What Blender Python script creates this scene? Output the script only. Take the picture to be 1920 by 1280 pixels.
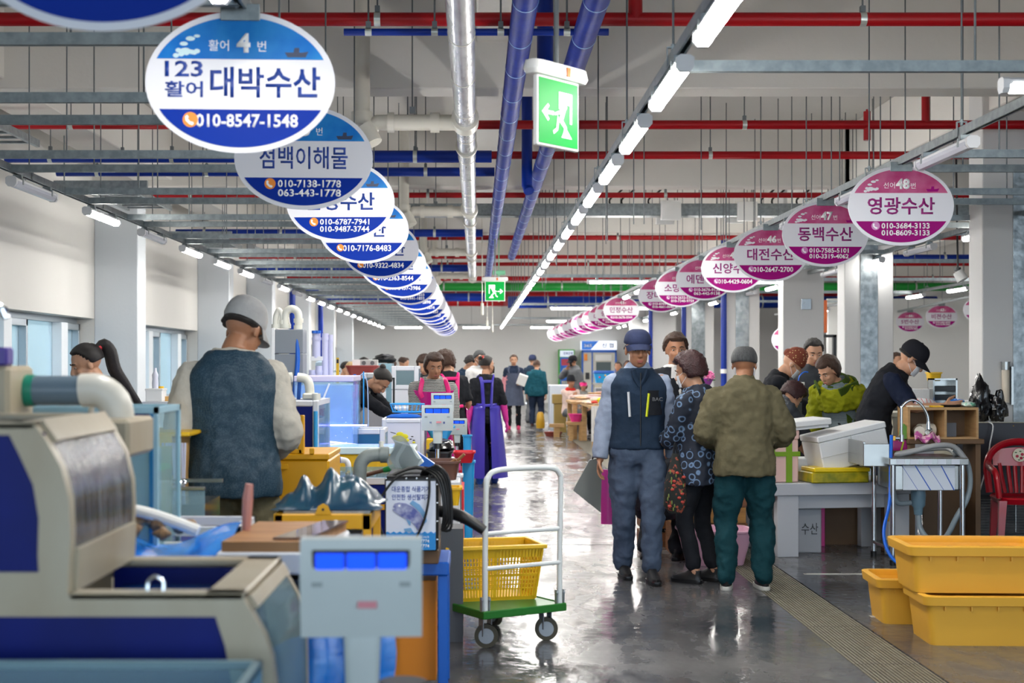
import bpy, bmesh, math, random
import numpy as np
from mathutils import Vector, Matrix, Euler, noise
R = math.radians
rnd = random.Random(7)
for o in list(bpy.data.objects): bpy.data.objects.remove(o)
S = bpy.context.scene
C = S.collection
FL = 2667.0; EYE = 1.475
# ---------------------------------------------------------------- camera
cam_d = bpy.data.cameras.new('camera'); cam = bpy.data.objects.new('camera', cam_d); C.objects.link(cam)
cam.location = (0, 0, EYE); cam.rotation_euler = (R(90), 0, 0)
cam_d.sensor_width = 36; cam_d.lens = 36*FL/1920
cam_d.shift_x = 67/1920; cam_d.shift_y = 42/1920
cam_d.clip_start = 0.05; cam_d.clip_end = 300
cam_d.dof.use_dof = True; cam_d.dof.focus_distance = 10.5; cam_d.dof.aperture_fstop = 3.2
S.camera = cam
# ---------------------------------------------------------------- world and exposure
W = bpy.data.worlds.new('overcast_sky'); S.world = W; W.use_nodes = True
bg = W.node_tree.nodes['Background']
bg.inputs[0].default_value = (0.72, 0.86, 1.0, 1); bg.inputs[1].default_value = 2.0
S.view_settings.view_transform = 'Standard'; S.view_settings.look = 'None'
S.view_settings.exposure = 1.05; S.view_settings.gamma = 1.0; S.view_settings.use_curve_mapping = False
S.cycles.use_denoising = True
S.cycles.max_bounces = 7; S.cycles.diffuse_bounces = 4; S.cycles.glossy_bounces = 3
S.cycles.transmission_bounces = 4; S.cycles.transparent_max_bounces = 10
S.cycles.caustics_reflective = False; S.cycles.caustics_refractive = False
S.cycles.sample_clamp_indirect = 6.0
LAMP_POWER = 46.0
# ---------------------------------------------------------------- materials
def lin(c):
    return tuple((v/255/12.92 if v/255 <= .04045 else ((v/255+.055)/1.055)**2.4) for v in c)
_m = {}
def M(name, col=(200,200,200), rough=.5, metal=0, bump=0, bs=40, var=0, vs=6, emit=0, alpha=1, trans=0, coat=0, spec=.5, rvar=0, stretch=None, col2=None, edge=None):
    """principled material; var mixes in noise towards col2 (or a darker tone)"""
    if name in _m: return _m[name]
    m = bpy.data.materials.new(name); m.use_nodes = True
    nt = m.node_tree; b = nt.nodes['Principled BSDF']
    c = lin(col)
    b.inputs['Base Color'].default_value = (*c, 1)
    b.inputs['Roughness'].default_value = rough
    b.inputs['Metallic'].default_value = metal
    b.inputs['Specular IOR Level'].default_value = spec
    b.inputs['Alpha'].default_value = alpha
    b.inputs['Transmission Weight'].default_value = trans
    b.inputs['Coat Weight'].default_value = coat
    if emit:
        b.inputs['Emission Color'].default_value = (*c, 1); b.inputs['Emission Strength'].default_value = emit
    tc = nt.nodes.new('ShaderNodeTexCoord'); src = tc.outputs['Object']
    if stretch:
        mp = nt.nodes.new('ShaderNodeMapping'); mp.inputs['Scale'].default_value = stretch
        nt.links.new(src, mp.inputs[0]); src = mp.outputs[0]
    if var:
        n = nt.nodes.new('ShaderNodeTexNoise'); n.inputs['Scale'].default_value = vs; n.inputs['Detail'].default_value = 5
        nt.links.new(src, n.inputs['Vector'])
        rp = nt.nodes.new('ShaderNodeMapRange'); rp.inputs[1].default_value = edge[0] if edge else .35; rp.inputs[2].default_value = edge[1] if edge else .65
        rp.inputs[4].default_value = var; nt.links.new(n.outputs['Fac'], rp.inputs[0])
        mx = nt.nodes.new('ShaderNodeMix'); mx.data_type = 'RGBA'
        c2 = lin(col2) if col2 else tuple(v*.35 for v in c)
        mx.inputs['A'].default_value = (*c, 1); mx.inputs['B'].default_value = (*c2, 1)
        nt.links.new(rp.outputs[0], mx.inputs['Factor']); nt.links.new(mx.outputs['Result'], b.inputs['Base Color'])
        if rvar:
            r2 = nt.nodes.new('ShaderNodeMapRange'); r2.inputs[1].default_value = .4; r2.inputs[2].default_value = .62
            r2.inputs[3].default_value = rough; r2.inputs[4].default_value = rough+rvar
            nt.links.new(n.outputs['Fac'], r2.inputs[0]); nt.links.new(r2.outputs[0], b.inputs['Roughness'])
    if bump:
        n2 = nt.nodes.new('ShaderNodeTexNoise'); n2.inputs['Scale'].default_value = bs; n2.inputs['Detail'].default_value = 4
        nt.links.new(src, n2.inputs['Vector'])
        bp = nt.nodes.new('ShaderNodeBump'); bp.inputs['Strength'].default_value = bump; bp.inputs['Distance'].default_value = .01
        nt.links.new(n2.outputs['Fac'], bp.inputs['Height']); nt.links.new(bp.outputs[0], b.inputs['Normal'])
    _m[name] = m
    return m
def Mpat(name, kind, ca, cb, scale=40, rough=.7, thr=.5, axis='Z'):
    """two-colour woven, striped, dotted or ringed cloth"""
    m = M(name, ca, rough=rough); nt = m.node_tree; b = nt.nodes['Principled BSDF']
    tc = nt.nodes.new('ShaderNodeTexCoord')
    mx = nt.nodes.new('ShaderNodeMix'); mx.data_type = 'RGBA'
    mx.inputs['A'].default_value = (*lin(ca), 1); mx.inputs['B'].default_value = (*lin(cb), 1)
    mr = nt.nodes.new('ShaderNodeMapRange')
    if kind == 'stripe':
        t = nt.nodes.new('ShaderNodeTexWave'); t.bands_direction = axis; t.inputs['Scale'].default_value = scale; t.inputs['Distortion'].default_value = 1.2
        out = t.outputs['Fac']; mr.inputs[1].default_value = thr-.06; mr.inputs[2].default_value = thr+.06
    elif kind == 'dots':
        t = nt.nodes.new('ShaderNodeTexVoronoi'); t.inputs['Scale'].default_value = scale; t.inputs['Randomness'].default_value = .5
        out = t.outputs['Distance']; mr.inputs[1].default_value = thr+.03; mr.inputs[2].default_value = thr-.03
    elif kind == 'rings':
        t = nt.nodes.new('ShaderNodeTexVoronoi'); t.inputs['Scale'].default_value = scale; t.inputs['Randomness'].default_value = .6
        s = nt.nodes.new('ShaderNodeMath'); s.operation = 'SUBTRACT'; s.inputs[1].default_value = thr
        a = nt.nodes.new('ShaderNodeMath'); a.operation = 'ABSOLUTE'
        nt.links.new(t.outputs['Distance'], s.inputs[0]); nt.links.new(s.outputs[0], a.inputs[0])
        out = a.outputs[0]; mr.inputs[1].default_value = .09; mr.inputs[2].default_value = .0
    elif kind == 'blotch':
        t = nt.nodes.new('ShaderNodeTexNoise'); t.inputs['Scale'].default_value = scale; t.inputs['Detail'].default_value = 3
        out = t.outputs['Fac']; mr.inputs[1].default_value = thr-.03; mr.inputs[2].default_value = thr+.03
    nt.links.new(tc.outputs['Object'], t.inputs['Vector'])
    nt.links.new(out, mr.inputs[0]); nt.links.new(mr.outputs[0], mx.inputs['Factor'])
    nt.links.new(mx.outputs['Result'], b.inputs['Base Color'])
    return m
def Mglass(name, tint=(200,225,235), rough=.05, clear=.75):
    """thin sheet: part transparent, part glossy"""
    if name in _m: return _m[name]
    m = bpy.data.materials.new(name); m.use_nodes = True; nt = m.node_tree
    b = nt.nodes['Principled BSDF']; out = nt.nodes['Material Output']
    b.inputs['Base Color'].default_value = (*lin(tint), 1); b.inputs['Roughness'].default_value = rough
    t = nt.nodes.new('ShaderNodeBsdfTransparent'); t.inputs[0].default_value = (*[min(1, .3+.7*v) for v in lin(tint)], 1)
    mx = nt.nodes.new('ShaderNodeMixShader'); mx.inputs[0].default_value = clear
    nt.links.new(b.outputs[0], mx.inputs[1]); nt.links.new(t.outputs[0], mx.inputs[2]); nt.links.new(mx.outputs[0], out.inputs[0])
    _m[name] = m
    return m
def plain(name, col, rough=.5, **k): return M(name, col, rough, **k)
# ---------------------------------------------------------------- objects
ORD = ['nearest the camera','second from the camera','third from the camera','fourth from the camera','fifth from the camera','sixth from the camera','seventh from the camera','eighth from the camera','ninth from the camera','tenth from the camera']
def nth(k, far='in the far part'): return ORD[k] if 0 <= k < len(ORD) else far
def tag(o, label=None, cat=None, group=None, kind=None):
    if label: o['label'] = label
    if cat: o['category'] = cat
    if group: o['group'] = group
    if kind: o['kind'] = kind
    return o
_mats = {}
def thing(name, label, cat, loc=(0,0,0), rz=0, group=None):
    o = bpy.data.objects.new(name, None); C.objects.link(o)
    o.location = loc; o.rotation_euler = (0, 0, rz); o.empty_display_size = .1
    tag(o, label, cat, group)
    _mats[o.name] = Matrix.Translation(loc) @ Matrix.Rotation(rz, 4, 'Z')
    return o
def rot(rx=0, ry=0, rz=0): return Euler((rx, ry, rz)).to_matrix()
class MB:
    def __init__(s): s.v = []; s.f = []
    def add(s, vs, fs, T=None):
        n = len(s.v)
        s.v += [tuple(T @ Vector(p)) for p in vs] if T is not None else [tuple(p) for p in vs]
        s.f += [tuple(i+n for i in f) for f in fs]
        return s
    def bx(s, x0, y0, z0, x1, y1, z1, b=0, T=None):
        if x0 > x1: x0, x1 = x1, x0
        if y0 > y1: y0, y1 = y1, y0
        if z0 > z1: z0, z1 = z1, z0
        b = min(b, (x1-x0)/2.01, (y1-y0)/2.01, (z1-z0)/2.01)
        if b <= 0:
            vs = [(x, y, z) for z in (z0, z1) for y in (y0, y1) for x in (x0, x1)]
            fs = [(0,2,3,1),(4,5,7,6),(0,1,5,4),(2,6,7,3),(0,4,6,2),(1,3,7,5)]
            return s.add(vs, fs, T)
        lo = (x0, y0, z0); hi = (x1, y1, z1); vs = []; idx = {}
        for k in range(8):
            sg = ((k & 1), (k >> 1) & 1, (k >> 2) & 1)
            for a in range(3):
                p = [hi[i]-b if sg[i] else lo[i]+b for i in range(3)]
                p[a] = hi[a] if sg[a] else lo[a]
                idx[(k, a)] = len(vs); vs.append(tuple(p))
        fs = []
        def q(a, kk): fs.append(tuple(idx[(k, a)] for k in kk))
        q(0, (0,4,6,2)); q(0, (1,3,7,5)); q(1, (0,1,5,4)); q(1, (2,6,7,3)); q(2, (0,2,3,1)); q(2, (4,5,7,6))
        for a in range(3):
            o1, o2 = [i for i in range(3) if i != a]
            for k in range(8):
                if not (k >> a) & 1:
                    k2 = k | (1 << a)
                    par = ((k >> o1) & 1) ^ ((k >> o2) & 1) ^ (a == 1)
                    f = (idx[(k, o1)], idx[(k2, o1)], idx[(k2, o2)], idx[(k, o2)])
                    fs.append(f if par else f[::-1])
        for k in range(8):
            par = (k & 1) ^ ((k >> 1) & 1) ^ ((k >> 2) & 1)
            f = (idx[(k, 0)], idx[(k, 1)], idx[(k, 2)])
            fs.append(f if par else f[::-1])
        return s.add(vs, fs, T)
    def box(s, c, d, b=0, r=(0,0,0)):
        T = Matrix.Translation(c) @ Euler(r).to_matrix().to_4x4()
        return s.bx(-d[0]/2, -d[1]/2, -d[2]/2, d[0]/2, d[1]/2, d[2]/2, b, T)
    def loft(s, rings, cap=True, closed=True):
        n = len(rings[0]); base = len(s.v)
        for r in rings: s.v += [tuple(p) for p in r]
        m = n if closed else n-1
        for i in range(len(rings)-1):
            a = base+i*n; b = a+n
            for j in range(m):
                k = (j+1) % n
                s.f.append((a+j, a+k, b+k, b+j))
        if cap and closed:
            s.f.append(tuple(base+j for j in reversed(range(n))))
            s.f.append(tuple(base+(len(rings)-1)*n+j for j in range(n)))
        return s
    def tube(s, pts, r=.01, n=8, cap=True, flat=1.0, smoothpath=0):
        pts = [Vector(p) for p in pts]
        if smoothpath: pts, r = spline(pts, smoothpath, r)
        if not isinstance(r, (list, tuple)): r = [r]*len(pts)
        u = None; rings = []
        for i, p in enumerate(pts):
            t = (pts[min(i+1, len(pts)-1)]-pts[max(i-1, 0)])
            t = t.normalized() if t.length > 1e-9 else Vector((0, 0, 1))
            if u is None:
                u = t.orthogonal().normalized()
                if abs(t.z) < .9: u = (Vector((0, 0, 1)) - t*t.z).normalized()
            else:
                u = u - t*u.dot(t); u = u.normalized() if u.length > 1e-6 else t.orthogonal().normalized()
            w = t.cross(u)
            rings.append([p+(u*math.cos(2*math.pi*j/n)*flat+w*math.sin(2*math.pi*j/n))*r[i] for j in range(n)])
        return s.loft(rings, cap)
    def cyl(s, p0, p1, r0=.01, r1=None, n=12): return s.tube([p0, p1], [r0, r0 if r1 is None else r1], n)
    def lathe(s, prof, c=(0,0,0), n=20, sx=1, sy=1, cap=True):
        rings = [[(c[0]+r*sx*math.cos(2*math.pi*j/n), c[1]+r*sy*math.sin(2*math.pi*j/n), c[2]+z) for j in range(n)] for r, z in prof]
        return s.loft(rings, cap)
    def rbox_lathe(s, prof, c=(0,0,0), e=.35, n=24, cap=True):
        """rings of a rounded rectangle; prof = (half_x, half_y, z)"""
        rings = []
        for hx, hy, z in prof:
            ring = []
            for j in range(n):
                a = 2*math.pi*(j+.5)/n; ca, sa = math.cos(a), math.sin(a)
                ring.append((c[0]+hx*math.copysign(abs(ca)**e, ca), c[1]+hy*math.copysign(abs(sa)**e, sa), c[2]+z))
            rings.append(ring)
        return s.loft(rings, cap)
    def ell(s, c, r, nu=12, nv=8, T=None):
        vs = [(0, 0, -1)]; fs = []
        for i in range(1, nv):
            a = -math.pi/2+math.pi*i/nv
            for j in range(nu):
                b = 2*math.pi*j/nu; vs.append((math.cos(a)*math.cos(b), math.cos(a)*math.sin(b), math.sin(a)))
        vs.append((0, 0, 1))
        for j in range(nu): fs.append((0, 1+(j+1) % nu, 1+j))
        for i in range(nv-2):
            for j in range(nu):
                a = 1+i*nu; fs.append((a+j, a+(j+1) % nu, a+nu+(j+1) % nu, a+nu+j))
        a = 1+(nv-2)*nu
        for j in range(nu): fs.append((a+j, a+(j+1) % nu, len(vs)-1))
        Q = Matrix.Translation(c) @ (T.to_4x4() if T is not None else Matrix()) @ Matrix.Diagonal((r[0], r[1], r[2], 1))
        return s.add(vs, fs, Q)
    def prism(s, poly, axis, lo, hi, T=None):
        """poly in the two other axes, pushed along axis"""
        n = len(poly)
        def p3(p, h):
            return {'x': (h, p[0], p[1]), 'y': (p[0], h, p[1]), 'z': (p[0], p[1], h)}[axis]
        vs = [p3(p, lo) for p in poly]+[p3(p, hi) for p in poly]
        fs = [tuple(range(n)), tuple(reversed(range(n, 2*n)))]
        for j in range(n):
            k = (j+1) % n; fs.append((j, n+j, n+k, k))
        return s.add(vs, fs, T)
    def sheet(s, fn, nu, nv, th=.002):
        """fn(u,v)->point; a thin double sided sheet"""
        P = [[Vector(fn(i/nu, j/nv)) for i in range(nu+1)] for j in range(nv+1)]
        def nrm(j, i):
            du = P[j][min(i+1, nu)]-P[j][max(i-1, 0)]; dv = P[min(j+1, nv)][i]-P[max(j-1, 0)][i]
            w = du.cross(dv); return w.normalized() if w.length > 1e-12 else Vector((0, 0, 1))
        base = len(s.v); N = (nu+1)*(nv+1)
        for sg in (.5, -.5):
            for j in range(nv+1):
                for i in range(nu+1): s.v.append(tuple(P[j][i]+nrm(j, i)*th*sg))
        w = nu+1
        for j in range(nv):
            for i in range(nu):
                a = base+j*w+i; s.f.append((a, a+1, a+w+1, a+w)); b = a+N; s.f.append((b, b+w, b+w+1, b+1))
        rim = [(0, i) for i in range(nu)]+[(j, nu) for j in range(nv)]+[(nv, i) for i in range(nu, 0, -1)]+[(j, 0) for j in range(nv, 0, -1)]
        for k in range(len(rim)):
            a = base+rim[k][0]*w+rim[k][1]; j2 = rim[(k+1) % len(rim)]; b = base+j2[0]*w+j2[1]
            s.f.append((a, a+N, b+N, b))
        return s
    def mesh(s, name):
        me = bpy.data.meshes.new(name); me.from_pydata(s.v, [], s.f)
        return me
    def build(s, name, mat, parent=None, world=False, smooth=True, angle=35, label=None, fix=True):
        me = s.mesh(name)
        if world and parent is not None:
            r = parent
            while r.parent is not None: r = r.parent
            me.transform(_mats[r.name].inverted())
        if fix:
            b = bmesh.new(); b.from_mesh(me); bmesh.ops.recalc_face_normals(b, faces=b.faces); b.to_mesh(me); b.free()
        if smooth:
            me.polygons.foreach_set('use_smooth', [True]*len(me.polygons)); me.set_sharp_from_angle(angle=R(angle))
        if mat: me.materials.append(mat)
        return inst(name, me, parent, label=label)
def inst(name, me, parent=None, loc=None, rz=0, label=None):
    o = bpy.data.objects.new(name, me); C.objects.link(o)
    if parent is not None: o.parent = parent
    if loc is not None: o.location = loc
    if rz: o.rotation_euler = (0, 0, rz)
    if label: o['label'] = label
    return o
def spline(pts, k, r=None):
    P = [pts[0]]+list(pts)+[pts[-1]]; out = []; ro = []
    rl = r if isinstance(r, (list, tuple)) else None
    for i in range(1, len(P)-2):
        for q in range(k):
            t = q/k; a, b, c, d = P[i-1:i+3]
            out.append(.5*((2*b)+(c-a)*t+(2*a-5*b+4*c-d)*t*t+(3*b-a-3*c+d)*t**3))
            if rl: ro.append(rl[i-1]*(1-t)+rl[min(i, len(rl)-1)]*t)
    out.append(P[-1])
    if rl: ro.append(rl[-1])
    return out, (ro if rl else r)
def children(o): return [c for c in bpy.data.objects if c.parent == o]
def copy_tree(o, parent=None, kids=None):
    c = o.copy(); C.objects.link(c); c.parent = parent
    for ch in (kids or KIDS).get(o.name, []): copy_tree(ch, c, kids)
    return c
KIDS = {}
def kidmap():
    KIDS.clear()
    for o in bpy.data.objects:
        if o.parent: KIDS.setdefault(o.parent.name, []).append(o)
def dup(o, loc, rz=None, label=None, group=None):
    c = copy_tree(o); c.location = loc
    if rz is not None: c.rotation_euler = (0, 0, rz)
    if label: c['label'] = label
    if group: c['group'] = group
    _mats[c.name] = Matrix.Translation(loc) @ Matrix.Rotation(c.rotation_euler.z, 4, 'Z')
    return c
def struct(name, mb, mat, parent=None, **k):
    o = mb.build(name, mat, parent, **k)
    if parent is None: o['kind'] = 'structure'
    return o
def single(name, mb, mat, label, cat, group=None, loc=None, **k):
    """a thing that is one mesh; verts are given in world space"""
    o = mb.build(name, mat, None, **k); tag(o, label, cat, group)
    return o
# ---------------------------------------------------------------- lettering
WS = bpy.data.scenes.new('workbench')
def evaluated(o):
    WS.collection.objects.link(o)
    with bpy.context.temp_override(scene=WS, view_layer=WS.view_layers[0]):
        dg = bpy.context.evaluated_depsgraph_get(); return bpy.data.meshes.new_from_object(o.evaluated_get(dg))
_txt = {}
def text_mesh(body, w=None, h=None, bold=0.0, ex=.0006, align='c', shear=0):
    """flat lettering in the XZ plane that reads from -Y, fitted to w x h, centred"""
    key = (body, w, h, bold, align)
    if key in _txt: return _txt[key]
    cu = bpy.data.curves.new('lettering', 'FONT'); cu.body = body; cu.size = 1; cu.offset = bold; cu.extrude = 0; cu.resolution_u = 2; cu.shear = shear
    o = bpy.data.objects.new('t', cu)
    me = evaluated(o); bpy.data.objects.remove(o)
    n = len(me.vertices)
    co = np.empty(n*3); me.vertices.foreach_get('co', co); co = co.reshape(-1, 3)
    lo = co.min(0); hi = co.max(0); sz = hi-lo
    sx = sy = 1
    if h: sy = h/sz[1]; sx = sy
    if w: sx = w/sz[0]; sy = sy if h else sx
    cx = (lo[0]+hi[0])/2 if align == 'c' else lo[0]
    out = np.zeros_like(co); out[:, 0] = (co[:, 0]-cx)*sx; out[:, 2] = (co[:, 1]-(lo[1]+hi[1])/2)*sy; out[:, 1] = 0
    me.vertices.foreach_set('co', out.ravel()); me.materials.clear()
    b = bmesh.new(); b.from_mesh(me)
    bmesh.ops.remove_doubles(b, verts=b.verts, dist=1e-5)
    r = bmesh.ops.extrude_face_region(b, geom=b.faces[:])
    bmesh.ops.translate(b, verts=[e for e in r['geom'] if isinstance(e, bmesh.types.BMVert)], vec=(0, -ex, 0))
    bmesh.ops.recalc_face_normals(b, faces=b.faces)
    b.to_mesh(me); b.free()
    _txt[key] = me
    return me
def text(name, body, mat, parent, loc, w=None, h=None, bold=0.0, align='c', rz=0):
    me = text_mesh(body, w, h, bold, align=align)
    if not me.materials: me.materials.append(mat)
    elif me.materials[0] != mat:
        me = me.copy(); me.materials[0] = mat
    return inst(name, me, parent, loc, rz)
# ================================================================ the hall
wall_m = M('wall_paint', (214,212,208), .6, bump=.12, bs=30, var=.10, vs=1.2, col2=(190,188,184))
ceil_m = M('ceiling_paint', (208,205,200), .8, bump=.3, bs=14, var=.2, vs=.8, col2=(184,180,174))
beam_m = M('beam_paint', (222,219,214), .75, bump=.25, bs=18, var=.15, vs=.9, col2=(204,200,194))
galv = M('galvanised_steel', (150,158,160), .38, metal=.75, var=.5, vs=22, col2=(105,112,116), bump=.1, bs=30)
alu = M('aluminium_frame', (178,188,196), .35, metal=.6)
white_post = M('white_post', (228,234,240), .45)
chrome = M('chrome', (215,220,225), .12, metal=1)
steel = M('stainless_steel', (170,172,170), .25, metal=.9, var=.3, vs=8, col2=(130,132,130))
black_p = M('black_plastic', (22,23,26), .35)
white_p = M('white_plastic', (232,232,230), .35)
rod_m = M('zinc_rod', (110,115,118), .45, metal=.7)
YB = -7.0; YF = 54.0; XL = -4.85; XR = 14.0
# wet floor
fm = bpy.data.materials.new('wet_concrete'); fm.use_nodes = True
nt = fm.node_tree; b = nt.nodes['Principled BSDF']
tc = nt.nodes.new('ShaderNodeTexCoord')
n1 = nt.nodes.new('ShaderNodeTexNoise'); n1.inputs['Scale'].default_value = .8; n1.inputs['Detail'].default_value = 6
n2 = nt.nodes.new('ShaderNodeTexNoise'); n2.inputs['Scale'].default_value = 7; n2.inputs['Detail'].default_value = 5
mp = nt.nodes.new('ShaderNodeMapping'); mp.inputs['Scale'].default_value = (1, .45, 1)
nt.links.new(tc.outputs['Object'], n1.inputs['Vector']); nt.links.new(tc.outputs['Object'], mp.inputs[0]); nt.links.new(mp.outputs[0], n2.inputs['Vector'])
cr = nt.nodes.new('ShaderNodeValToRGB'); cr.color_ramp.elements[0].position = .3; cr.color_ramp.elements[1].position = .72
cr.color_ramp.elements[0].color = (*lin((54,56,62)), 1); cr.color_ramp.elements[1].color = (*lin((106,105,105)), 1)
nt.links.new(n1.outputs['Fac'], cr.inputs[0]); nt.links.new(cr.outputs[0], b.inputs['Base Color'])
ad = nt.nodes.new('ShaderNodeMath'); ad.operation = 'ADD'; nt.links.new(n1.outputs['Fac'], ad.inputs[0]); nt.links.new(n2.outputs['Fac'], ad.inputs[1])
rr = nt.nodes.new('ShaderNodeMapRange'); rr.inputs[1].default_value = .85; rr.inputs[2].default_value = 1.25; rr.inputs[3].default_value = .12; rr.inputs[4].default_value = .40
nt.links.new(ad.outputs[0], rr.inputs[0]); nt.links.new(rr.outputs[0], b.inputs['Roughness'])
n3 = nt.nodes.new('ShaderNodeTexNoise'); n3.inputs['Scale'].default_value = 11; n3.inputs['Detail'].default_value = 3
nt.links.new(tc.outputs['Object'], n3.inputs['Vector'])
bp = nt.nodes.new('ShaderNodeBump'); bp.inputs['Strength'].default_value = .2; bp.inputs['Distance'].default_value = .02
nt.links.new(n3.outputs['Fac'], bp.inputs['Height']); nt.links.new(bp.outputs[0], b.inputs['Normal'])
b.inputs['Specular IOR Level'].default_value = .36; b.inputs['Coat Weight'].default_value = .12; b.inputs['Coat Roughness'].default_value = .06
DR = ((-.56, -.24), (1.85, 2.19))         # drain channels run down both sides of the aisle
f = MB()
xs = [-5.4, DR[0][0], DR[0][1], DR[1][0], DR[1][1], XR+.2]
for a, c in ((xs[0], xs[1]), (xs[2], xs[3]), (xs[4], xs[5])): f.bx(a, YB, -.2, c, YF+.2, 0)
f.bx(xs[1], YB, -.2, xs[2], YF+.2, -.045); f.bx(xs[3], YB, -.2, xs[4], YF+.2, -.045)
floor = struct('floor', f, fm, smooth=False)
grate_m = M('drain_grate', (150,146,132), .45, metal=.35, var=.4, vs=14, col2=(96,90,78), bump=.2, bs=60)
gm = MB()
for k in range(17): gm.bx(.006+k*.0195, 0, -.028, .006+k*.0195+.010, .99, 0.0)
for k in range(5): gm.bx(0, .05+k*.22, -.04, .34, .065+k*.22, -.008)
gme = gm.mesh('drain_grate'); gme.materials.append(grate_m)
for (a, c) in DR:
    sg = (c-a)/.34
    for y in range(4, 34):
        o = inst('drain_grate', gme, floor, (a, y, 0)); o.scale.x = sg
lm = M('floor_line', (190,190,186), .5, var=.4, vs=9, col2=(120,120,118))
for y in (8.28, 9.96, 13.3): struct('floor_line', MB().bx(2.3, y, 0, 4.6, y+.05, .002), lm, floor)
jm = M('floor_joint', (45,46,48), .5)
for y in (11.6, 18.0, 24.4): struct('floor_joint', MB().bx(-.2, y, -.01, 1.85, y+.02, .0012), jm, floor)
# side walls
pil = [-1.2, 5.2, 11.6, 18.06, 24.75, 30.0, 36.6, 43, 49.4]
wl = MB()
wl.bx(XL-.45, YB, 2.05, XL, YF, 4.6)
wl.bx(XL-.45, YB, 0, XL, YF, .92)
for y in pil: wl.bx(XL-.45, y, .92, XL+.001, y+.42, 2.05)
struct('wall_left', wl, wall_m, smooth=False)
pm = M('pilaster_paint', (206,212,218), .6, bump=.1, bs=30)
for i, y in enumerate(pil): struct('trim_%d' % (i+1), MB().bx(XL, y, 0, -4.3, y+.45, 4.5, .008), pm)
struct('wall_right', MB().bx(XR, YB, 0, XR+.2, YF, 4.6), M('wall_white', (232,232,230), .6), smooth=False)
struct('wall_far', MB().bx(XL-.5, YF, 0, XR+.2, YF+.2, 4.6), M('wall_far_paint', (220,219,218), .6, bump=.1, bs=20), smooth=False)
struct('wall_back', MB().bx(9.3, 37.6, 0, XR, 37.8, 3.2), M('wall_white', (232,232,230)), smooth=False)
struct('ceiling', MB().bx(XL-.5, YB, 4.5, XR+.2, YF+.2, 4.7), ceil_m, smooth=False)
for k in range(8):
    y = 5.2+6.4*k
    struct('ceiling_beam', MB().bx(XL-.5, y, 3.72, XR, y+.36, 4.5, .01), beam_m)
for x0, x1, z in ((-4.35, -3.85, 3.8), (4.72, 5.2, 3.8), (.0, .35, 4.1), (9.2, 9.6, 3.9)):
    struct('ceiling_beam', MB().bx(x0, YB, z, x1, YF, 4.5, .01), beam_m)
# windows of the left side: glass pane, white post, narrow casement in turn
win_glass = Mglass('window_glass', (214,232,240), .25, .55)
dark_gasket = M('gasket', (60,64,70), .5)
XW = -5.12
wn = 0
for i in range(len(pil)-1):
    y0, y1 = pil[i]+.42, pil[i+1]
    if y1 < 6: continue
    wn += 1
    root = struct('window_%d' % wn, MB().bx(XW-.05, y0, .92, XW+.05, y1, .98).bx(XW-.05, y0, 1.98, XW+.05, y1, 2.05), alu)
    y = y1
    k = 0
    while y > y0+.3:
        a = max(y-.64, y0)      # casement
        s = MB()
        for (p, q, zz0, zz1) in ((a, a+.06, .98, 1.98), (y-.06, y, .98, 1.98), (a, y, .98, 1.05), (a, y, 1.9, 1.98)):
            s.bx(XW-.03, p, zz0, XW+.09, q, zz1, .004)
        s.build('casement_frame', alu, root)
        MB().bx(XW-.005, a+.06, 1.05, XW+.005, y-.06, 1.9).build('window_pane', win_glass, root)
        if y-.64 > y0:
            MB().bx(XW-.05, y-.9, .98, XW+.12, y-.64, 1.98, .005).build('window_post', white_post, root)
        b0 = max(y-2.1, y0)
        if y-.9 > b0+.1:
            MB().bx(XW-.004, b0, .98, XW+.004, y-.9, 1.98).build('window_pane', win_glass, root)
            MB().bx(XW-.02, b0, .98, XW+.05, b0+.04, 1.98).build('window_mullion', dark_gasket, root)
        y -= 2.1
# what stands outside the windows
struct('wall_outside', MB().bx(-9.4, YB, -1, -9.2, YF+6, 3.4), M('outside_panel', (205,222,216), .7, var=.4, vs=1.2, col2=(180,205,214)), smooth=False)
struct('ground_outside', MB().bx(-30, -30, -.6, -5.3, 70, -.4).bx(-30, -40, -.6, 40, YB, -.21), M('outside_ground', (150,150,145), .8), smooth=False)
# square columns between the aisle and the right hand side
col_m = M('column_paint', (206,206,206), .55, bump=.08, bs=30)
gal_sheet = M('column_guard', (150,156,158), .3, metal=.7, var=.75, vs=13, col2=(96,103,106), bump=.5, bs=9)
bluepipe_m = M('blue_pipe', (4,44,140), .38, spec=.3)
for i, (y, guard, pipe, x1) in enumerate(((13.1, (.28, .72), 0, 5.3), (18.0, (.20, .42), 0, 5.28), (21.6, None, 0, 5.28), (26.5, (.17, .42), 1, 5.28), (31.6, (.12, .42), 1, 5.28), (37.6, None, 1, 5.28), (43.0, None, 0, 5.28), (6.6, None, 0, 5.3))):
    c = struct('column_%d' % (i+1), MB().bx(4.66, y, 0, x1, y+.36, 4.5, .008), col_m)
    if guard:
        MB().bx(4.66+guard[0], y-.012, 0, 4.66+guard[1], y-.001, 3.3, .002).build('steel_guard', gal_sheet, c)
    if pipe:
        p = MB(); p.tube([(4.6, y-.06, 0), (4.6, y-.06, 4.4)], .055, 12); p.build('down_pipe', bluepipe_m, c)
        MB().tube([(4.6, y-.06, 1.3), (4.6, y-.06, 1.38)], .062, 12).build('pipe_collar', white_p, c)
for (x, y) in ((-4.2, 32.5), (-4.18, 38.2)):
    p = single('down_pipe', MB().tube([(x, y, 0), (x, y, 3.1), (x+.08, y, 3.2), (x+.6, y, 3.2)], .07, 12), bluepipe_m,
           'blue drain pipe running down the left wall, %s of the two' % ('nearer' if y < 35 else 'farther'), 'pipe')
    MB().tube([(x, y, 1.5), (x, y, 1.56)], .08, 12).build('pipe_collar', white_p, p)
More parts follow.
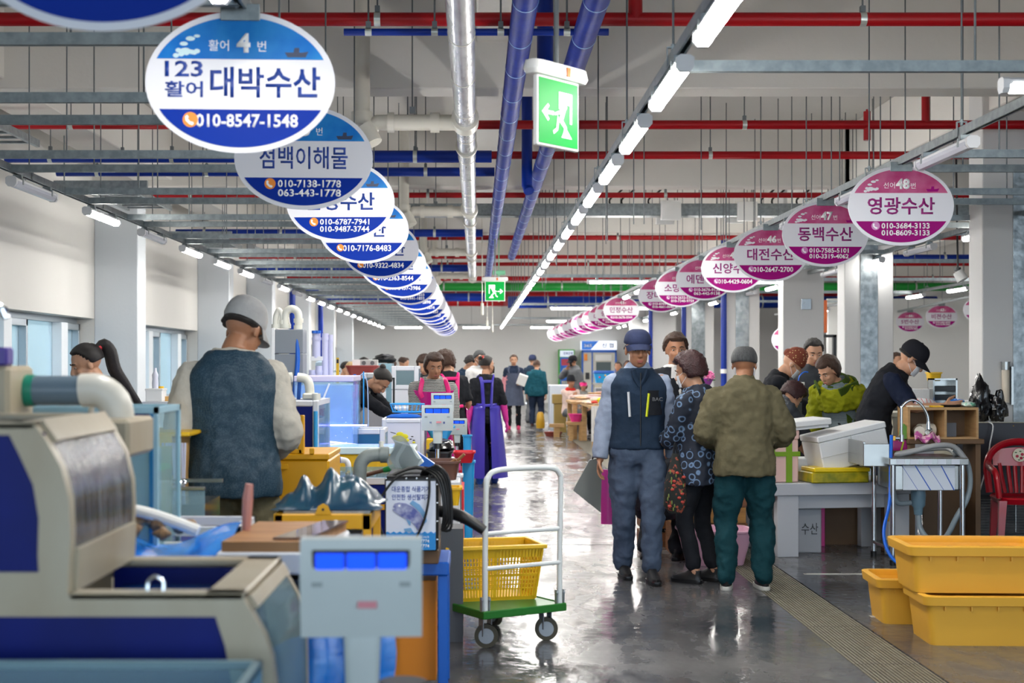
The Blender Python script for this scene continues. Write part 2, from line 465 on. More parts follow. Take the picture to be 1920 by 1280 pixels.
# ================================================================ rails, lamps, pipes under the ceiling
ZR = 2.86
def channel(mb, p0, p1, w=.041, h=.052):
    """C channel rail, open side down"""
    p0 = Vector(p0); p1 = Vector(p1); L = (p1-p0).length
    a = math.atan2(p1.y-p0.y, p1.x-p0.x)
    T = Matrix.Translation(p0) @ Matrix.Rotation(a, 4, 'Z')
    t = .004
    poly = [(-w/2, h/2), (w/2, h/2), (w/2, -h/2), (w/4, -h/2), (w/4, -h/2+t), (w/2-t, -h/2+t), (w/2-t, h/2-t), (-w/2+t, h/2-t), (-w/2+t, -h/2+t), (-w/4, -h/2+t), (-w/4, -h/2), (-w/2, -h/2)]
    mb.prism(poly, 'x', 0, L, T)
    return mb
rod_me = MB().cyl((0, 0, 0), (0, 0, 4.5-ZR), .0055, n=6).mesh('rod'); rod_me.materials.append(rod_m)
st = MB()
st.bx(-.03, -.012, -.03, -.026, .012, .06); st.bx(.026, -.012, -.03, .03, .012, .06); st.bx(-.03, -.012, .056, .03, .012, .062); st.cyl((0, 0, .04), (0, 0, .075), .011, n=6)
stir_me = st.mesh('stirrup'); stir_me.materials.append(galv)
def rods(root, pts, rz=0):
    for p in pts:
        inst('hanger_rod', rod_me, root, p); inst('rail_clip', stir_me, root, p, rz)
rowdesc = {-3.3: 'by the windows', -.9: 'over the blue oval signs', .9: 'over the middle of the aisle', 2.9: 'over the pink oval signs', 5.05: 'right of the pink oval signs', 8.4: 'beyond the square columns'}
for x, d in rowdesc.items():
    y0, y1 = (2.0, 52) if x < 8 else (14, 40)
    r = thing('lighting_rail', 'long galvanised rail carrying the lamp row '+d, 'rail', (x, y0, ZR))
    channel(MB(), (0, 0, 0), (0, y1-y0, 0)).build('rail', galv, r, smooth=False)
    n = int((y1-y0)/2.0)
    for k in range(n):
        o = .5+k*2.0
        inst('hanger_rod', rod_me, r, (0, o, 0)); inst('rail_clip', stir_me, r, (0, o, 0), R(90) if 0 else 0)
# cross rails on the left, in pairs, from the window row to the sign row
cr_me = {}
def cross_rail(x0, x1, y, z, label, group, nrod):
    r = thing('cross_rail', label, 'rail', (x0, y, z), 0, group)
    key = round(x1-x0, 2)
    if key not in cr_me:
        me = channel(MB(), (0, 0, 0), (x1-x0, 0, 0)).mesh('cross_rail'); me.materials.append(galv); cr_me[key] = me
    inst('rail', cr_me[key], r)
    for k in range(nrod): inst('hanger_rod', rod_me, r, ((k+.5)*(x1-x0)/nrod, 0, 0))
    return r
k = 0
y = 5.38
while y < 50:
    cross_rail(-3.3 if y > 8 else -4.2, -.9, y, 2.855, 'cross rail on the left, first rail of the pair '+nth(k), 'cross rails on the left', 2)
    if k < 12: cross_rail(-3.3 if y > 8 else -4.2, -.9, y+.67, 2.855, 'cross rail on the left, second rail of the pair '+nth(k), 'cross rails on the left', 2)
    y += 2.0; k += 1
for k in range(13):
    y = 9.35+2.05*k
    cross_rail(2.9, 5.05, y, 2.855, 'cross rail right of the pink signs, first rail of pair '+nth(k), 'cross rails on the right', 2)
    if k < 7: cross_rail(2.9, 5.05, y+.7, 2.855, 'cross rail right of the pink signs, second rail of pair '+nth(k), 'cross rails on the right', 2)
for k in range(5):
    cross_rail(5.05, 8.4, 15.0+4.1*k, 2.855, 'galvanised cross rail reaching past the square columns, '+nth(k), 'cross rails past the columns', 2)
cross_rail(.9, 6.6, 6.63, 2.86, 'galvanised cross rail nearest the camera, carrying a lit tube at its right end', None, 2)
cross_rail(-3.3, 5.05, 50.4, 2.86, 'galvanised cross rail carrying the added lit tubes before the far wall', None, 4)
for n_, y in enumerate((22.4, 33, 43)):
    cross_rail(.9, 5.05, y, 2.86, 'galvanised cross rail over the aisle carrying a lit tube, %s' % ('nearest of three', 'middle of three', 'farthest of three')[n_], None, 3)
# LED tube lamps
lamp_on = M('led_diffuser', (255,252,246), .3, emit=LAMP_POWER)
lamp_off = M('dull_diffuser', (205,208,220), .25)
housing = M('lamp_housing', (216,218,222), .4)
def lamp_meshes(L):
    h = MB().prism([(-.036, .0), (-.036, .022), (-.018, .034), (.018, .034), (.036, .022), (.036, .0)], 'y', -L/2, L/2).mesh('lamp_body'); h.materials.append(housing)
    d = MB().prism([(-.037, .008), (.037, .008), (.037, -.014), (.02, -.034), (-.02, -.034), (-.037, -.014)], 'y', -L/2+.03, L/2-.03)
    d1 = d.mesh('diffuser'); d1.materials.append(lamp_on); d0 = d.mesh('diffuser'); d0.materials.append(lamp_off)
    c = MB().prism([(-.039, .024), (-.02, .037), (.02, .037), (.039, .024), (.039, -.016), (.022, -.037), (-.022, -.037), (-.039, -.016)], 'y', -.016, .016).mesh('end_cap'); c.materials.append(housing)
    return h, d1, d0, c
LM = lamp_meshes(.98)
clipm = MB().bx(-.03, -.02, .03, .03, .02, .062).bx(-.042, -.012, -.01, -.038, .012, .04).bx(.038, -.012, -.01, .042, .012, .04).mesh('clip'); clipm.materials.append(galv)
def lamp(x, y, z=2.772, rz=0, on=True, label='', group=None):
    r = thing('tube_lamp', label, 'lamp', (x, y, z), rz, group)
    inst('lamp_body', LM[0], r); inst('diffuser', LM[1] if on else LM[2], r)
    inst('end_cap', LM[3], r, (0, -.49, 0)); inst('end_cap', LM[3], r, (0, .49, 0))
    inst('mounting_clip', clipm, r, (0, -.35, 0)); inst('mounting_clip', clipm, r, (0, .35, 0))
for k in range(24):          # by the windows, near ones alternately dull
    y = 8.63+1.96*k
    if y > 51: break
    on = k not in (0, 1, 3, 7, 9)
    lamp(-3.3, y, on=on, label=('lit' if on else 'unlit')+' white tube lamp in the row by the windows, '+nth(k), group='window row lamps')
for k in range(33): lamp(.9, 3.72+1.455*k, label='lit tube lamp over the middle of the aisle, '+nth(k), group='aisle row lamps')
for k in range(23): lamp(-.9, 4.5+2.0*k, on=k % 3 != 1, label=('lit' if k % 3 != 1 else 'unlit')+' tube lamp between two blue oval signs, '+nth(k), group='blue sign row lamps')
for k in range(21):
    on = k in (3, 5, 8, 9, 14, 19)
    lamp(2.9, 8.8+2.06*k, on=on, label=('lit' if on else 'unlit')+' tube lamp on the rail of the pink oval signs, '+nth(k), group='pink sign row lamps')
for k in range(19):
    on = k not in (1, 3, 6)
    lamp(5.05, 14.4+2.0*k-.2, on=on, label=('lit' if on else 'unlit')+' tube lamp in the row right of the pink signs, '+nth(k), group='column row lamps')
for k in range(8): lamp(8.4, 20+2.4*k, label='lit tube lamp beyond the square columns', group='lamps beyond the columns')
lamp(2.95, 6.63, rz=R(90), label='lit tube lamp crosswise at the upper right, nearest of the crosswise ones', group=None)
for n_, (x, y) in enumerate(((2.25, 22.4), (3.9, 22.4), (4.7, 22.4), (2.2, 33), (3.6, 33), (2.6, 43), (4.2, 43))):
    lamp(x, y, rz=R(90), label=['lit crosswise tube lamp on the nearest far rail, left of three', 'lit crosswise tube lamp on the nearest far rail, middle of three', 'lit crosswise tube lamp on the nearest far rail, right of three', 'lit crosswise tube lamp on the middle far rail, left one', 'lit crosswise tube lamp on the middle far rail, right one', 'lit crosswise tube lamp on the farthest rail, left one', 'lit crosswise tube lamp on the farthest rail, right one'][n_], group='far crosswise lamps')
for n_, x in enumerate((-2.4, .0, 2.4, 4.3)): lamp(x, 50.4, rz=R(90), label='lit tube lamp of the row added to brighten the far wall, %s of four from left' % ('first', 'second', 'third', 'fourth')[n_], group='added far wall lamps')  # crosswise row added to brighten the far wall, its left lamps out of view
# pipes across the hall
red = M('red_pipe', (160,4,18), .4, spec=.35, var=.15, vs=3)
green = M('green_pipe', (20,140,50), .35)
band_m = M('pipe_band', (200,205,200), .35, metal=.6)
def pipe_run(name, x0, x1, y, z, r, mat, label, bands=4, extra=None, cat='pipe'):
    t = thing(name, label, cat, (x0, y, z))
    p = MB().cyl((0, 0, 0), (x1-x0, 0, 0), r, n=16); p.build('pipe_length', mat, t)
    step = (x1-x0)/bands
    for k in range(bands):
        x = (k+.37)*step
        MB().cyl((x-.02, 0, 0), (x+.02, 0, 0), r*1.06, n=16).build('pipe_band', band_m, t)
        MB().bx(x-.015, -.02, r, x+.015, .02, r+.04).cyl((x, 0, r), (x, 0, 4.5-z), .006, n=6).build('hanger_rod', rod_m, t)
    return t
XA, XB = -4.8, 13.5
for n_, (y, z, r, lab) in enumerate(((8.57, 3.55, .043, 'nearest of all'), (12.35, 3.55, .041, 'second from the camera, with a stub'), (14.15, 3.55, .041, 'third from the camera'),
      (17.5, 3.55, .035, 'fourth from the camera'), (23.4, 3.55, .042, 'fifth from the camera'), (27.6, 3.55, .04, 'sixth from the camera'), (29.6, 3.55, .04, 'seventh from the camera'),
      (34.6, 3.52, .06, 'just before the green pipe'), (41.5, 3.45, .12, 'thick, beyond the green pipe'), (46.0, 3.4, .14, 'thick, farthest of all'), (39.0, 3.4, .05, 'just beyond the green pipe'))):
    y *= 2.165/2.075; z = 3.64
    if r > .1: z = 3.56
    t = pipe_run('fire_pipe', XA, XB, y, z, r, red, 'red pipe crossing under the ceiling, '+lab, 6)
    if n_ == 0:
        MB().cyl((1.0-XA, 0, 0), (1.0-XA, 0, .9), .045, n=14).build('pipe_branch', red, t)
    if n_ == 1:
        MB().cyl((3.54-XA, 0, 0), (3.54-XA, 0, .12), .032, n=12).cyl((3.54-XA, 0, 0), (3.54-XA, .0, -.14), .032, n=12).cyl((3.54-XA, 0, .12), (3.54-XA, 0, .14), .01, n=8).build('pipe_stub', red, t)
        MB().cyl((4.07-XA, 0, 0), (4.07-XA, 0, .95), .036, n=12).build('pipe_branch', red, t)
pipe_run('drain_pipe', -2.0, 13.5, 37.4, 3.5, .11, green, 'green pipe crossing under the ceiling far down the hall', 5)
for n_, (x0, x1, y, z, r, lab) in enumerate(((-4.6, .15, 13.9, 3.5, .06, 'nearest, meeting the lengthwise blue pipe'), (-4.6, .2, 15.6, 3.72-.14, .05, 'just behind the nearest'),
      (-4.6, .1, 21.8, 3.48, .06, 'third from the camera'), (-4.6, -.0, 29.8, 3.48, .075, 'fourth from the camera'), (-4.6, .6, 41.0, 3.4, .12, 'farthest on the left'),
      (.9, 13, 40.2, 3.22, .17, 'thick, over the far right of the aisle'), (5.5, 13, 24.5, 3.3, .06, 'beyond the square columns'), (-.8, .8, 8.6, 3.48, .022, 'thin, beside the nearest red pipe'))):
    pipe_run('water_pipe', x0, x1, y, z, r, bluepipe_m, 'blue pipe crossing under the ceiling, '+lab, 4)
# lengthwise blue pipes with seams, and the silver duct with white branches
ring_m = M('pipe_seam', (150,190,235), .3)
def long_pipe(x, y0, y1, z, r, mat, label, seam, smat, extra=None):
    t = thing('lengthwise_pipe', label, 'pipe', (x, y0, z))
    MB().cyl((0, 0, 0), (0, y1-y0, 0), r, n=24).build('pipe_length', mat, t)
    y = .3
    me = MB().cyl((0, -.006, 0), (0, .006, 0), r*1.035, n=24).mesh('pipe_seam'); me.materials.append(smat)
    while y < y1-y0:
        inst('pipe_seam', me, t, (0, y, 0)); y += seam
    return t
bl = M('blue_lagging', (2,42,146), .45, spec=.12, var=.35, vs=5, col2=(2,20,84), bump=.25, bs=9)
long_pipe(.27, 3, 34, 3.475, .073, bl, 'thick blue lengthwise pipe with pale seams, left of the two', .9, ring_m)
long_pipe(.66, 3, 26.5, 3.475, .073, bl, 'thick blue lengthwise pipe with pale seams, right of the two', .9, ring_m)
foil = M('clear_wrapped_duct', (205,208,212), .26, metal=.55, var=.5, vs=7, col2=(150,155,165), bump=.35, bs=6, stretch=(3,.6,3))
pvc = M('pvc_grey_white', (205,202,192), .35, var=.2, vs=5, col2=(180,176,165))
dt = long_pipe(-.085, 3, 31, 3.36, .078, foil, 'silver wrapped lengthwise duct with white branch pipes', 1.2, pvc)
for k, y in enumerate((11.0, 17.4, 23.8, 30.2)):
    yy = y-3
    MB().cyl((0, yy-.13, 0), (0, yy+.13, 0), .105, n=20).build('duct_collar', pvc, dt)
    MB().cyl((0, yy+1.3, 0), (0, yy+1.4, 0), .095, n=20).build('duct_collar', pvc, dt)
    b = MB(); b.tube([(0, yy, -.02), (-.55, yy, -.02), (-.68, yy, -.02), (-.73, yy, -.06), (-.75, yy, -.14)], .062, 14)
    b.cyl((-.2, yy, -.02), (-.27, yy, -.02), .078, n=14); b.cyl((-.55, yy, -.02), (-.6, yy, -.02), .078, n=14)
    b.build('branch_pipe', pvc, dt)
    MB().cyl((-.80, yy, -.02), (-.80, yy, 1.0), .064, n=14).cyl((-.80, yy, -.04), (-.80, yy, .06), .085, n=14).build('branch_riser', pvc, dt)
    MB().tube([(-.78, yy-.1, -.06), (-.74, yy-.1, -.12), (-.7, yy-.12, -.2)], .07, 14).build('branch_elbow', pvc, dt)
    MB().bx(-.43, yy-.02, .05, -.39, yy+.02, .1).cyl((-.41, yy, .05), (-.41, yy, 1.0), .006, n=6).build('hanger_rod', rod_m, dt)
for (x, y, lab) in ((.46, 9.5, 'near the exit sign, dropping from the ceiling'), (.52, 14.6, 'short, beside the lengthwise pipes')):
    t = single('drop_pipe', MB().tube([(x, y, 4.5), (x, y, 3.3), (x+.02, y-.05, 3.24)], .055, 14), bluepipe_m, 'blue vertical pipe '+lab, 'pipe')
    MB().cyl((x, y, 3.9), (x, y, 3.95), .062, n=14).build('pipe_band', band_m, t)
# cable tray across the hall with white junction boxes and black cables
ct = thing('cable_tray', 'wide grey galvanised cable tray crossing above the aisle', 'tray', (-1.0, 20.0, 3.645))
MB().bx(0, 0, -.085, 14, .004, .085).bx(0, .3, -.085, 14, .304, .085).bx(0, 0, -.085, 14, .3, -.08).build('tray_channel', galv, ct, smooth=False)
for k in range(9): MB().cyl((.4+k*1.5, .15, -.08), (.4+k*1.5, .15, .855), .006, n=6).build('hanger_rod', rod_m, ct)
for k in range(12): MB().bx(.1+k*1.15, -.008, -.06, .28+k*1.15, 0, .06, .002).build('joint_plate', galv, ct)
for n_, (px, py, w, h, Y) in enumerate(((1257, 395, 37, 36, 19.999), (1400, 397, 36, 36, 19.999), (1246, 412, 34, 18, 20.5), (1375, 410, 34, 18, 20.5))):
    s = Y/FL; x = (px-893)*s; z = EYE-(py-682)*s
    t = single('junction_box', MB().bx(x-w*s/2, Y-.1, z-h*s/2, x+w*s/2, Y, z+h*s/2, .006).cyl((x, Y-.05, z), (x, Y-.05, 4.5 if n_ > 1 else z+.1), .006, n=6), white_p,
               'white electrical junction box %s the cable tray, %s of the pair' % ('on the face of' if n_ < 2 else 'hanging just behind', 'left' if n_ % 2 == 0 else 'right'), 'junction box')
    if n_ < 2:
        for dx in (-.05, .05): MB().cyl((x+dx, Y-.06, z+h*s/2), (x+dx, Y-.06, z+h*s/2+.11), .011, n=8).build('cable_gland', chrome, t)
cb = M('black_cable', (18,18,20), .4)
for n_, x in enumerate((1.95, 2.12, 2.5, 4.1, 4.25, 4.6)):
    single('ceiling_cable', MB().tube([(x, 20.15, 3.66), (x-.06, 20.15, 3.8), (x+.15, 20.15, 4.0), (x+.2, 20.15, 4.5)], .014, 8, smoothpath=5), cb, 'black cable dropping into the cable tray', 'cable', 'cables at the cable tray')
# ladder shaped cable trays up at the left
for n_, (x0, x1, y, z) in enumerate(((-4.25, -2.9, 6.9, 3.35), (-4.15, -2.7, 9.6, 3.3), (-4.1, -2.9, 14.5, 3.3), (-4.1, -2.9, 19.5, 3.25))):
    t = thing('ladder_tray', 'grey ladder tray under the left ceiling, %s' % ('nearest', 'second', 'third', 'farthest')[n_], 'tray', (x0, y, z))
    MB().bx(0, 0, -.03, .03, 2.2, .03).bx(.5, 0, -.03, .53, 2.2, .03).build('side_rail', galv, t)
    for k in range(9): MB().bx(.03, .1+k*.25, -.01, .5, .14+k*.25, .01).build('rung', galv, t)
    MB().bx(-.2, -.03, -.04, .75, .02, .04).cyl((-.1, 0, 0), (-.1, 0, 4.5-z), .008, n=6).cyl((.65, 0, 0), (.65, 0, 4.5-z), .008, n=6).build('tray_hanger', galv, t)
# many thin rods that carry the long rails, seen against the white beams
for n_ in range(46):
    x = rnd.uniform(.95, 5.2); y = rnd.uniform(12, 30)
    if abs(x-2.9) < .05: continue
    o = inst('ceiling_rod', rod_me, None, (x, y, ZR)); tag(o, 'thin zinc rod hanging from the ceiling over the right of the aisle', 'rod', 'thin hanging rods')
# ---------------------------------------------------------------- emergency exit signs
eg = M('exit_green', (0,130,50), .5, emit=.5, spec=.15)
ew = M('exit_white', (240,255,245), .4, emit=.4)
def exit_sign(x, y, z, w, rz, flip, label):
    t = thing('exit_sign', label, 'exit sign', (x, y, z), rz)
    h = w
    MB().bx(-w/2-.012, -.012, -h/2-.012, w/2+.012, .012, h/2+.012, .004).build('sign_case', white_p, t)
    MB().bx(-w/2, -.0145, -h/2, w/2, -.012, h/2).build('green_panel', eg, t)
    MB().rbox_lathe([(w/2+.05, .035, h/2+.01), (w/2+.06, .045, h/2+.03), (w/2+.05, .04, h/2+.07), (w/2+.02, .02, h/2+.075)], n=20).build('sign_canopy', white_p, t)
    MB().bx(.02, -.048, h/2+.02, .045, -.044, h/2+.06).build('indicator', M('orange_tag', (225,110,20), .4), t)
    s = -1 if flip else 1
    k = w/.30
    def P(l): return [(s*a*k, b*k) for a, b in l]
    d = MB()
    for poly in ([(.0, .10), (.10, .10), (.10, .06), (.03, .06), (.03, .02), (.0, .02)], [(.03, .06), (.10, .06), (.10, -.04), (.085, -.04), (.085, .045), (.03, .045)],
                 [(.02, .02), (.055, .03), (.03, -.03), (.06, -.06), (.045, -.11), (.03, -.11), (.04, -.065), (.0, -.035)], [(.0, -.035), (-.01, -.08), (-.04, -.1), (-.045, -.085), (-.02, -.07), (-.01, -.01)],
                 [(.05, -.06), (.1, -.11), (.02, -.11)], [(.02, .02), (-.03, .0), (-.03, -.012), (.02, .0)],
                 [(-.13, -.005), (-.085, .035), (-.075, .025), (-.095, .003), (-.04, .003), (-.04, -.013), (-.095, -.013), (-.075, -.035), (-.085, -.045)]):
        d.prism(P(poly), 'y', -.0165, -.0144)
    d.ell((s*.045*k, -.0155, .035*k), (.016*k, .001, .016*k), 10, 6)
    d.build('running_figure', ew, t)
    MB().cyl((0, 0, h/2+.07), (0, 0, 4.5-z), .012, n=8).build('hanging_rod', rod_m, t)
    return t
exit_sign(.36, 6.4, 2.6, .29, R(50), False, 'green exit sign pointing left, large, hanging near the camera')
exit_sign(.29, 22.0, 2.6, .29, 0, True, 'small green exit sign pointing right, far down the aisle')
t = single('exit_sign', MB().bx(.27, 23.5, 2.95, .48, 23.6, 3.02, .01).bx(.36, 23.5, 2.5, .39, 23.6, 2.95).cyl((.375, 23.55, 3.0), (.375, 23.55, 4.5), .008, n=6), M('exit_edge', (120,190,150), .4), 'exit sign seen edge on, high above the small far one', 'exit sign')
for k, y in enumerate((24.0, 33.5, 37.0)):
    single('ceiling_sensor', MB().cyl((.1+.16*k, y, 2.45), (.1+.16*k, y, 4.5), .008, n=6).cyl((.1+.16*k, y, 2.3), (.1+.16*k, y, 2.5), .025, n=10), pvc, 'pale pendant sensor on a thin rod over the aisle', 'sensor', 'pendant sensors')
# ================================================================ oval stall signs
sw = M('sign_white', (226,226,234), .3)
blue_f = M('sign_blue', (0,46,152), .5, spec=.12); blue_h = M('sign_sky', (4,104,196), .45, spec=.15, var=.5, vs=5, col2=(60,165,225))
blue_t = M('letter_blue', (24,62,150), .35); lt_white = M('letter_white', (248,248,250), .35)
pink_f = M('sign_purple', (156,8,118), .5, spec=.12); pink_h = M('sign_pink', (186,62,120), .45, spec=.15, var=.6, vs=7, col2=(214,128,168))
pink_t = M('letter_purple', (150,24,120), .35); orange = M('phone_orange', (238,140,30), .35); pinkb = M('phone_pink', (205,130,190), .35)
ship_m = M('print_navy', (38,52,84), .5); foam_m = M('print_foam', (205,232,240), .5)
A_, B_ = .362, .272
def oval(a, b, n=56): return [(a*math.cos(2*math.pi*i/n), b*math.sin(2*math.pi*i/n)) for i in range(n)]
def band(a, b, z0, z1, n=20):
    """slice of the oval between two heights"""
    t0 = math.asin(max(-1, z0/b)); t1 = math.asin(min(1, z1/b))
    r = [(a*math.cos(t0+(t1-t0)*i/n), b*math.sin(t0+(t1-t0)*i/n)) for i in range(n+1)]
    l = [(-x, z) for x, z in reversed(r)]
    out = []
    for p in r+l:
        if not out or (abs(p[0]-out[-1][0])+abs(p[1]-out[-1][1])) > 1e-5: out.append(p)
    if abs(out[0][0]-out[-1][0])+abs(out[0][1]-out[-1][1]) < 1e-5: out.pop()
    return out
def mk(mb, name, mat):
    me = mb.mesh(name); b = bmesh.new(); b.from_mesh(me); bmesh.ops.recalc_face_normals(b, faces=b.faces); b.to_mesh(me); b.free()
    me.materials.append(mat); return me
bo = MB().prism(oval(A_, B_), 'y', -.004, .004)
HDR = band(A_-.022, B_-.022, .088, B_); FTR = band(A_-.022, B_-.022, -B_, -.105)
PH = [(-.020,.012),(-.012,.018),(-.006,.010),(-.010,.004),(.000,-.008),(.008,-.008),(.014,-.014),(.008,-.022),(-.004,-.018),(-.018,-.004)]
SG = {}
for c, h_, f_ in (('b', blue_h, blue_f), ('p', pink_h, pink_f)):
    SG[c] = dict(board=mk(bo, 'sign_board', sw), header=mk(MB().prism(HDR, 'y', -.0062, -.004), 'header', h_), footer=mk(MB().prism(FTR, 'y', -.0062, -.004), 'footer', f_),
                 bracket=mk(MB().bx(-.075, -.012, .235, .075, .012, .30, .002).bx(-.012, -.02, .29, .012, .02, .33), 'sign_bracket', galv),
                 icon=mk(MB().cyl((0, -.0062, 0), (0, -.0072, 0), .029, n=20), 'phone_disc', orange if c == 'b' else pinkb),
                 hand=mk(MB().prism(PH, 'y', -.0082, -.0072), 'handset', lt_white),
                 ship=mk(MB().prism([(-.045, .0), (-.035, -.018), (.035, -.018), (.045, .004), (.02, .0), (.01, .0), (.01, .018), (-.008, .018), (-.012, .0)], 'y', -.0072, -.0062), 'ship', ship_m if c == 'b' else pink_f))
fo = MB()
for i in range(9):
    x = -.245+i*.010; z = .10+abs(math.sin(i*1.7))*.02
    fo.ell((x, -.0064, z), (.012, .0008, .009), 8, 5)
for x, z, s_ in ((-.19, .165, .018), (-.165, .175, .012), (-.215, .145, .016), (-.21, .12, .02)): fo.ell((x, -.0064, z), (s_, .0008, s_*.5), 8, 5)
SG['b']['foam'] = mk(fo, 'foam_print', foam_m); SG['p']['foam'] = mk(fo, 'foam_print', sw)
def oval_sign(kind, x, y, zc, rz, num, name, phones, label, group, detail=2, small=None):
    t = thing('stall_sign', label, 'sign', (x, y, zc), rz, group)
    g = SG[kind]; tm = blue_t if kind == 'b' else pink_t
    inst('sign_board', g['board'], t); inst('header_band', g['header'], t); inst('footer_band', g['footer'], t)
    inst('sign_bracket', g['bracket'], t)
    if detail == 0: return t
    if detail > 1:
        inst('ship_print', g['ship'], t, (.215, 0, .115)); inst('foam_print', g['foam'], t)
    pre = '활어' if kind == 'b' else '선어'
    text('section_word', pre, lt_white, t, (-.082, -.0062, .140), h=.042, bold=-.005 if 0 else 0)
    text('sign_number', str(num), lt_white, t, (.012, -.0064, .150), h=.074, bold=.05)
    text('section_word', '번', lt_white, t, (.082, -.0062, .138), h=.040)
    if small:
        for j, s_ in enumerate(small): text('small_name', s_, tm, t, (-.215, -.004, .05-.078*j), w=.145, h=.062, bold=.02)
        text('shop_name', name, tm, t, (.095, -.004, .0), w=.42, h=.118, bold=.02)
    else:
        text('shop_name', name, tm, t, (0, -.004, .0), w=min(.46, .118*len(name)), h=.118, bold=.013 if len(name) > 4 else .02)
    n = len(phones)
    for j, p in enumerate(phones):
        text('phone_number', p, lt_white, t, (.03 if n > 1 else .025, -.0062, -.148-(.0 if n == 1 else -.012+.048*j)), w=.33 if n > 1 else .39, h=.04 if n > 1 else .052, bold=.025)
    inst('phone_disc', g['icon'], t, (-.19 if n == 1 else -.175, 0, -.145 if n == 1 else -.137)); inst('phone_handset', g['hand'], t, (-.19 if n == 1 else -.175, 0, -.145 if n == 1 else -.137))
    return t
ZS = 2.555
BL = [(3, '대진수산', ['010-3671-2204'], None), (4, '대박수산', ['010-8547-1548'], ('123', '활어')), (5, '점백이해물', ['010-7138-1778', '063-443-1778'], None), (6, '은성수산', ['010-6787-7941', '010-9487-3744'], None),
      (7, '현수산', ['010-7176-8483'], None), (8, '은파수산', ['010-9322-4834'], None), (9, '군산수산', ['010-2363-8544'], None), (10, '서해수산', ['010-5457-3986'], None), (11, '미소수산', ['010-3441-1833', '010-8441-1833'], None),
      (12, '바다수산', ['010-6541-2898'], None), (13, '해성수산', ['010-9642-3216'], None), (14, '우리수산', ['010-4415-1833'], None), (15, '형제수산', ['010-3372-4557'], None), (16, '중앙수산', ['010-8821-7779'], None)]
for i in range(20):
    y = 3.46+2.0*i
    if i < len(BL): num, nm, ph, sm = BL[i]
    else: num, nm, ph, sm = 3+i, '수산', ['010-2211-3%03d' % (i*7)], None
    rz = 0 if i == 0 else rnd.uniform(-.07, .07)
    if i == 0: lab = 'blue and white oval stall sign nearest the camera, cut off by the top edge'
    elif i == 1: lab = 'blue and white oval stall sign number 4, large, with two lettered names'
    elif i == 2: lab = 'blue and white oval stall sign just behind number 4, with two phone lines'
    elif i < 14: lab = 'blue oval stall sign, %s behind sign number 4, phone number ending %s' % (['', '', '', 'second', 'third', 'fourth', 'fifth', 'sixth', 'seventh', 'eighth', 'ninth', 'tenth', 'eleventh', 'twelfth'][i], ph[-1].split('-')[-1])
    else: lab = 'blue and white oval stall sign at the small far end of the left sign row'
    oval_sign('b', -.905, y, ZS, rz, num, nm, ph, lab, 'blue oval stall signs' if i < 14 else 'farthest blue oval signs', 2 if i < 6 else 1, sm)
PK = [(48, '영광수산', ['010-3684-3133', '010-8609-3133'], 9.73), (47, '동백수산', ['010-7585-5101', '010-3319-4062'], 11.84), (46, '대전수산', ['010-2647-2700'], 14.04), (45, '신양수산', ['010-4429-0604'], 16.1), (44, '에덴수산', ['010-3676-9138', '063-442-9138'], 18.1),
      (43, '소망수산', ['010-2632-5389', '010-7340-9759'], 20.25), (42, '장미수산', ['010-8784-2201', '010-4661-0045'], 22.35), (41, '민정수산', ['010-3678-0044'], 28.5), (40, '중동수산', ['010-2230-1188', '010-9542-6631'], 30.5), (39, '대성수산', ['010-5517-2091', '010-7411-7711'], 32.4),
      (38, '은혜수산', ['010-3641-2208'], 34.3), (37, '호성수산', ['010-3627-4210'], 36.2), (36, '가나수산', ['010-6120-4511'], 38.2), (35, '영진수산', ['010-2251-7001'], 40.2), (34, '가영수산', ['010-8870-1166'], 42.2), (33, '부안수산', ['010-3312-8001'], 44.4), (32, '정읍수산', ['010-7720-3341'], 46.6), (31, '진성수산', ['010-4482-9110'], 48.8), (30, '성심수산', ['010-2290-5540'], 51.0)]
for i, (num, nm, ph, y) in enumerate(PK):
    rz = [0, .03, -.05, .04, -.08, .06, -.05, -.03][i] if i < 8 else rnd.uniform(-.15, .15)
    far = i > 7
    oval_sign('p', 2.905, y, ZS, rz, num, nm, ph, ('small pink oval sign in the far part of the right row, %s behind the gap' % ['first', 'second', 'third', 'fourth', 'fifth', 'sixth', 'seventh', 'eighth', 'ninth', 'tenth', 'eleventh', 'twelfth'][i-7] if i > 6 else 'pink and white oval stall sign number %d, %s of the right row' % (num, ['nearest', 'second', 'third', 'fourth', 'fifth', 'sixth', 'seventh'][i])), 'pink oval stall signs', 2 if i < 4 else 1)
for num, nm, ph, x, y in ((64, '5번수산', ['010-6465-5107', '010-2678-9804'], 11.1, 36.4), (63, '비젼수산', ['010-6465-8505', '010-5678-2002'], 10.6, 32.4), (62, '대화수산', ['010-4455-1290', '010-3366-7710'], 10.05, 28.3)):
    oval_sign('p', x, y, ZS, 0, num, nm, ph, 'pink oval stall sign seen between the two nearest columns, %s of three' % {64: 'left', 63: 'middle', 62: 'right'}[num], 'pink signs beyond the columns', 1)
# wiring trunk that carries those signs
t = thing('cross_rail', 'long galvanised rail carrying the pink signs beyond the columns', 'rail', (9.9, 27, ZR))
channel(MB(), (0, 0, 0), (1.3, 11, 0)).build('rail', galv, t, smooth=False)
for k in range(5): inst('hanger_rod', rod_me, t, (.15+.25*k, 1+2.1*k, 0))
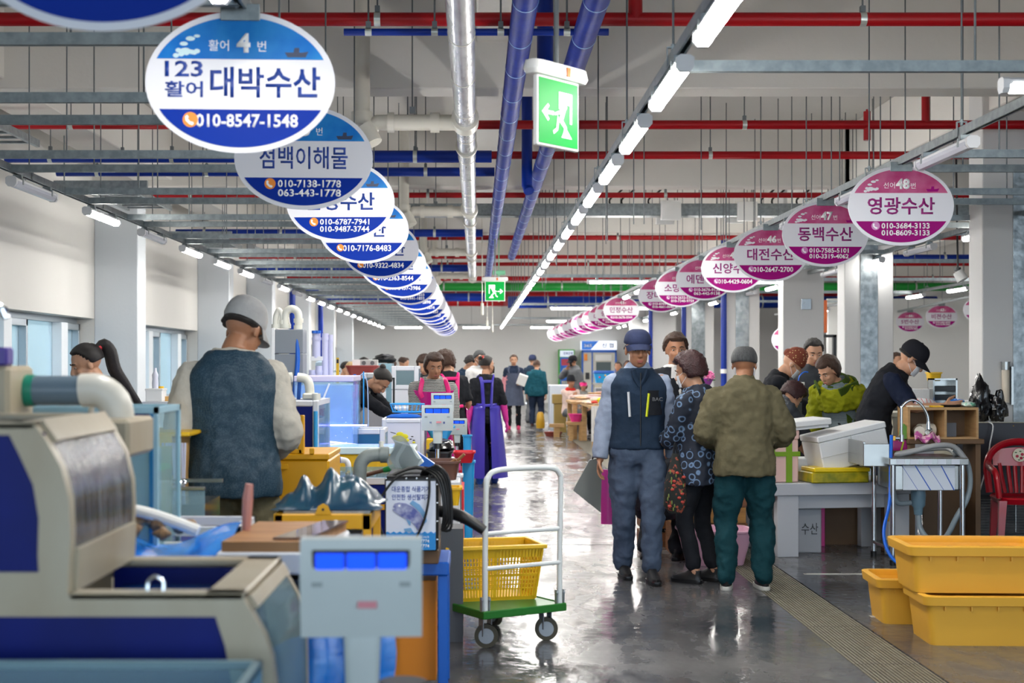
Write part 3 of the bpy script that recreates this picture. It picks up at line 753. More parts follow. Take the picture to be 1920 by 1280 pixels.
# ================================================================ people
SK = M('skin', (196,148,118), .5, var=.25, vs=14, col2=(180,126,98), bump=.05, bs=60)
SK2 = M('skin_tan', (168,118,88), .5, var=.25, vs=14, col2=(150,98,72), bump=.05, bs=60)
eye_w = M('eye_white', (176,166,158), .3); eye_b = M('eye_dark', (28,20,16), .15); lip = M('lip', (160,88,80), .45)
brow_m = M('brow', (40,32,28), .8)
def cloth(name, col, col2=None, rough=.85, bump=.5, bs=26): return M(name, col, rough, bump=bump, bs=bs, var=.35, vs=9, col2=col2 or tuple(int(v*.72) for v in col), spec=.2)
_tex = {}
def clouds(size):
    if size not in _tex:
        t = bpy.data.textures.new('folds', 'CLOUDS'); t.noise_scale = size; t.noise_depth = 2; _tex[size] = t
    return _tex[size]
def fuse(name, mb, voxel, mat, parent, smooth=3, folds=0, fsize=.12, decim=0, label=None):
    """one continuous surface out of overlapping lofts"""
    me = mb.mesh(name); b = bmesh.new(); b.from_mesh(me); bmesh.ops.recalc_face_normals(b, faces=b.faces); b.to_mesh(me); b.free()
    o = bpy.data.objects.new('tmp', me)
    m = o.modifiers.new('r', 'REMESH'); m.mode = 'VOXEL'; m.voxel_size = voxel
    if smooth: s = o.modifiers.new('s', 'SMOOTH'); s.factor = .5; s.iterations = smooth
    if folds:
        d = o.modifiers.new('d', 'DISPLACE'); d.texture = clouds(fsize); d.strength = folds*1.9; d.texture_coords = 'LOCAL'; d.mid_level = .5
        d2 = o.modifiers.new('d2', 'DISPLACE'); d2.texture = clouds(fsize*.35); d2.strength = folds*.9; d2.texture_coords = 'LOCAL'; d2.mid_level = .5
    out = evaluated(o); bpy.data.objects.remove(o); bpy.data.meshes.remove(me)
    out.name = name
    out.polygons.foreach_set('use_smooth', [True]*len(out.polygons)); out.materials.clear(); out.materials.append(mat)
    return inst(name, out, parent, label=label)
def V(*a): return Vector(a)
def ik(a, b, l1, l2, hint):
    """elbow/knee position between a and b"""
    d = b-a; L = d.length
    if L > (l1+l2)*.998: b = a+d.normalized()*(l1+l2)*.998; d = b-a; L = d.length
    x = (l1*l1-l2*l2+L*L)/(2*L); h = math.sqrt(max(l1*l1-x*x, 0)); n = d.normalized()
    q = hint-n*hint.dot(n); q = q.normalized() if q.length > 1e-6 else n.orthogonal()
    return a+n*x+q*h, b
class Spine:
    """spine bending forward (towards -Y) by lean degrees above the hips"""
    def __init__(s, pelvis, lean, side=0, tw=0, hipz=.93):
        s.h = hipz; s.pts = []; N = 60; p = Vector(pelvis); s.z0 = .60; s.z1 = 1.52
        s.tab = []
        # upwards
        q = Vector(pelvis); dz = .01; z = hipz; up = []
        while z < 1.55:
            k = min(1, max(0, (z-hipz+.03)/.40)); k = k*k*(3-2*k); a = R(lean)*k; b = R(side)*k
            up.append((z, q.copy(), a, b, R(tw)*k)); q = q+V(math.sin(b)*math.cos(a), -math.sin(a)*math.cos(b), math.cos(a)*math.cos(b))*dz; z += dz
        s.up = up; s.pelvis = Vector(pelvis)
    def at(s, z):
        if z <= s.h: return s.pelvis+V(0, 0, z-s.h), 0, 0, 0
        i = min(len(s.up)-1, int((z-s.h)/.01)); _, p, a, b, t = s.up[i]; return p, a, b, t
    def frame(s, z):
        p, a, b, t = s.at(z)
        up = V(math.sin(b)*math.cos(a), -math.sin(a)*math.cos(b), math.cos(a)*math.cos(b))
        x = V(math.cos(t), math.sin(t), 0); x = (x-up*x.dot(up)).normalized(); f = up.cross(x)
        return p, x, -f, up       # centre, left(+x), forward(-y), up
    def P(s, x, f, z):
        p, X, F, U = s.frame(z); return p+X*x+F*f
    def ring(s, z, hw, hd, n=20, e=.8, fo=0):
        p, X, F, U = s.frame(z); out = []
        for j in range(n):
            a = 2*math.pi*j/n; c, d = math.cos(a), math.sin(a)
            out.append(p+F*fo+X*hw*math.copysign(abs(c)**e, c)+F*hd*math.copysign(abs(d)**e, d))
        return out
TOR = [(.74,.165,.115,0),(.84,.172,.122,0),(.93,.168,.120,0),(1.0,.158,.112,.003),(1.08,.150,.105,.006),(1.18,.155,.108,.008),(1.28,.165,.114,.006),(1.35,.165,.110,0),(1.385,.150,.100,-.004),(1.42,.118,.086,-.008),(1.45,.090,.074,-.010),(1.48,.066,.062,-.006)]
def limb(mb, pts, rad, n=12, sub=3):
    q, r = spline([Vector(p) for p in pts], sub, list(rad)); mb.tube(q, r, n)
    mb.ell(pts[0], (rad[0],)*3, 10, 7); mb.ell(pts[-1], (rad[-1],)*3, 10, 7)
def hand(mb, w, d, side, curl, palm, k=1.0, fat=0):
    """w wrist, d direction, palm = direction the palm faces; five fingers"""
    d = d.normalized(); palm = (palm-d*palm.dot(d)); palm = palm.normalized() if palm.length > 1e-5 else d.orthogonal().normalized()
    s = d.cross(palm)*side      # towards the thumb
    pc = w+d*.048*k
    T = Matrix((s, palm, d)).transposed()
    mb.ell(pc, ((.040+fat)*k, (.016+fat)*k, .056*k), 12, 8, T)
    mb.tube([w-d*.03*k, w+d*.02*k], [(.026+fat)*k, (.027+fat)*k], 10)
    for i, (off, L, r) in enumerate(((.030, .070, .0092), (.010, .078, .0095), (-.010, .073, .0092), (-.029, .058, .0082))):
        p = w+d*.088*k+s*off*k; dirv = (d+s*off*2.2).normalized(); pts = [w+d*.05*k+s*off*.8*k, p]; c = R(curl*(.9+.1*i))
        for seg, f in ((.42, .55), (.32, 1.15), (.26, 1.6)):
            dv = dirv*math.cos(c*f)+palm*math.sin(c*f); p = p+dv*L*seg*k; pts.append(p)
        mb.tube(pts, [(r+fat)*k*1.05, (r+fat)*k, (r+fat)*k*.95, (r+fat)*k*.88, (r+fat)*k*.75], 8)
        mb.ell(pts[-1], ((r+fat)*k*.75,)*3, 6, 4)
    p = w+d*.022*k+s*.028*k; c = R(curl)*.5
    dv = (d*.65+s*.75+palm*.25).normalized(); p2 = p+dv*.042*k; dv2 = (d*.85+s*.3+palm*(.2+math.sin(c))).normalized(); p3 = p2+dv2*.034*k; p4 = p3+(dv2+palm*.3*math.sin(c)).normalized()*.026*k
    mb.tube([w+d*.01*k+s*.01*k, p, p2, p3, p4], [(.014+fat)*k, (.0135+fat)*k, (.0115+fat)*k, (.0105+fat)*k, (.0085+fat)*k], 8); mb.ell(p4, ((.0085+fat)*k,)*3, 6, 4)
def person(label, loc, rz, H=1.68, lean=3, side=0, pelvis=(0,0,0), hipdrop=0, head=(0,0,0), rh=None, lh=None, rhint=None, lhint=None, feet=None, knees=None,
           top=None, bottom=None, shoes=None, extra=(), hair=None, hat=None, skin=None, lod=1, curl=35, wide=1.0, mask=None, glove=None, group=None, glasses=False, palms=None, dirs=None, deep=1.0, ap=None):
    """figure built at 1.75 m and scaled; faces -Y before turning. r* is the figure's right (its -x side)"""
    t = thing('person', label, 'person', loc, rz, group)
    k = H/1.715; t.scale = (k, k, k); _mats[t.name] = _mats[t.name] @ Matrix.Scale(k, 4)
    vox = (.0072, .012, .02)[lod]; vc = (.0135, .018, .026)[lod]; shoes = shoes or dict(mat=shoe_b); skin = skin or SK
    hz = .93-hipdrop
    pv = V(pelvis[0], pelvis[1], hz); sp = Spine(pv, lean, side)
    HS = .93-hz       # the tables below use standing heights
    sp.h = .93
    sp.up = [(z+HS, p, a, b, tt) for z, p, a, b, tt in Spine(pv, lean, side, 0, hz).up]
    if HS: 
        # rebuild with standing table heights
        s2 = Spine(V(0, 0, .93), lean, side); off = pv-V(0, 0, .93)
        sp.up = [(z, p+off, a, b, tt) for z, p, a, b, tt in s2.up]
    sp.pelvis = pv
    w = wide; dp = deep
    sh = [sp.P(-.160*w, -.005, 1.375), sp.P(.160*w, -.005, 1.375)]
    hands = [rh or (-.25, .03, .80-HS*0), lh or (.25, .03, .80)]
    hints = [V(*(rhint or (-.35, 1, -.1))), V(*(lhint or (.35, 1, -.1)))]
    arms = []
    for i in (0, 1):
        e, wr = ik(sh[i], V(*hands[i]), .285, .255, hints[i]); arms.append((sh[i], e, wr))
    feet = feet or ((-.11, 0, .0), (.11, 0, .0)); legs = []
    for i, sx in ((0, -1), (1, 1)):
        hp = pv+V(sx*.088*w, 0, -.03); f = V(*feet[i]); an = f+V(0, .03, .085)
        kh = V(*(knees[i] if knees else (sx*.08, -1, .1))); kn, an2 = ik(hp, an, .43, .405, kh); legs.append((hp, kn, an2))
    # ---- head frame
    nk, X, F, U = sp.frame(1.47)
    pit, yaw, tilt = head
    Rh = rot(0, 0, R(yaw)) @ rot(R(pit), 0, 0) @ rot(0, R(tilt), 0)
    hf = Rh @ V(0, -1, 0); hu = Rh @ V(0, 0, 1); hx = Rh @ V(1, 0, 0)
    base = nk+U*.008+V(0, 0, .004)
    hc = base+hu*.112+hf*.022
    HK = 1.07
    def HP(x, f, u): return hc+(hx*x+hf*f+hu*u)*HK
    HT = Matrix((hx*HK, -hf*HK, hu*HK)).transposed()
    # ---- body
    m = MB()
    m.loft([sp.ring(z, hw*w*.86, hd*dp*.84, 16, .9, fo) for z, hw, hd, fo in TOR[1:]])
    m.tube([nk-U*.05, nk+U*.02, base+hu*.03, hc-hu*.02], [.062, .056, .054, .05], 12)
    for a, e, wr in arms: limb(m, [a, a*.5+e*.5, e, e*.5+wr*.5, wr], [.050, .046, .037, .034, .025])
    for i, (hp, kn, an) in enumerate(legs):
        limb(m, [hp, hp*.5+kn*.5, kn, kn*.55+an*.45, an], [.082, .074, .054, .052, .036])
        f = an+V(0, -.09, -.06); m.ell(f, (.038, .11, .028), 10, 6)
    m.ell(HP(0, -.012, .035), (.074, .094, .086), 18, 14, HT); m.ell(HP(0, .028, -.035), (.058, .062, .078), 16, 12, HT)
    m.ell(HP(0, .055, -.085), (.026, .026, .022), 10, 8, HT)
    if lod < 2:
        m.tube([HP(0, .082, .022), HP(0, .098, -.008), HP(0, .106, -.026)], [.009, .011, .0135], 8); m.ell(HP(0, .100, -.029), (.017, .014, .010), 8, 6, HT)
        m.ell(HP(0, .072, .030), (.050, .017, .010), 12, 6, HT)
        for sx in (-1, 1): m.ell(HP(sx*.036, .062, -.022), (.020, .022, .018), 8, 6, HT)
        m.ell(HP(0, .086, -.058), (.024, .010, .0065), 10, 6, HT); m.ell(HP(0, .083, -.070), (.020, .010, .0065), 10, 6, HT)
    for sx in (-1, 1): m.ell(HP(sx*.076, -.004, -.005), (.009, .019, .032), 8, 8, HT)
    palms = palms or (None, None); dirs = dirs or (None, None)
    hd_ = []
    for i, (a, e, wr) in enumerate(arms):
        d = V(*dirs[i]) if dirs[i] else (wr-e).normalized(); pl = V(*palms[i]) if palms[i] else V((1, -1)[i]*.9, -.3, 0)
        hd_.append((wr, d, (-1, 1)[i]*1, pl))
        if not glove: hand(m, wr, d, (1, -1)[i], curl if not isinstance(curl, tuple) else curl[i], pl, 1.0, .0 if lod == 0 else (.001 if lod == 1 else .004))
    fuse('body', m, vox, skin, t, 2)
    if lod < 2 and pit is not None:
        for sx in (-1, 1):
            MB().ell(HP(sx*.031, .077, .008), (.0115, .006, .0048), 10, 8, HT).build('eye', eye_w, t)
            MB().ell(HP(sx*.031, .0835, .008), (.0052, .0018, .0048), 8, 6, HT).build('iris', eye_b, t)
            MB().tube([HP(sx*.014, .088, .030), HP(sx*.032, .086, .036), HP(sx*.052, .074, .030)], [.003, .0042, .002], 6).build('eyebrow', brow_m, t)
        MB().ell(HP(0, .0935, -.058), (.021, .004, .0045), 10, 6, HT).ell(HP(0, .091, -.067), (.018, .004, .0048), 10, 6, HT).build('lips', lip, t)
    # ---- trousers or leggings
    if bottom:
        b = MB(); lo = bottom.get('loose', 1.0); hem = bottom.get('hem', .0)
        b.loft([sp.ring(z, (hw+.008)*w*(.97+.04*lo), (hd+.008)*dp, 16, .85, fo) for z, hw, hd, fo in [(.80,.150,.112,0),(.86,.172,.125,0),(.93,.172,.123,0),(1.0,.162,.115,0),(1.05,.155,.108,.003)]])
        for i, (hp, kn, an) in enumerate(legs):
            end = kn+(an-kn)*(.96-hem)
            r = [.100, .088*lo, .072*lo, .068*lo, .060*(.5+.5*lo)]
            limb(b, [hp+V(0, 0, .01), hp*.5+kn*.5, kn, kn*.5+end*.5, end], r, 14)
        fuse('trousers', b, vc, bottom['mat'], t, 3, bottom.get('fold', .022), .13)
    if shoes:
        for i, (hp, kn, an) in enumerate(legs):
            f = V(*feet[i]); q = MB(); yw = shoes.get('yaw', (0, 0))[i]; FT = rot(0, 0, R(yw)).to_4x4(); FT.translation = an+V(0, -.03, -.085) if not feet else V(f.x, f.y, f.z)
            fk = lod
            q.rbox_lathe([(.042, .128, .0), (.045, .133, .008), (.044, .132, .028)], (0, -.045, 0), .7, 18)
            sole = q; so = MB(); so.v, so.f = q.v, q.f
            up = MB()
            up.loft([[(.041*sx*math.cos(a_), -.045+yo+.126*sy*math.sin(a_), z) for a_ in [2*math.pi*j/16 for j in range(16)]] for z, sx, sy, yo in ((.022, 1, 1, 0), (.045, .98, .97, .0), (.062, .9, .80, .02), (.078, .84, .55, .055), (.098, .82, .42, .07))])
            if shoes.get('boot'): up.tube([V(0, .04, .03), V(0, .045, .15), V(0, .04, shoes['boot'])], [.05, .052, .06], 14)
            me = so.mesh('sole'); me.transform(FT); me.materials.append(shoes.get('sole', black_p)); o1 = up.mesh('shoe'); o1.transform(FT); o1.materials.append(shoes['mat'])
            for q_ in (me, o1): q_.polygons.foreach_set('use_smooth', [True]*len(q_.polygons)); q_.set_sharp_from_angle(angle=R(40))
            oo = inst('shoe', o1, t); inst('sole', me, oo)
    # ---- upper garments: list of dicts from inside out
    for g in (top or []):
        b = MB(); th = g.get('th', .012); hem = g.get('hem', .86); neck = g.get('neck', 1.475)
        rows = [r for r in TOR if hem < r[0] < neck]; 
        def lerp(z):
            for a_, b_ in zip(TOR, TOR[1:]):
                if a_[0] <= z <= b_[0]:
                    q = (z-a_[0])/(b_[0]-a_[0]); return (z,)+tuple(a_[j]*(1-q)+b_[j]*q for j in (1, 2, 3))
            return (z,)+TOR[0][1:] if z < TOR[0][0] else (z,)+TOR[-1][1:]
        rows = [lerp(hem)]+rows+[lerp(neck)]
        fl = g.get('flare', 0)
        b.loft([sp.ring(z, (hw+th+fl*max(0, 1.1-z))*w, (hd+th+fl*max(0, 1.1-z))*dp, 20, .82, fo) for z, hw, hd, fo in rows])
        for i in (0, 1):
            q0 = 1 if g.get('sleeve', 1.0) != 0 else .8
            b.ell(sh[i]*q0+sp.P(0, 0, 1.375)*(1-q0)+V(0, 0, -.005), (.055+th*.8*q0, .058+th*.8*q0, (.050+th*.7)*q0), 12, 8)
            a, e, wr = arms[i]; sl = g.get('sleeve', 1.0)
            if isinstance(sl, tuple): sl = sl[i]
            if sl > 0:
                P_ = [a, a*.5+e*.5, e, e*.5+wr*.5, wr]; rr_ = [.050+th*.9, .050+th, .045+th, .040+th, .034+th]
                tot = sl*4; n_ = int(tot); fr = tot-n_; pts = P_[:n_+1]; rs = rr_[:n_+1]
                if fr > .02 and n_ < 4: pts.append(P_[n_]+(P_[n_+1]-P_[n_])*fr); rs.append(rr_[n_]*(1-fr)+rr_[n_+1]*fr)
                if g.get('wide'): rs = [r_+g['wide'] for r_ in rs]
                q, r_ = spline([Vector(p) for p in pts], 3, rs); b.tube(q, r_, 14)
                b.ell(e, (.045+th,)*3, 10, 7) if sl > .5 else None
        if g.get('collar'):
            b.loft([sp.ring(z, hw, hw, 16, 1, 0) for z, hw in ((1.44, .085), (1.475, .075), (1.505, .072), (1.51, .060), (1.46, .06))])
        fuse(g.get('name', 'shirt'), b, vc*(.9 if lod == 0 else 1), g['mat'], t, 3, g.get('fold', .016), g.get('fs', .11), label=g.get('label'))
    if glove:
        b = MB()
        for i, (wr, d, s_, pl) in enumerate(hd_):
            e = arms[i][1]; hand(b, wr, d, (1, -1)[i], 30, pl, 1.05, .004)
            L = glove.get('len', .5); b.tube([e+(wr-e)*(1-L), e+(wr-e)*(1-L*.5), wr], [.052, .045, .036], 12)
        fuse('gloves', b, .009 if lod < 2 else .014, glove['mat'], t, 2, .006, .05)
    # ---- apron
    if ap:
        def arow(z, hw, hd, n=14, a0=-160, a1=-20, th=.03):
            p, X_, F_, U_ = sp.frame(z); out = []
            for j in range(n+1):
                a_ = R(a0+(a1-a0)*j/n); out.append(p+X_*(hw+th)*math.cos(a_)*w-F_*(hd+th)*math.sin(a_)*dp)
            return out
        zt, zb, wrap = ap.get('top', 1.30), ap.get('bot', .45), ap.get('wrap', 30)
        rows = []
        nv = 26
        for j in range(nv+1):
            z = zt+(zb-zt)*j/nv
            hw, hd = (.165, .118)
            if z > 1.05: a_span = ap.get('bib', 52)+(1.30-z)*60
            else: a_span = 90+wrap
            q_ = max(0, .95-z); hw += q_*.10*ap.get('flare', 1); hd += q_*.12*ap.get('flare', 1)
            rows.append(arow(z, hw, hd, 22, -90-a_span, -90+a_span))
        if ap.get('wave', 1):
            for j, r_ in enumerate(rows):
                z = zt+(zb-zt)*j/nv
                if z < 1.0:
                    c_ = sp.at(z)[0]
                    for i_, p_ in enumerate(r_): r_[i_] = p_+(p_-c_).normalized()*math.sin(i_*1.35+j*.04)*.012*min(1, (1-z)*4)
        def fn(u, v):
            j = min(nv, int(round(v*nv))); i_ = min(22, int(round(u*22))); return rows[j][i_]
        an = MB().sheet(fn, 22, nv, .006); ao = an.build('apron', ap['mat'], t, angle=80)
        st_ = MB()
        for sx in (-1, 1):
            st_.tube([sp.P(sx*.10*w, .135*dp, 1.30), sp.P(sx*.12*w, .125*dp, 1.36), sp.P(sx*.10*w, .06, 1.455), sp.P(sx*.09*w, -.06, 1.45), sp.P(sx*.07*w, -.128*dp, 1.36), sp.P(-sx*.03*w if ap.get('cross') else sx*.06*w, -.135*dp, 1.2), sp.P(-sx*.1*w if ap.get('cross') else sx*.05*w, -.14*dp, 1.02)], .011, 8, flat=2.2, smoothpath=4)
        st_.tube([sp.P(-.155*w, .02, 1.06), sp.P(-.11*w, -.115*dp, 1.06), sp.P(0, -.14*dp, 1.05), sp.P(.11*w, -.115*dp, 1.06), sp.P(.155*w, .02, 1.06)], .010, 8, flat=2, smoothpath=3)
        if ap.get('bar'): st_.tube([sp.P(-.07*w, -.132*dp, 1.37), sp.P(.07*w, -.132*dp, 1.37)], .010, 8, flat=2)
        st_.build('apron_strap', ap.get('strap', ap['mat']), ao)
    # ---- hair
    if hair:
        hs, hm = hair[0], hair[1]; h = MB(); nu, nv = (40, 26) if lod < 2 else (24, 16)
        th = {'short': .014, 'thin': .011, 'bob': .026, 'bun': .012, 'pony': .014, 'curly': .034, 'cap': .010, 'perm': .030, 'thick': .024}[hs]
        vs = []; fs = []
        lowb = {'short': -.42, 'thin': -.40, 'bob': -.95, 'bun': -.40, 'pony': -.40, 'curly': -.7, 'cap': -.42, 'perm': -.75, 'thick': -.5}[hs]
        seed = hash(label) % 97 if False else len(label)
        for i in range(nv+1):
            el = -math.pi/2+math.pi*i/nv
            for j in range(nu):
                az = 2*math.pi*j/nu; dv = V(math.cos(el)*math.sin(az), math.cos(el)*math.cos(az), math.sin(el))   # y forward
                front = dv.y
                # hairline height as a function of direction
                line = .52 if front > .55 else (lowb+(.52-lowb)*max(0, min(1, (front+.05)/.6)))
                if hs in ('bob', 'curly', 'perm', 'thick') and front > .55: line = .40
                inside = (dv.z-line)/.12; inside = max(0, min(1, inside))
                fz = 0
                if hs in ('curly', 'perm', 'thick', 'bob', 'short'):
                    sc = 24 if hs in ('curly', 'perm') else 9
                    fz = noise.noise(dv*sc*.5+V(seed, 0, 0))*(.016 if hs in ('curly', 'perm') else .007)+noise.noise(V(dv.x*26, dv.y*26, dv.z*5))*.006
                rr_ = (V(dv.x*.074, dv.y*.094, dv.z*.086)*(1+0)).length
                add = (th+fz)*inside-.02*(1-inside)
                if hs == 'thin' and dv.z > .8 and front < .3: add = -.003
                if hat and dv.z > -.05: add = min(add, -.002)
                p = V(dv.x*.076, dv.y*.096-.012, dv.z*.088+.035); p = p+dv*add
                if dv.z < -.1 and front < .3: p.z -= .02*inside*(1 if hs in ('bob', 'curly', 'perm') else .3); 
                vs.append(HP(p.x, p.y, p.z))
        for i in range(nv):
            for j in range(nu): fs.append((i*nu+j, i*nu+(j+1) % nu, (i+1)*nu+(j+1) % nu, (i+1)*nu+j))
        h.add(vs, fs)
        if hs == 'bun': h.ell(HP(0, -.10, .10), (.035, .032, .03), 12, 8, HT)
        if hs == 'pony':
            h.tube([HP(0, -.10, .07), HP(0, -.145, .08), HP(0, -.165, .02), HP(.0, -.15, -.09), HP(0, -.17, -.2), HP(0, -.2, -.32), HP(.01, -.23, -.42)], [.018, .03, .036, .036, .032, .022, .006], 10, flat=1.3, smoothpath=3)
        h.build('hair', hm, t, angle=180)
    # ---- hats
    if hat:
        kind, hm = hat[0], hat[1]; h = MB()
        dome = []
        N = 24
        tall = {'cap': .0, 'flat': -.012, 'fedora': .02, 'wrap': .02, 'visor': -.03}[kind]
        if kind != 'visor': tall += .004
        for i in range(8):
            el = R(4+86*i/7); wd = .090*math.cos(el)**(.6 if kind != 'wrap' else .9)+.004
            dome.append([HP(wd*.95*math.cos(2*math.pi*j/N), -.012+wd*1.17*math.sin(2*math.pi*j/N), .042+(.102+tall)*math.sin(el)*(1)) for j in range(N)])
        if kind == 'visor': dome = dome[:3]
        h.loft([[HP(.083*math.cos(2*math.pi*j/N), -.012+.103*math.sin(2*math.pi*j/N), .042 if kind == 'flat' else .026) for j in range(N)]]+dome)
        if kind == 'wrap': h.ell(HP(0, -.10, .06), (.05, .035, .04), 12, 8, HT); h.ell(HP(.0, .0, .13), (.06, .07, .05), 12, 8, HT)
        ho = h.build('cap' if kind in ('cap', 'flat') else 'hat', hm, t, angle=60)
        br = MB(); bm = hat[2] if len(hat) > 2 else hm
        if kind in ('cap', 'visor', 'flat'):
            L = .075 if kind == 'cap' else (.05 if kind == 'flat' else .09)
            def fn(u, v):
                a_ = R(-72+144*u); r1 = (.086, .106); x = math.sin(a_)*r1[0]*(1-.12*v); y = -.012+math.cos(a_)*r1[1]+v*L*math.cos(a_)**.6 if abs(a_) < 1.57 else -.012
                return HP(x, y, (.050 if kind == 'flat' else .040)-.028*v*1.2-.02*(abs(u-.5)*2)**2)
            br.sheet(fn, 16, 5, .004)
        elif kind == 'fedora':
            br.loft([[HP(r_*.95*math.cos(2*math.pi*j/N), -.012+r_*1.12*math.sin(2*math.pi*j/N), z_) for j in range(N)] for r_, z_ in ((.088, .05), (.145, .036), (.147, .032), (.088, .038))])
        if br.v: br.build('brim', bm, ho, angle=60)
        if kind == 'cap' and lod < 2: MB().ell(HP(0, -.012, .148), (.008, .008, .005), 8, 5, HT).build('button', hm, ho)
    if mask:
        q = MB()
        def fn(u, v):
            a_ = R(-62+124*u); return HP(math.sin(a_)*.066, .036+math.cos(a_)*.062*(1-.12*abs(v-.35)), -.005-.085*v)
        q.sheet(fn, 14, 6, .004); mo = q.build('face_mask', mask, t, angle=80)
        for sx in (-1, 1): MB().tube([HP(sx*.058, .066, -.015), HP(sx*.078, .0, .01), HP(sx*.08, -.02, -.01), HP(sx*.058, .062, -.075)], .0018, 5, smoothpath=3).build('ear_loop', mask, mo)
    if glasses:
        q = MB()
        for sx in (-1, 1):
            q.tube([HP(sx*.033+.020*math.cos(a_), .098, .008+.016*math.sin(a_)) for a_ in [2*math.pi*i/12 for i in range(13)]], .0016, 5)
            q.tube([HP(sx*.053, .095, .012), HP(sx*.078, .0, .012)], .0016, 5)
        q.tube([HP(-.013, .1, .01), HP(.013, .1, .01)], .0016, 5); q.build('glasses', black_p, t)
    t['_dummy'] = 0; del t['_dummy']
    return t, sp, HP, arms, HT
hair_black = M('hair_black', (24,20,20), .42, bump=.9, bs=120, stretch=(6,6,.6), var=.4, vs=30, col2=(52,44,42))
hair_grey = M('hair_grey', (92,94,96), .5, bump=.9, bs=120, stretch=(6,6,.6), var=.7, vs=24, col2=(40,42,46))
hair_brown = M('hair_brown', (78,50,34), .45, bump=.9, bs=120, stretch=(6,6,.6), var=.5, vs=24, col2=(44,28,20))
hair_maroon = M('hair_maroon', (58,26,28), .45, bump=.9, bs=90, var=.5, vs=30, col2=(34,16,18))
mask_w = M('mask_white', (222,226,232), .7); mask_b = M('mask_black', (26,27,30), .8)
nav = cloth('navy_cloth', (34,50,70)); blk = cloth('black_cloth', (30,32,38)); greyblue = cloth('grey_blue_trousers', (76,90,112)); pale = cloth('pale_shirt', (150,162,184)); wht = cloth('white_cloth', (216,214,212))
olive = cloth('olive_jacket', (98,92,70)); teal = cloth('dark_teal_trousers', (16,58,66)); khaki = cloth('khaki_trousers', (104,98,76)); beige = cloth('beige_sleeves', (196,190,178))
denim = cloth('navy_trousers', (36,48,70)); tealc = cloth('teal_coat', (22,78,92)); greyc = cloth('grey_cloth', (104,106,110)); dgrey = cloth('dark_grey_cloth', (66,70,76))
mesh_vest = Mpat('mesh_vest', 'dots', (14,50,70), (62,84,96), 160, .6, .34)
rings_m = Mpat('ring_print', 'rings', (20,28,44), (112,140,176), 15, .8, .40)
floral = Mpat('floral_print', 'blotch', (22,26,24), (150,70,50), 34, .8, .60)
stripe_bw = Mpat('black_white_stripe', 'stripe', (28,30,34), (196,196,190), 22, .8, .6)
stripe_grey = Mpat('grey_teal_stripe', 'stripe', (72,92,102), (140,150,152), 32, .8, .6)
greenj = cloth('green_jacket', (66,86,28)); limej = cloth('lime_sleeve', (136,140,18))
pinkap = M('magenta_vinyl', (196,24,132), .25, coat=.4, bump=.5, bs=9); purpap = M('purple_vinyl', (62,52,168), .35, bump=.3, bs=9, coat=.2); pglove = M('pink_rubber', (214,54,150), .4)
greyap = cloth('grey_blue_apron', (84,92,112)); pinksl = cloth('pink_sleeve', (222,150,160)); hotp = M('hot_pink_strap', (226,20,120), .5)
shoe_b = M('black_shoe', (26,26,28), .45); sole_w = M('white_sole', (206,204,198), .5); bootb = M('blue_boot', (24,84,190), .35); bootp = M('pink_boot', (196,44,96), .35); bootr=M('red_boot',(190,30,40),.35)
lightgrey_cap = cloth('light_grey_cap', (176,176,176)); navycap = cloth('navy_cap', (48,56,86)); blackcap = cloth('black_cap', (30,31,38)); tancap = cloth('tan_cap', (196,170,128))
wrap_m = Mpat('brown_dotted_scarf', 'dots', (118,54,34), (214,184,130), 40, .8, .22)
def facing(a): return R(a)
# --- the man with the mesh vest, back to the camera, at the left
t, sp, HP, arms, HT = person('man in grey cap and blue mesh vest, back turned, among the tanks', (-1.17, 6.85, 0), R(188), H=1.80, lean=6, head=(28, -38, 0), rh=(-.20, -.22, 1.0), lh=(.20, -.22, 1.02), wide=1.12, deep=1.1,
    rhint=(-.36, 1, -.45), lhint=(.36, 1, -.45), hair=('short', hair_black), hat=('cap', lightgrey_cap), skin=SK2, lod=0, top=[dict(name='shirt', mat=beige, th=.016, hem=1.0, wide=.012), dict(name='mesh_vest', mat=mesh_vest, th=.030, hem=.80, sleeve=.0, neck=1.47, fold=.012)], bottom=dict(mat=khaki, loose=1.25), shoes=dict(mat=shoe_b))
# --- the walking man
t, sp, HP, arms, HT = person('man in navy cap and navy zip vest walking towards the camera in the aisle', (1.10, 9.75, 0), R(4), H=1.70, lean=1, head=(6, 0, 0), rh=(-.265, -.02, .80), lh=(.262, .02, .84), feet=((-.07, .10, .0), (.075, -.17, .0)), hair=('short', hair_grey), hat=('flat', navycap), skin=SK2, lod=0, wide=1.06,
    top=[dict(name='shirt', mat=pale, th=.014, hem=1.0, neck=1.49, wide=.006, collar=1), dict(name='vest', mat=nav, th=.028, hem=.90, sleeve=0, neck=1.465, fold=.010)], bottom=dict(mat=greyblue, loose=1.15, fold=.024), shoes=dict(mat=shoe_b), curl=40)
def strip_on(sp, pts, off, name, mat, par, r=.006, flat=1.6):
    MB().tube([sp.P(x, off, z) for x, z in pts], r, 8, flat=flat, smoothpath=3).build(name, mat, par)
zipw = M('zip_white', (210,214,220), .4); zipy = M('zip_yellow', (214,222,20), .4)
strip_on(sp, [(-.085, 1.30), (-.080, 1.22), (-.075, 1.14)], .146, 'zip', zipw, t, .007)
strip_on(sp, [(.055, 1.295), (.048, 1.22), (.040, 1.14)], .150, 'zip', zipy, t, .007)
strip_on(sp, [(0, 1.44), (0, 1.3), (0, 1.1), (0, .93)], .146, 'zip', black_p, t, .004)
q = MB().sheet(lambda u, v: sp.P(.05+.105*u, .149-.05*u*u, 1.31-.17*v), 8, 5, .005); po = q.build('chest_pocket', blk, t)
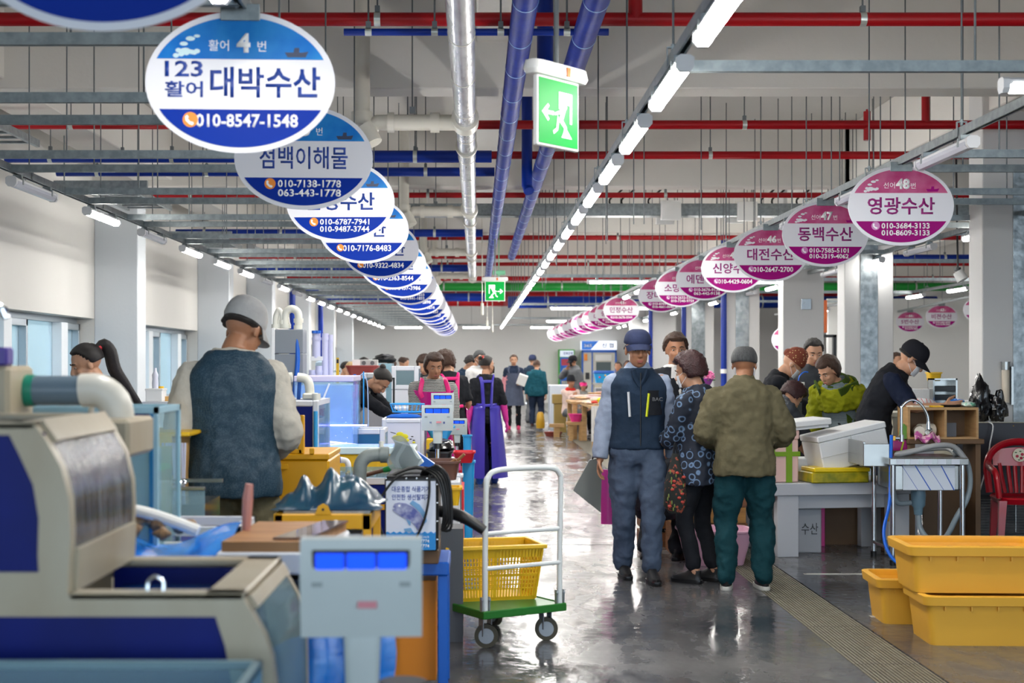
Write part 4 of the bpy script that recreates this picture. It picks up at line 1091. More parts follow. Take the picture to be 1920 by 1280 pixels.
text('pocket_lettering', 'BAC', greyc, po, tuple(sp.P(.115, .152, 1.255)), w=.07, h=.026, bold=.02)
strip_on(sp, [(-.05, 1.455), (-.03, 1.40), (.0, 1.34)], .132, 'collar_edge', nav, t, .014); strip_on(sp, [(.05, 1.455), (.03, 1.40), (.0, 1.34)], .132, 'collar_edge', nav, t, .014)
# --- man behind him
t, sp, HP, arms, HT = person('man in black jacket and white tee behind the man in the navy cap', (1.66, 11.9, 0), R(8), H=1.72, lean=2, head=(4, -6, 0), rh=(-.24, 0, .82), lh=(.25, .0, .82), hair=('thick', hair_brown), skin=SK2, lod=1,
    top=[dict(name='tee_shirt', mat=wht, th=.014, hem=.84, sleeve=.4), dict(name='jacket', mat=blk, th=.024, hem=.80, neck=1.46, wide=.01)], bottom=dict(mat=denim, loose=1.1), shoes=dict(mat=shoe_b))
MB().sheet(lambda u, v: sp.P((u-.5)*(.13+.05*v), .139-.03*abs(u-.5), 1.455-.5*v), 10, 12, .006).build('tee_front', wht, t)
# --- woman with the ring print blouse, seen from behind, holding a bag
t, sp, HP, arms, HT = person('woman with maroon curls and ring print blouse beside the olive jacket', (1.53, 9.62, 0), R(-128), H=1.55, lean=9, head=(16, 10, 0), rh=(-.13, -.36, .96), lh=(.10, -.36, .98), hair=('perm', hair_maroon), skin=SK, lod=0, wide=1.08, deep=1.1, mask=mask_w,
    feet=((-.09, .02, .0), (.09, -.04, .0)), top=[dict(name='blouse', mat=rings_m, th=.022, hem=.74, sleeve=.72, flare=.06, wide=.012)], bottom=dict(mat=blk, loose=.92, hem=.1, fold=.012), shoes=dict(mat=shoe_b), curl=70)
BAGP = sp
# --- man with the olive jacket
t, sp, HP, arms, HT = person('grey haired man in an olive jacket standing with his back to the camera', (1.76, 9.33, 0), R(176), H=1.60, lean=8, head=(10, -12, 0), rh=(-.17, -.24, 1.02), lh=(.17, -.22, 1.02), hair=('thin', hair_grey), skin=SK2, lod=0, wide=1.10, deep=1.12, mask=mask_w,
    rhint=(-.6, .8, -.3), lhint=(.6, .8, -.3), feet=((-.13, .0, 0), (.13, .02, 0)), top=[dict(name='jacket', mat=olive, th=.026, hem=.80, wide=.018, collar=1, fold=.02)], bottom=dict(mat=teal, loose=1.2, fold=.026), shoes=dict(mat=shoe_b, sole=sole_w, yaw=(8, -8)))
# --- the crouching trader whose grey hair shows behind them
person('crouching trader with grey hair behind the man in the navy cap', (1.38, 10.7, 0), R(160), H=1.58, lean=50, hipdrop=.45, pelvis=(0, .12, 0), head=(38, 0, 0), rh=(-.1, -.42, .75), lh=(.1, -.42, .75), feet=((-.13, -.05, 0), (.13, -.05, 0)), hair=('short', hair_grey), skin=SK2, lod=1,
    top=[dict(name='shirt', mat=blk, th=.018, hem=.86)], bottom=dict(mat=blk, loose=1.1), shoes=dict(mat=shoe_b))
# --- traders on the right
person('masked trader in black with a brown dotted head scarf', (2.74, 13.4, 0), R(80), H=1.66, lean=24, head=(40, 0, 0), rh=(-.1, -.5, .98), lh=(.14, -.5, .98), hat=('wrap', wrap_m), skin=SK, lod=1, mask=mask_w, top=[dict(name='shirt', mat=blk, th=.02, hem=.84)], bottom=dict(mat=blk))
person('dark haired man in grey behind the woman in the green jacket', (3.30, 14.0, 0), R(-12), H=1.73, lean=8, head=(20, 15, 0), hair=('short', hair_black), skin=SK, lod=1, top=[dict(name='shirt', mat=dgrey, th=.02, hem=.84)], bottom=dict(mat=blk))
t, sp, HP, arms, HT = person('woman in a green and lime jacket over a striped shirt bending over the stall', (3.20, 12.5, 0), R(-42), H=1.60, lean=30, pelvis=(0, .06, 0), head=(34, -12, 0), rh=(-.22, -.2, .88), lh=(.30, .22, .82), hair=('bob', hair_brown), skin=SK, lod=0, wide=1.12, deep=1.2,
    top=[dict(name='striped_shirt', mat=stripe_grey, th=.014, hem=.84, sleeve=.3), dict(name='jacket_sleeves', mat=limej, th=.03, hem=1.22, neck=1.44, wide=.02, fold=.03)], bottom=dict(mat=blk))
q = MB()
for sx in (-1, 1):
    q.sheet(lambda u, v, sx=sx: sp.P(sx*(.10+.12*u+.02*v), (.13-.16*u), 1.46-.62*v), 6, 16, .02)
q.sheet(lambda u, v: sp.P(.2*math.cos(R(-20+220*u)), -.17*math.sin(R(-20+220*u)), 1.44-.58*v), 14, 14, .02)
q.loft([sp.ring(z, a_, a_, 14, 1, -.03) for z, a_ in ((1.42, .13), (1.46, .125), (1.49, .10), (1.46, .08))])
q.build('jacket_front', greenj, t, angle=80)
person('bent over customer with dark curls and a grey patterned vest', (2.56, 12.15, 0), R(120), H=1.5, lean=62, pelvis=(0, .22, 0), head=(50, 0, 0), rh=(-.1, -.55, .72), lh=(.1, -.55, .72), hair=('curly', hair_maroon), skin=SK, lod=1, top=[dict(name='shirt', mat=dgrey, th=.015), dict(name='vest', mat=Mpat('speckle_vest', 'dots', (80,84,90), (170,172,176), 60, .8, .3), th=.03, sleeve=0)], bottom=dict(mat=blk))
person('man in black cap and navy tee bending over the wooden shelf box', (3.38, 11.75, 0), R(70), H=1.74, lean=36, pelvis=(0, .10, 0), head=(38, 0, 0), rh=(-.16, -.46, 1.12), lh=(.14, -.44, 1.10), hair=('short', hair_black), hat=('cap', blackcap), skin=SK, lod=0, mask=mask_w, glasses=True, wide=1.12,
    top=[dict(name='tee_shirt', mat=cloth('dark_navy', (24,32,54)), th=.016, hem=.84, sleeve=.42, wide=.012), dict(name='vest', mat=blk, th=.028, sleeve=0, hem=.80)], bottom=dict(mat=denim), curl=20)
person('head of a man looking out between the two nearest columns', (5.65, 19.2, 0), R(30), H=1.62, hair=('short', hair_brown), skin=SK, lod=2, top=[dict(mat=greyc)], bottom=dict(mat=blk))
# --- left middle
t, sp, HP, arms, HT = person('young woman with a ponytail in a black tee by the left windows', (-2.31, 9.0, 0), R(-62), H=1.62, lean=16, head=(22, 0, 0), rh=(-.15, -.35, .95), lh=(.12, -.35, .95), hair=('pony', hair_black), skin=SK, lod=0, top=[dict(name='tee_shirt', mat=blk, th=.018, sleeve=.45, wide=.01)], bottom=dict(mat=denim))
MB().cyl(HP(0, -.108, .07), HP(0, -.122, .075), .024, n=10).build('hair_tie', M('red_tie', (190,40,50), .5), t)
person('woman in magenta apron and zebra shirt working behind the scales', (-.42, 13.6, 0), R(8), H=1.58, lean=14, head=(14, 6, 0), rh=(-.2, -.3, .85), lh=(.2, -.3, .85), hair=('bob', hair_brown), skin=SK2, lod=1, wide=1.2, deep=1.15, top=[dict(name='zebra_shirt', mat=stripe_bw, th=.018)], bottom=dict(mat=blk), ap=dict(mat=pinkap, strap=hotp, top=1.36, bot=.5, bib=70))
person('woman in black with hot pink apron straps, back turned, behind the magenta apron', (-.30, 15.8, 0), R(196), H=1.62, lean=10, head=(18, 30, 0), rh=(-.22, -.25, .95), lh=(.30, -.12, 1.0), hair=('curly', hair_brown), skin=SK, lod=1, wide=1.12, top=[dict(mat=blk, th=.018, sleeve=.45)], bottom=dict(mat=blk), ap=dict(mat=pinkap, strap=hotp, bar=1, cross=0), shoes=dict(mat=bootr, boot=.36))
person('woman in black bending far forward with her hair in a bun', (-1.22, 13.9, 0), R(74), H=1.62, lean=54, pelvis=(0, .10, 0), head=(58, 0, 0), rh=(-.08, -.66, .90), lh=(.1, -.62, .90), hair=('bun', hair_black), skin=SK, lod=0, top=[dict(name='sweater', mat=blk, th=.018, hem=.84)], bottom=dict(mat=blk), ap=dict(mat=M('black_vinyl', (20,20,24), .22, coat=.5, bump=.4, bs=9)))
t, sp, HP, arms, HT = person('woman in a purple apron and pink rubber gloves walking away down the aisle', (.12, 17.6, 0), R(187), H=1.57, lean=2, head=(0, -62, 0), rh=(-.29, -.02, .80), lh=(.25, .02, .78), feet=((-.12, -.05, 0), (.10, .08, 0)), hair=('bun', hair_black), skin=SK, lod=0, mask=mask_b, top=[dict(name='sweater', mat=blk, th=.018, sleeve=.55, hem=.9)], bottom=dict(mat=blk, loose=.95),
    ap=dict(mat=purpap, top=1.28, bot=.08, wrap=80, bar=1, flare=1.05), shoes=dict(mat=bootb, sole=bootb, boot=.36), glove=dict(mat=pglove, len=.88))
q = MB()
for a_, (x, f, u) in enumerate(((.03, -.09, .12), (-.035, -.09, .11), (0, -.11, .09), (.05, -.06, .10))): q.ell(HP(x, f, u), (.022, .012, .02), 10, 7, HT)
q.build('hair_scrunchie', Mpat('flower_print', 'blotch', (206,40,40), (240,226,200), 40, .6, .5), t)
t, sp, HP, arms, HT = person('trader in grey apron and pink boots', (.84, 32.0, 0), R(0), H=1.68, lean=3, head=(4, 0, 0), rh=(-.26, -.03, .80), lh=(.14, -.26, 1.06), hair=('short', hair_brown), skin=SK, lod=1, top=[dict(name='shirt', mat=pinksl, th=.02), dict(name='yoke', mat=denim, th=.026, hem=1.26, sleeve=.3)], bottom=dict(mat=blk, loose=.9), ap=dict(mat=greyap, bot=.55), shoes=dict(mat=bootp, sole=bootp, boot=.34))
t['label'] = 'trader in grey apron and pink boots carrying white boxes towards the camera'
single('carton', MB().box((1.02, 31.66, 1.12), (.2, .13, .24), .006, (.2, .35, 0)), white_p, 'white carton under the arm of the trader in pink boots', 'box')
person('shopper in a teal coat with a shoulder bag, back turned, far down the aisle', (1.42, 33.6, 0), R(168), H=1.56, lean=4, head=(8, 0, 0), hair=('short', hair_brown), skin=SK, lod=1, wide=1.15, top=[dict(name='coat', mat=tealc, th=.03, hem=.78)], bottom=dict(mat=denim, loose=1.15), shoes=dict(mat=M('brown_shoe', (96,50,40), .5)))
person('man in a navy cap just beyond the shopper in the teal coat', (1.36, 34.8, 0), R(150), H=1.68, lean=4, hat=('cap', navycap), hair=('short', hair_black), skin=SK, lod=1, top=[dict(mat=nav, th=.02)], bottom=dict(mat=greyc), shoes=dict(mat=shoe_b, sole=sole_w))
person('grey haired masked man in a pale shirt behind the purple apron', (.0, 22.6, 0), R(40), H=1.69, lean=4, head=(18, 0, 0), rh=(-.1, -.3, 1.0), lh=(.15, -.3, 1.0), hair=('short', hair_grey), skin=SK2, lod=1, mask=mask_w, top=[dict(name='shirt', mat=wht, th=.02)], bottom=dict(mat=greyblue))
person('man in dark clothes with a shoulder strap looking down beside the grey haired masked man', (-.22, 23.4, 0), R(55), H=1.63, lean=12, head=(34, 0, 0), rh=(-.1, -.3, 1.0), lh=(.15, -.3, 1.0), hair=('thick', hair_black), skin=SK, lod=1, top=[dict(name='jacket', mat=nav, th=.025)], bottom=dict(mat=denim))
person('woman in purple seen far behind the pink apron straps', (-.45, 27.0, 0), R(-30), H=1.50, lean=6, head=(10, 0, 0), hair=('short', hair_black), skin=SK, lod=2, top=[dict(mat=cloth('plum', (92,40,92)))], bottom=dict(mat=blk))
person('curly haired person looking down behind the magenta apron woman', (-.62, 18.6, 0), R(-20), H=1.60, lean=14, head=(26, 0, 0), hair=('curly', hair_brown), skin=SK, lod=1, top=[dict(mat=dgrey)], bottom=dict(mat=blk))
person('dark haired person half hidden behind the curly haired one', (-.45, 20.2, 0), R(10), H=1.58, lean=8, hair=('short', hair_maroon), skin=SK, lod=2, top=[dict(mat=blk)], bottom=dict(mat=blk))
for (lab, x, y, rz, H, hr, ht, tp) in (
    ('person in a tan cap and white top behind the big lit aquarium', -1.93, 20.6, 80, 1.50, None, ('cap', tancap), wht),
    ('dark haired person in white left of the tan cap', -2.10, 21.8, 60, 1.52, ('short', hair_black), None, wht),
    ('curly dark haired person behind the grey cassette shaped box', -2.10, 25.6, 40, 1.58, ('curly', hair_black), None, blk),
    ('person with a green collar and short brown hair far on the left', -1.60, 25.8, 150, 1.56, ('short', hair_brown), None, cloth('green_top', (30,130,84))),
    ('man in white with cropped hair far on the left', -1.42, 25.2, 100, 1.62, ('thin', hair_brown), None, wht)):
    person(lab, (x, y, 0), R(rz), H=H, lean=14, head=(20, 0, 0), hair=hr, hat=ht, skin=SK, lod=2, top=[dict(mat=tp, th=.02)], bottom=dict(mat=blk))
# --- far right of the aisle
t, sp, HP, arms, HT = person('seated old man in a black hat and pale jacket clasping his hands', (1.99, 30.2, 0), R(14), H=1.60, lean=8, hipdrop=.42, rh=(-.02, -.30, .86), lh=(.05, -.30, .84), feet=((-.12, -.38, 0), (.12, -.38, 0)), hat=('fedora', blackcap), hair=('short', hair_grey), skin=SK2, lod=1,
    top=[dict(name='shirt', mat=cloth('red_shirt', (190,40,36)), th=.014, sleeve=0), dict(name='jacket', mat=cloth('pale_jacket', (220,196,186)), th=.026, neck=1.42)], bottom=dict(mat=greyc), curl=70, shoes=dict(mat=shoe_b))
person('seated woman in a hot pink visor next to the old man in the black hat', (2.30, 30.6, 0), R(2), H=1.48, lean=6, hipdrop=.42, feet=((-.12, -.38, 0), (.12, -.38, 0)), rh=(-.12, -.3, .6), lh=(.12, -.3, .6), hat=('visor', hotp, hotp), hair=('bob', hair_black), skin=SK, lod=1, top=[dict(mat=stripe_bw)], bottom=dict(mat=blk), shoes=dict(mat=shoe_b))
person('man in a black cap and grey hooded top standing behind the seated pair', (2.31, 33.0, 0), R(-60), H=1.66, lean=8, head=(10, 0, 0), rh=(-.1, -.2, 1.4), rhint=(-1, .2, -1), hat=('cap', blackcap), hair=('short', hair_black), skin=SK2, lod=1, mask=mask_b, top=[dict(name='hoodie', mat=greyc, th=.028, collar=1)], bottom=dict(mat=blk))
for (lab, x, y, H, hr, ht) in (('head left of the navy cap, just above the blue bin', 3.2, 32.0, 1.52, ('short', hair_black), None), ('head nearest the navy cap above the blue bin', 3.48, 32.8, 1.55, ('short', hair_maroon), None),
    ('person in a dark cap with a hand on the hip behind the black jacket', 2.90, 20.0, 1.46, ('short', hair_black), ('cap', blackcap))):
    person(lab, (x, y, 0), R(rnd.uniform(-30, 30)), H=H, hair=hr, hat=ht, skin=SK2, lod=2, top=[dict(mat=greyc, sleeve=.45)], bottom=dict(mat=blk), lh=(.3, -.05, 1.0), lhint=(1, .4, 0))
# ================================================================ stalls on the left
def W_(px, py, Y): s = Y/FL; return Vector(((px-893)*s, Y, EYE-(py-682)*s))
def solid(name, label, cat, loc, mb, mat, rz=0, group=None, **k):
    o = mb.build(name, mat, None, **k); o.location = loc; o.rotation_euler = (0, 0, rz); tag(o, label, cat, group)
    _mats[o.name] = Matrix.Translation(loc) @ Matrix.Rotation(rz, 4, 'Z'); return o
fib = M('cream_fibreglass', (178,170,150), .42, var=.55, vs=3.2, col2=(150,130,98), bump=.12, bs=22, stretch=(1.2,1.2,.45))
panel_b = M('blue_panel', (2,26,118), .45, spec=.2, var=.6, vs=2.2, col2=(4,16,62))
water_m = M('tank_water', (8,36,70), .04, var=.5, vs=9, col2=(20,80,160), bump=.5, bs=16, coat=.5)
glass_m = Mglass('tank_glass', (190,220,232), .04, .72)
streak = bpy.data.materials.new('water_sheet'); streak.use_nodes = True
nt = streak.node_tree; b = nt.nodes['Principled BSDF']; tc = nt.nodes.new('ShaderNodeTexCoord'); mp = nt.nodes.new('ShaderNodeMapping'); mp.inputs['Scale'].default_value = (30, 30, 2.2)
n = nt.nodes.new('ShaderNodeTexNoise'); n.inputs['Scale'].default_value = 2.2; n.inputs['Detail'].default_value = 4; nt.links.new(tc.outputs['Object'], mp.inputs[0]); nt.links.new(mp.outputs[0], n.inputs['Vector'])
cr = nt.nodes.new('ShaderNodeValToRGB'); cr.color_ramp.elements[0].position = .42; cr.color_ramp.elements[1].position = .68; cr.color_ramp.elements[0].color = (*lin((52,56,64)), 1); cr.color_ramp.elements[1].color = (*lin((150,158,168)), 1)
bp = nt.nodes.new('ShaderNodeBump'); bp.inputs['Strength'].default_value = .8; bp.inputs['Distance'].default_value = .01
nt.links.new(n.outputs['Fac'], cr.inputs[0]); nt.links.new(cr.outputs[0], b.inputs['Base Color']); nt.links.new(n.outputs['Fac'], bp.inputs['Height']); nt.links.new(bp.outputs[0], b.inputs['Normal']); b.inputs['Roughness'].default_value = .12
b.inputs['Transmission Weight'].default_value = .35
yel = M('yellow_paint', (222,164,12), .42, var=.25, vs=4, col2=(190,130,10), bump=.08, bs=12)
yelb = M('yellow_plastic', (232,184,24), .38); wrim = M('white_rim', (214,218,226), .38); teal_bag = M('teal_film', (6,46,74), .3, coat=.15, bump=.3, bs=14, var=.5, vs=6, col2=(34,84,100))
blue_bag = M('blue_film', (12,112,222), .22, coat=.4, bump=.9, bs=12, var=.4, vs=8, col2=(60,170,250)); woodb = M('cutting_board_wood', (172,128,84), .45, var=.6, vs=5, stretch=(1,8,1), col2=(126,82,48)); shell_m = M('conch_shell', (150,116,80), .5, var=.7, vs=22, col2=(84,62,46), bump=.7, bs=40)
bluep = M('blue_plastic', (14,92,190), .35); skyp = M('sky_plastic', (40,160,226), .35); redp = M('red_plastic', (206,24,44), .35); brownp = M('brown_plastic', (100,66,54), .45); scale_m = M('scale_body', (196,206,206), .38, var=.2, vs=6, col2=(170,180,180)); lcd = M('lcd_blue', (6,64,226), .3, emit=.75)
card = M('cardboard', (206,162,98), .75, var=.15, vs=6); clear_f = Mglass('clear_film', (190,198,200), .12, .72); pvcw = M('pvc_white', (226,224,212), .3, var=.1, vs=5); stain_p = M('stained_pvc', (158,164,160), .4, var=.7, vs=9, col2=(96,110,112))
# ---- big two-step fibreglass display tank
YN, YFR = 3.0, 3.58
t = thing('display_tank', 'big two-step cream fibreglass fish tank with dark blue side panels, nearest on the left', 'fish tank', (-1.1, YN, 0))
up = [(-.935,1.351),(-.907,1.312),(-.876,1.257),(-.859,1.188),(-.856,1.12),(-.862,.99)]
lo = [(-.49,.977),(-.468,.94),(-.4466,.902),(-.431,.855),(-.424,.80),(-.42,.6),(-.42,.0)]
def side_frame(y0, y1):
    m = MB()
    m.prism([(-1.75,1.351)]+up+[(-.862,.988),(-.92,.988)]+[(-.925,1.07),(-.923,1.15),(-.935,1.22),(-.965,1.285),(-.985,1.325)]+[(-1.75,1.325)][:1], 'y', y0, y1)
    m.prism([(-1.75,.988),(-.49,.988)]+lo+[(-.52,.0),(-.52,.6),(-.515,.80),(-.53,.88),(-.55,.942)]+[(-1.75,.942)], 'y', y0, y1)
    m.bx(-1.75, y0+.001, .975, -.87, y1-.001, 1.035)
    return m
side_frame(YN, YN+.04).build('side_frame', fib, t, world=True, angle=30); side_frame(YFR-.03, YFR).build('side_frame', fib, t, world=True, angle=30)
MB().bx(-1.75, YN+.012, 1.03, -.915, YN+.022, 1.33).build('side_panel', panel_b, t, world=True)
MB().bx(-1.75, YN+.012, .0, -.50, YN+.022, .945).build('side_panel', panel_b, t, world=True)
def strip(pts, y0, y1, n, name, mat, th=.006, a=0, b=1):
    def fn(u, v):
        q = a+(b-a)*v; k = q*(len(pts)-1); i = min(len(pts)-2, int(k)); f = k-i
        return (pts[i][0]*(1-f)+pts[i+1][0]*f, y0+(y1-y0)*u, pts[i][1]*(1-f)+pts[i+1][1]*f)
    return MB().sheet(fn, 4, n, th).build(name, mat, t, world=True, angle=60)
strip(up, YN+.04, YFR-.03, 4, 'front_border', fib, .02, 0, .22); strip(up, YN+.04, YFR-.03, 4, 'front_border', fib, .02, .86, 1.0); strip([(x-.004, z) for x, z in up], YN+.04, YFR-.03, 10, 'front_glass', streak, .006, .2, .88)
strip(lo, YN+.04, YFR-.03, 3, 'front_border', fib, .02, 0, .12); strip([(x-.004, z) for x, z in lo], YN+.04, YFR-.03, 12, 'front_glass', glass_m, .006, .1, .78); strip(lo, YN+.04, YFR-.03, 3, 'front_border', fib, .02, .78, 1)
MB().bx(-1.75, YN, 1.335, -.93, YN+.05, 1.352, .004).bx(-1.75, YFR-.05, 1.335, -.93, YFR, 1.352, .004).bx(-.985, YN, 1.335, -.93, YFR, 1.352, .004).build('top_rim', fib, t, world=True)
MB().bx(-.86, YN, .975, -.49, YN+.055, .992, .004).bx(-.86, YFR-.06, .975, -.49, YFR, .992, .004).bx(-.575, YN, .975, -.49, YFR, .992, .004).build('top_rim', fib, t, world=True)
MB().bx(-1.7, YN+.05, 1.30, -.95, YFR-.05, 1.305).bx(-.87, YN+.05, .925, -.53, YFR-.05, .93).build('water', water_m, t, world=True)
MB().bx(-.62, YFR-.08, .5, -.53, YFR-.035, .97).bx(-.9, YFR-.05, .4, -.55, YFR-.035, .97).build('inner_liner', panel_b, t, world=True)
MB().tube([(-.70, YN+.03, .985), (-.70, YN+.035, 1.01), (-.685, YN+.035, 1.022), (-.667, YN+.035, 1.01), (-.667, YN+.03, .985)], .004, 8, smoothpath=3).build('rim_clip', chrome, t, world=True)
# ---- low glass tank at the very bottom left
t = thing('glass_tank', 'low bluish glass tank along the bottom left corner, in front of the big cream tank', 'fish tank', (-.9, 2.55, 0))
for (a, b_, c, d) in ((-1.6, 2.50, -.43, 2.506), (-1.6, 2.85, -.43, 2.856), (-.436, 2.5, -.43, 2.856)): MB().bx(a, b_, .35, c, d, .875).build('glass_pane', glass_m, t, world=True)
MB().bx(-1.6, 2.51, .36, -.44, 2.85, .80).build('water', M('teal_water', (10,44,66), .1, trans=.3, var=.5, vs=5, col2=(12,44,70)), t, world=True)
MB().bx(-1.6, 2.5, 0, -.43, 2.856, .35, .01).build('tank_base', fib, t, world=True)
MB().bx(-1.6, 2.496, .865, -.43, 2.512, .88).bx(-1.6, 2.846, .865, -.43, 2.862, .88).bx(-.446, 2.5, .865, -.43, 2.86, .88).build('glass_rim', M('pale_rim', (120,150,160), .3), t, world=True)
# ---- weighing scales
def weigh(name_label, X, Y, ztop, w, zbase, rz=0, far=False, digits=True):
    h = w*.82; s = thing('weighing_scale', name_label, 'scale', (X, Y, zbase), rz)
    z1 = ztop-zbase
    MB().prism([(-w*.0, z1), (-w*.22, z1), (-w*.25, z1-h*.38), (-w*.14, z1-h), (w*.10, z1-h*.96), (w*.12, z1-.02)], 'x', -w/2, w/2).build('display_head', scale_m, s, angle=20)
    MB().box((0, -w*.236, z1-h*.22), (w*.80, .006, h*.23), .002, (R(5), 0, 0)).build('display_window', black_p, s)
    for k in (-1, 0, 1): MB().box((k*w*.255, -w*.243, z1-h*.22), (w*.235, .006, h*.17), .002, (R(5), 0, 0)).build('lcd_screen', lcd, s)
    for k, l in ((-1, '여'), (1, '물')):
        if far: text('scale_lettering', l, blue_t, s, (k*w*.22, -w*.205, z1-h*.68), h=w*.07, bold=.02)
    MB().box((w*.05, -w*.218, z1-h*.66), (w*.16, .003, h*.07), 0, (R(-16), 0, 0)).build('red_print', M('faint_red', (206,130,140), .5), s)
    for k in (-.36, .36): MB().box((k*w, -w*.242, z1-h*.45), (w*.09, .003, h*.05), .001).build('button', M('scale_button', (150,160,162), .4), s)
    MB().rbox_lathe([(w*.14, w*.10, z1-h*1.5), (w*.16, w*.11, z1-h*.9)], n=16).build('neck', scale_m, s)
    MB().cyl((0, 0, z1-h*1.72), (0, 0, z1-h*1.5), w*.15, w*.13, 14).build('collar', black_p, s)
    MB().cyl((0, 0, .03), (0, 0, z1-h*1.7), w*.075, n=12).build('pole', chrome, s)
    MB().bx(-w*.6, -w*.2, 0, w*.6, w*1.2, .06, .012).bx(-w*.55, -w*.15, .06, w*.55, w*1.15, .075, .004).build('weighing_plate', steel, s)
    return s
weigh('grey weighing scale with three blue screens, large and blurred, at the bottom centre', -.25, 3.12, 1.098, .262, 0, R(2))
def bag_lump(label, c, r, mat, name='plastic_bag', seed=0, cat='bag', rough=.28, n=26, loc0=None, knot=False, group=None):
    vs = []; fs = []; nu, nv = n, n//2
    for i in range(nv+1):
        el = -math.pi/2+math.pi*i/nv
        for j in range(nu):
            az = 2*math.pi*j/nu; d = V(math.cos(el)*math.cos(az), math.cos(el)*math.sin(az), math.sin(el))
            k = 1+rough*(noise.noise(d*2.3+V(seed, 0, 0)))+rough*.5*abs(noise.noise(d*6+V(0, seed, 0)))
            if knot and d.z > .55: k *= 1+.5*(d.z-.55)
            vs.append((d.x*r[0]*k, d.y*r[1]*k, max(d.z*r[2]*k, -r[2]*.92)+r[2]*.92))
    for i in range(nv):
        for j in range(nu): fs.append((i*nu+j, i*nu+(j+1) % nu, (i+1)*nu+(j+1) % nu, (i+1)*nu+j))
    return solid(name, label, cat, c, MB().add(vs, fs), mat, angle=50, group=group)
def conch(mb, c, s, a, b_):
    T = Matrix.Translation(c) @ Euler((a, 0, b_)).to_matrix().to_4x4()
    pr = [(.0, -1), (.22, -.8), (.42, -.35), (.72, -.0), (.62, .12), (.66, .2), (.46, .34), (.48, .4), (.3, .55), (.3, .6), (.14, .78), (.0, .9)]
    m2 = MB(); m2.lathe([(r*s*(1+0), z*s) for r, z in pr], n=9); mb.add(m2.v, m2.f, T)
def shell_pile(root_label, cx, cy, z, n, spread, s=.035, lab='conch shell lying', group='conch shells'):
    me = None
    for k in range(n):
        m = MB(); conch(m, (0, 0, 0), s*rnd.uniform(.8, 1.2), rnd.uniform(1.2, 1.9), 0)
        x = cx+rnd.uniform(-1, 1)*spread[0]; y = cy+rnd.uniform(-1, 1)*spread[1]; d = ((x-cx)/spread[0])**2+((y-cy)/spread[1])**2
        solid('conch_shell', lab, 'shell', (x, y, z+s*.6+max(0, 1-d)*spread[2]*rnd.uniform(.6, 1)), m, shell_m, rnd.uniform(0, 6.2), group)
# ---- crate of shells with blue sheet right behind the big scale
def open_box(name, label, cat, x0, y0, x1, y1, z0, z1, th, mat, taper=0, rz=0, group=None, lip=0, n=28, e=.3):
    cx, cy = (x0+x1)/2, (y0+y1)/2; hx, hy, h = (x1-x0)/2, (y1-y0)/2, z1-z0
    pr = [(hx-taper, hy-taper, 0), (hx, hy, h)]
    if lip: pr += [(hx+lip, hy+lip, h), (hx+lip, hy+lip, h+.012)]
    pr += [(hx-th, hy-th, h+(.012 if lip else 0)), (hx-taper-th, hy-taper-th, th)]
    return solid(name, label, cat, (cx, cy, z0), MB().rbox_lathe(pr, e=e, n=n), mat, rz, group)
open_box('shell_crate', 'white crate under a blue sheet of shells, behind the big blurred scale', 'crate', -.52, 3.75, -.25, 4.1, 0, .70, .02, white_p)
solid('blue_sheet', 'blue plastic sheet hanging over the white shell crate at the bottom centre', 'sheet', (-.38, 3.74, .70), MB().sheet(lambda u, v: (-.16+.32*u+.01*math.sin(9*v), -.015-.03*v+.015*math.sin(u*14), .03+.06*(1-v)-.42*v+.02*math.sin(u*9)), 18, 12, .003).sheet(lambda u, v: (-.15+.30*u, -.01+.34*v, .03+.02*math.sin(u*9+v*7)), 14, 10, .003), blue_bag, angle=60)
shell_pile('', -.38, 3.88, .73, 14, (.11, .12, .06), .04, 'brown conch shell in the heap behind the big blurred scale', 'conch shells behind the scale')
solid('dust_pan', 'black round plastic lid hanging beside the pole of the big scale', 'lid', (-.17, 3.3, .72), MB().lathe([(.0, 0), (.05, .0), (.06, .012), (.055, .02), (0, .02)], n=20), black_p)
# ---- filter box and thick pipe at the left edge
t = thing('filter_box', 'tall cream filter box with purple clips at the left edge', 'filter', (-1.42, 3.95, 0))
MB().bx(-.13, -.1, 0, .155, .12, 1.47, .012).build('case', fib, t); MB().bx(.0, -.10, 1.47, .05, -.04, 1.53, .006).bx(.08, -.1, 1.47, .15, -.04, 1.52, .006).build('purple_clip', M('purple_clip', (70,54,140), .4), t)
MB().tube([(.05, -.07, 1.52), (.07, -.07, 1.60), (.12, -.07, 1.63), (.14, -.07, 1.60)], .012, 8, smoothpath=3).build('clip_handle', chrome, t); MB().bx(.0, -.103, 1.1, .02, -.1, 1.35).build('slot', black_p, t)
t = thing('pipe_elbow', 'thick grey pipe with a green end leading to a pale elbow above the big tank', 'pipe', (-1.27, 4.0, 1.40))
MB().cyl((0, 0, 0), (.17, 0, 0), .042, n=18).build('grey_pipe', M('slate_pipe', (92,110,124), .35), t); MB().cyl((-.02, 0, 0), (.03, 0, 0), .045, n=18).build('green_end', M('green_end', (20,130,106), .35), t)
MB().tube([(.16, 0, 0), (.21, 0, 0), (.25, 0, -.03), (.262, 0, -.08), (.262, 0, -.13)], .047, 16, smoothpath=3).build('elbow', pvc, t)
single('filter_tray', MB().bx(-1.25, 3.85, 1.22, -.94, 4.15, 1.325, .01).bx(-1.2, 3.9, 0, -1.0, 4.1, 1.22), fib, 'cream filter tray under the pale elbow', 'tray')
t = solid('water_tap', 'grey ring tap sticking up behind the big cream tank', 'tap', W_(190, 770, 4.2), MB().tube([(-.028, 0, -.12), (-.03, 0, 0), (-.02, 0, .025), (0, 0, .035), (.02, 0, .025), (.03, 0, 0), (.028, 0, -.12)], .009, 10, smoothpath=3), pvc)
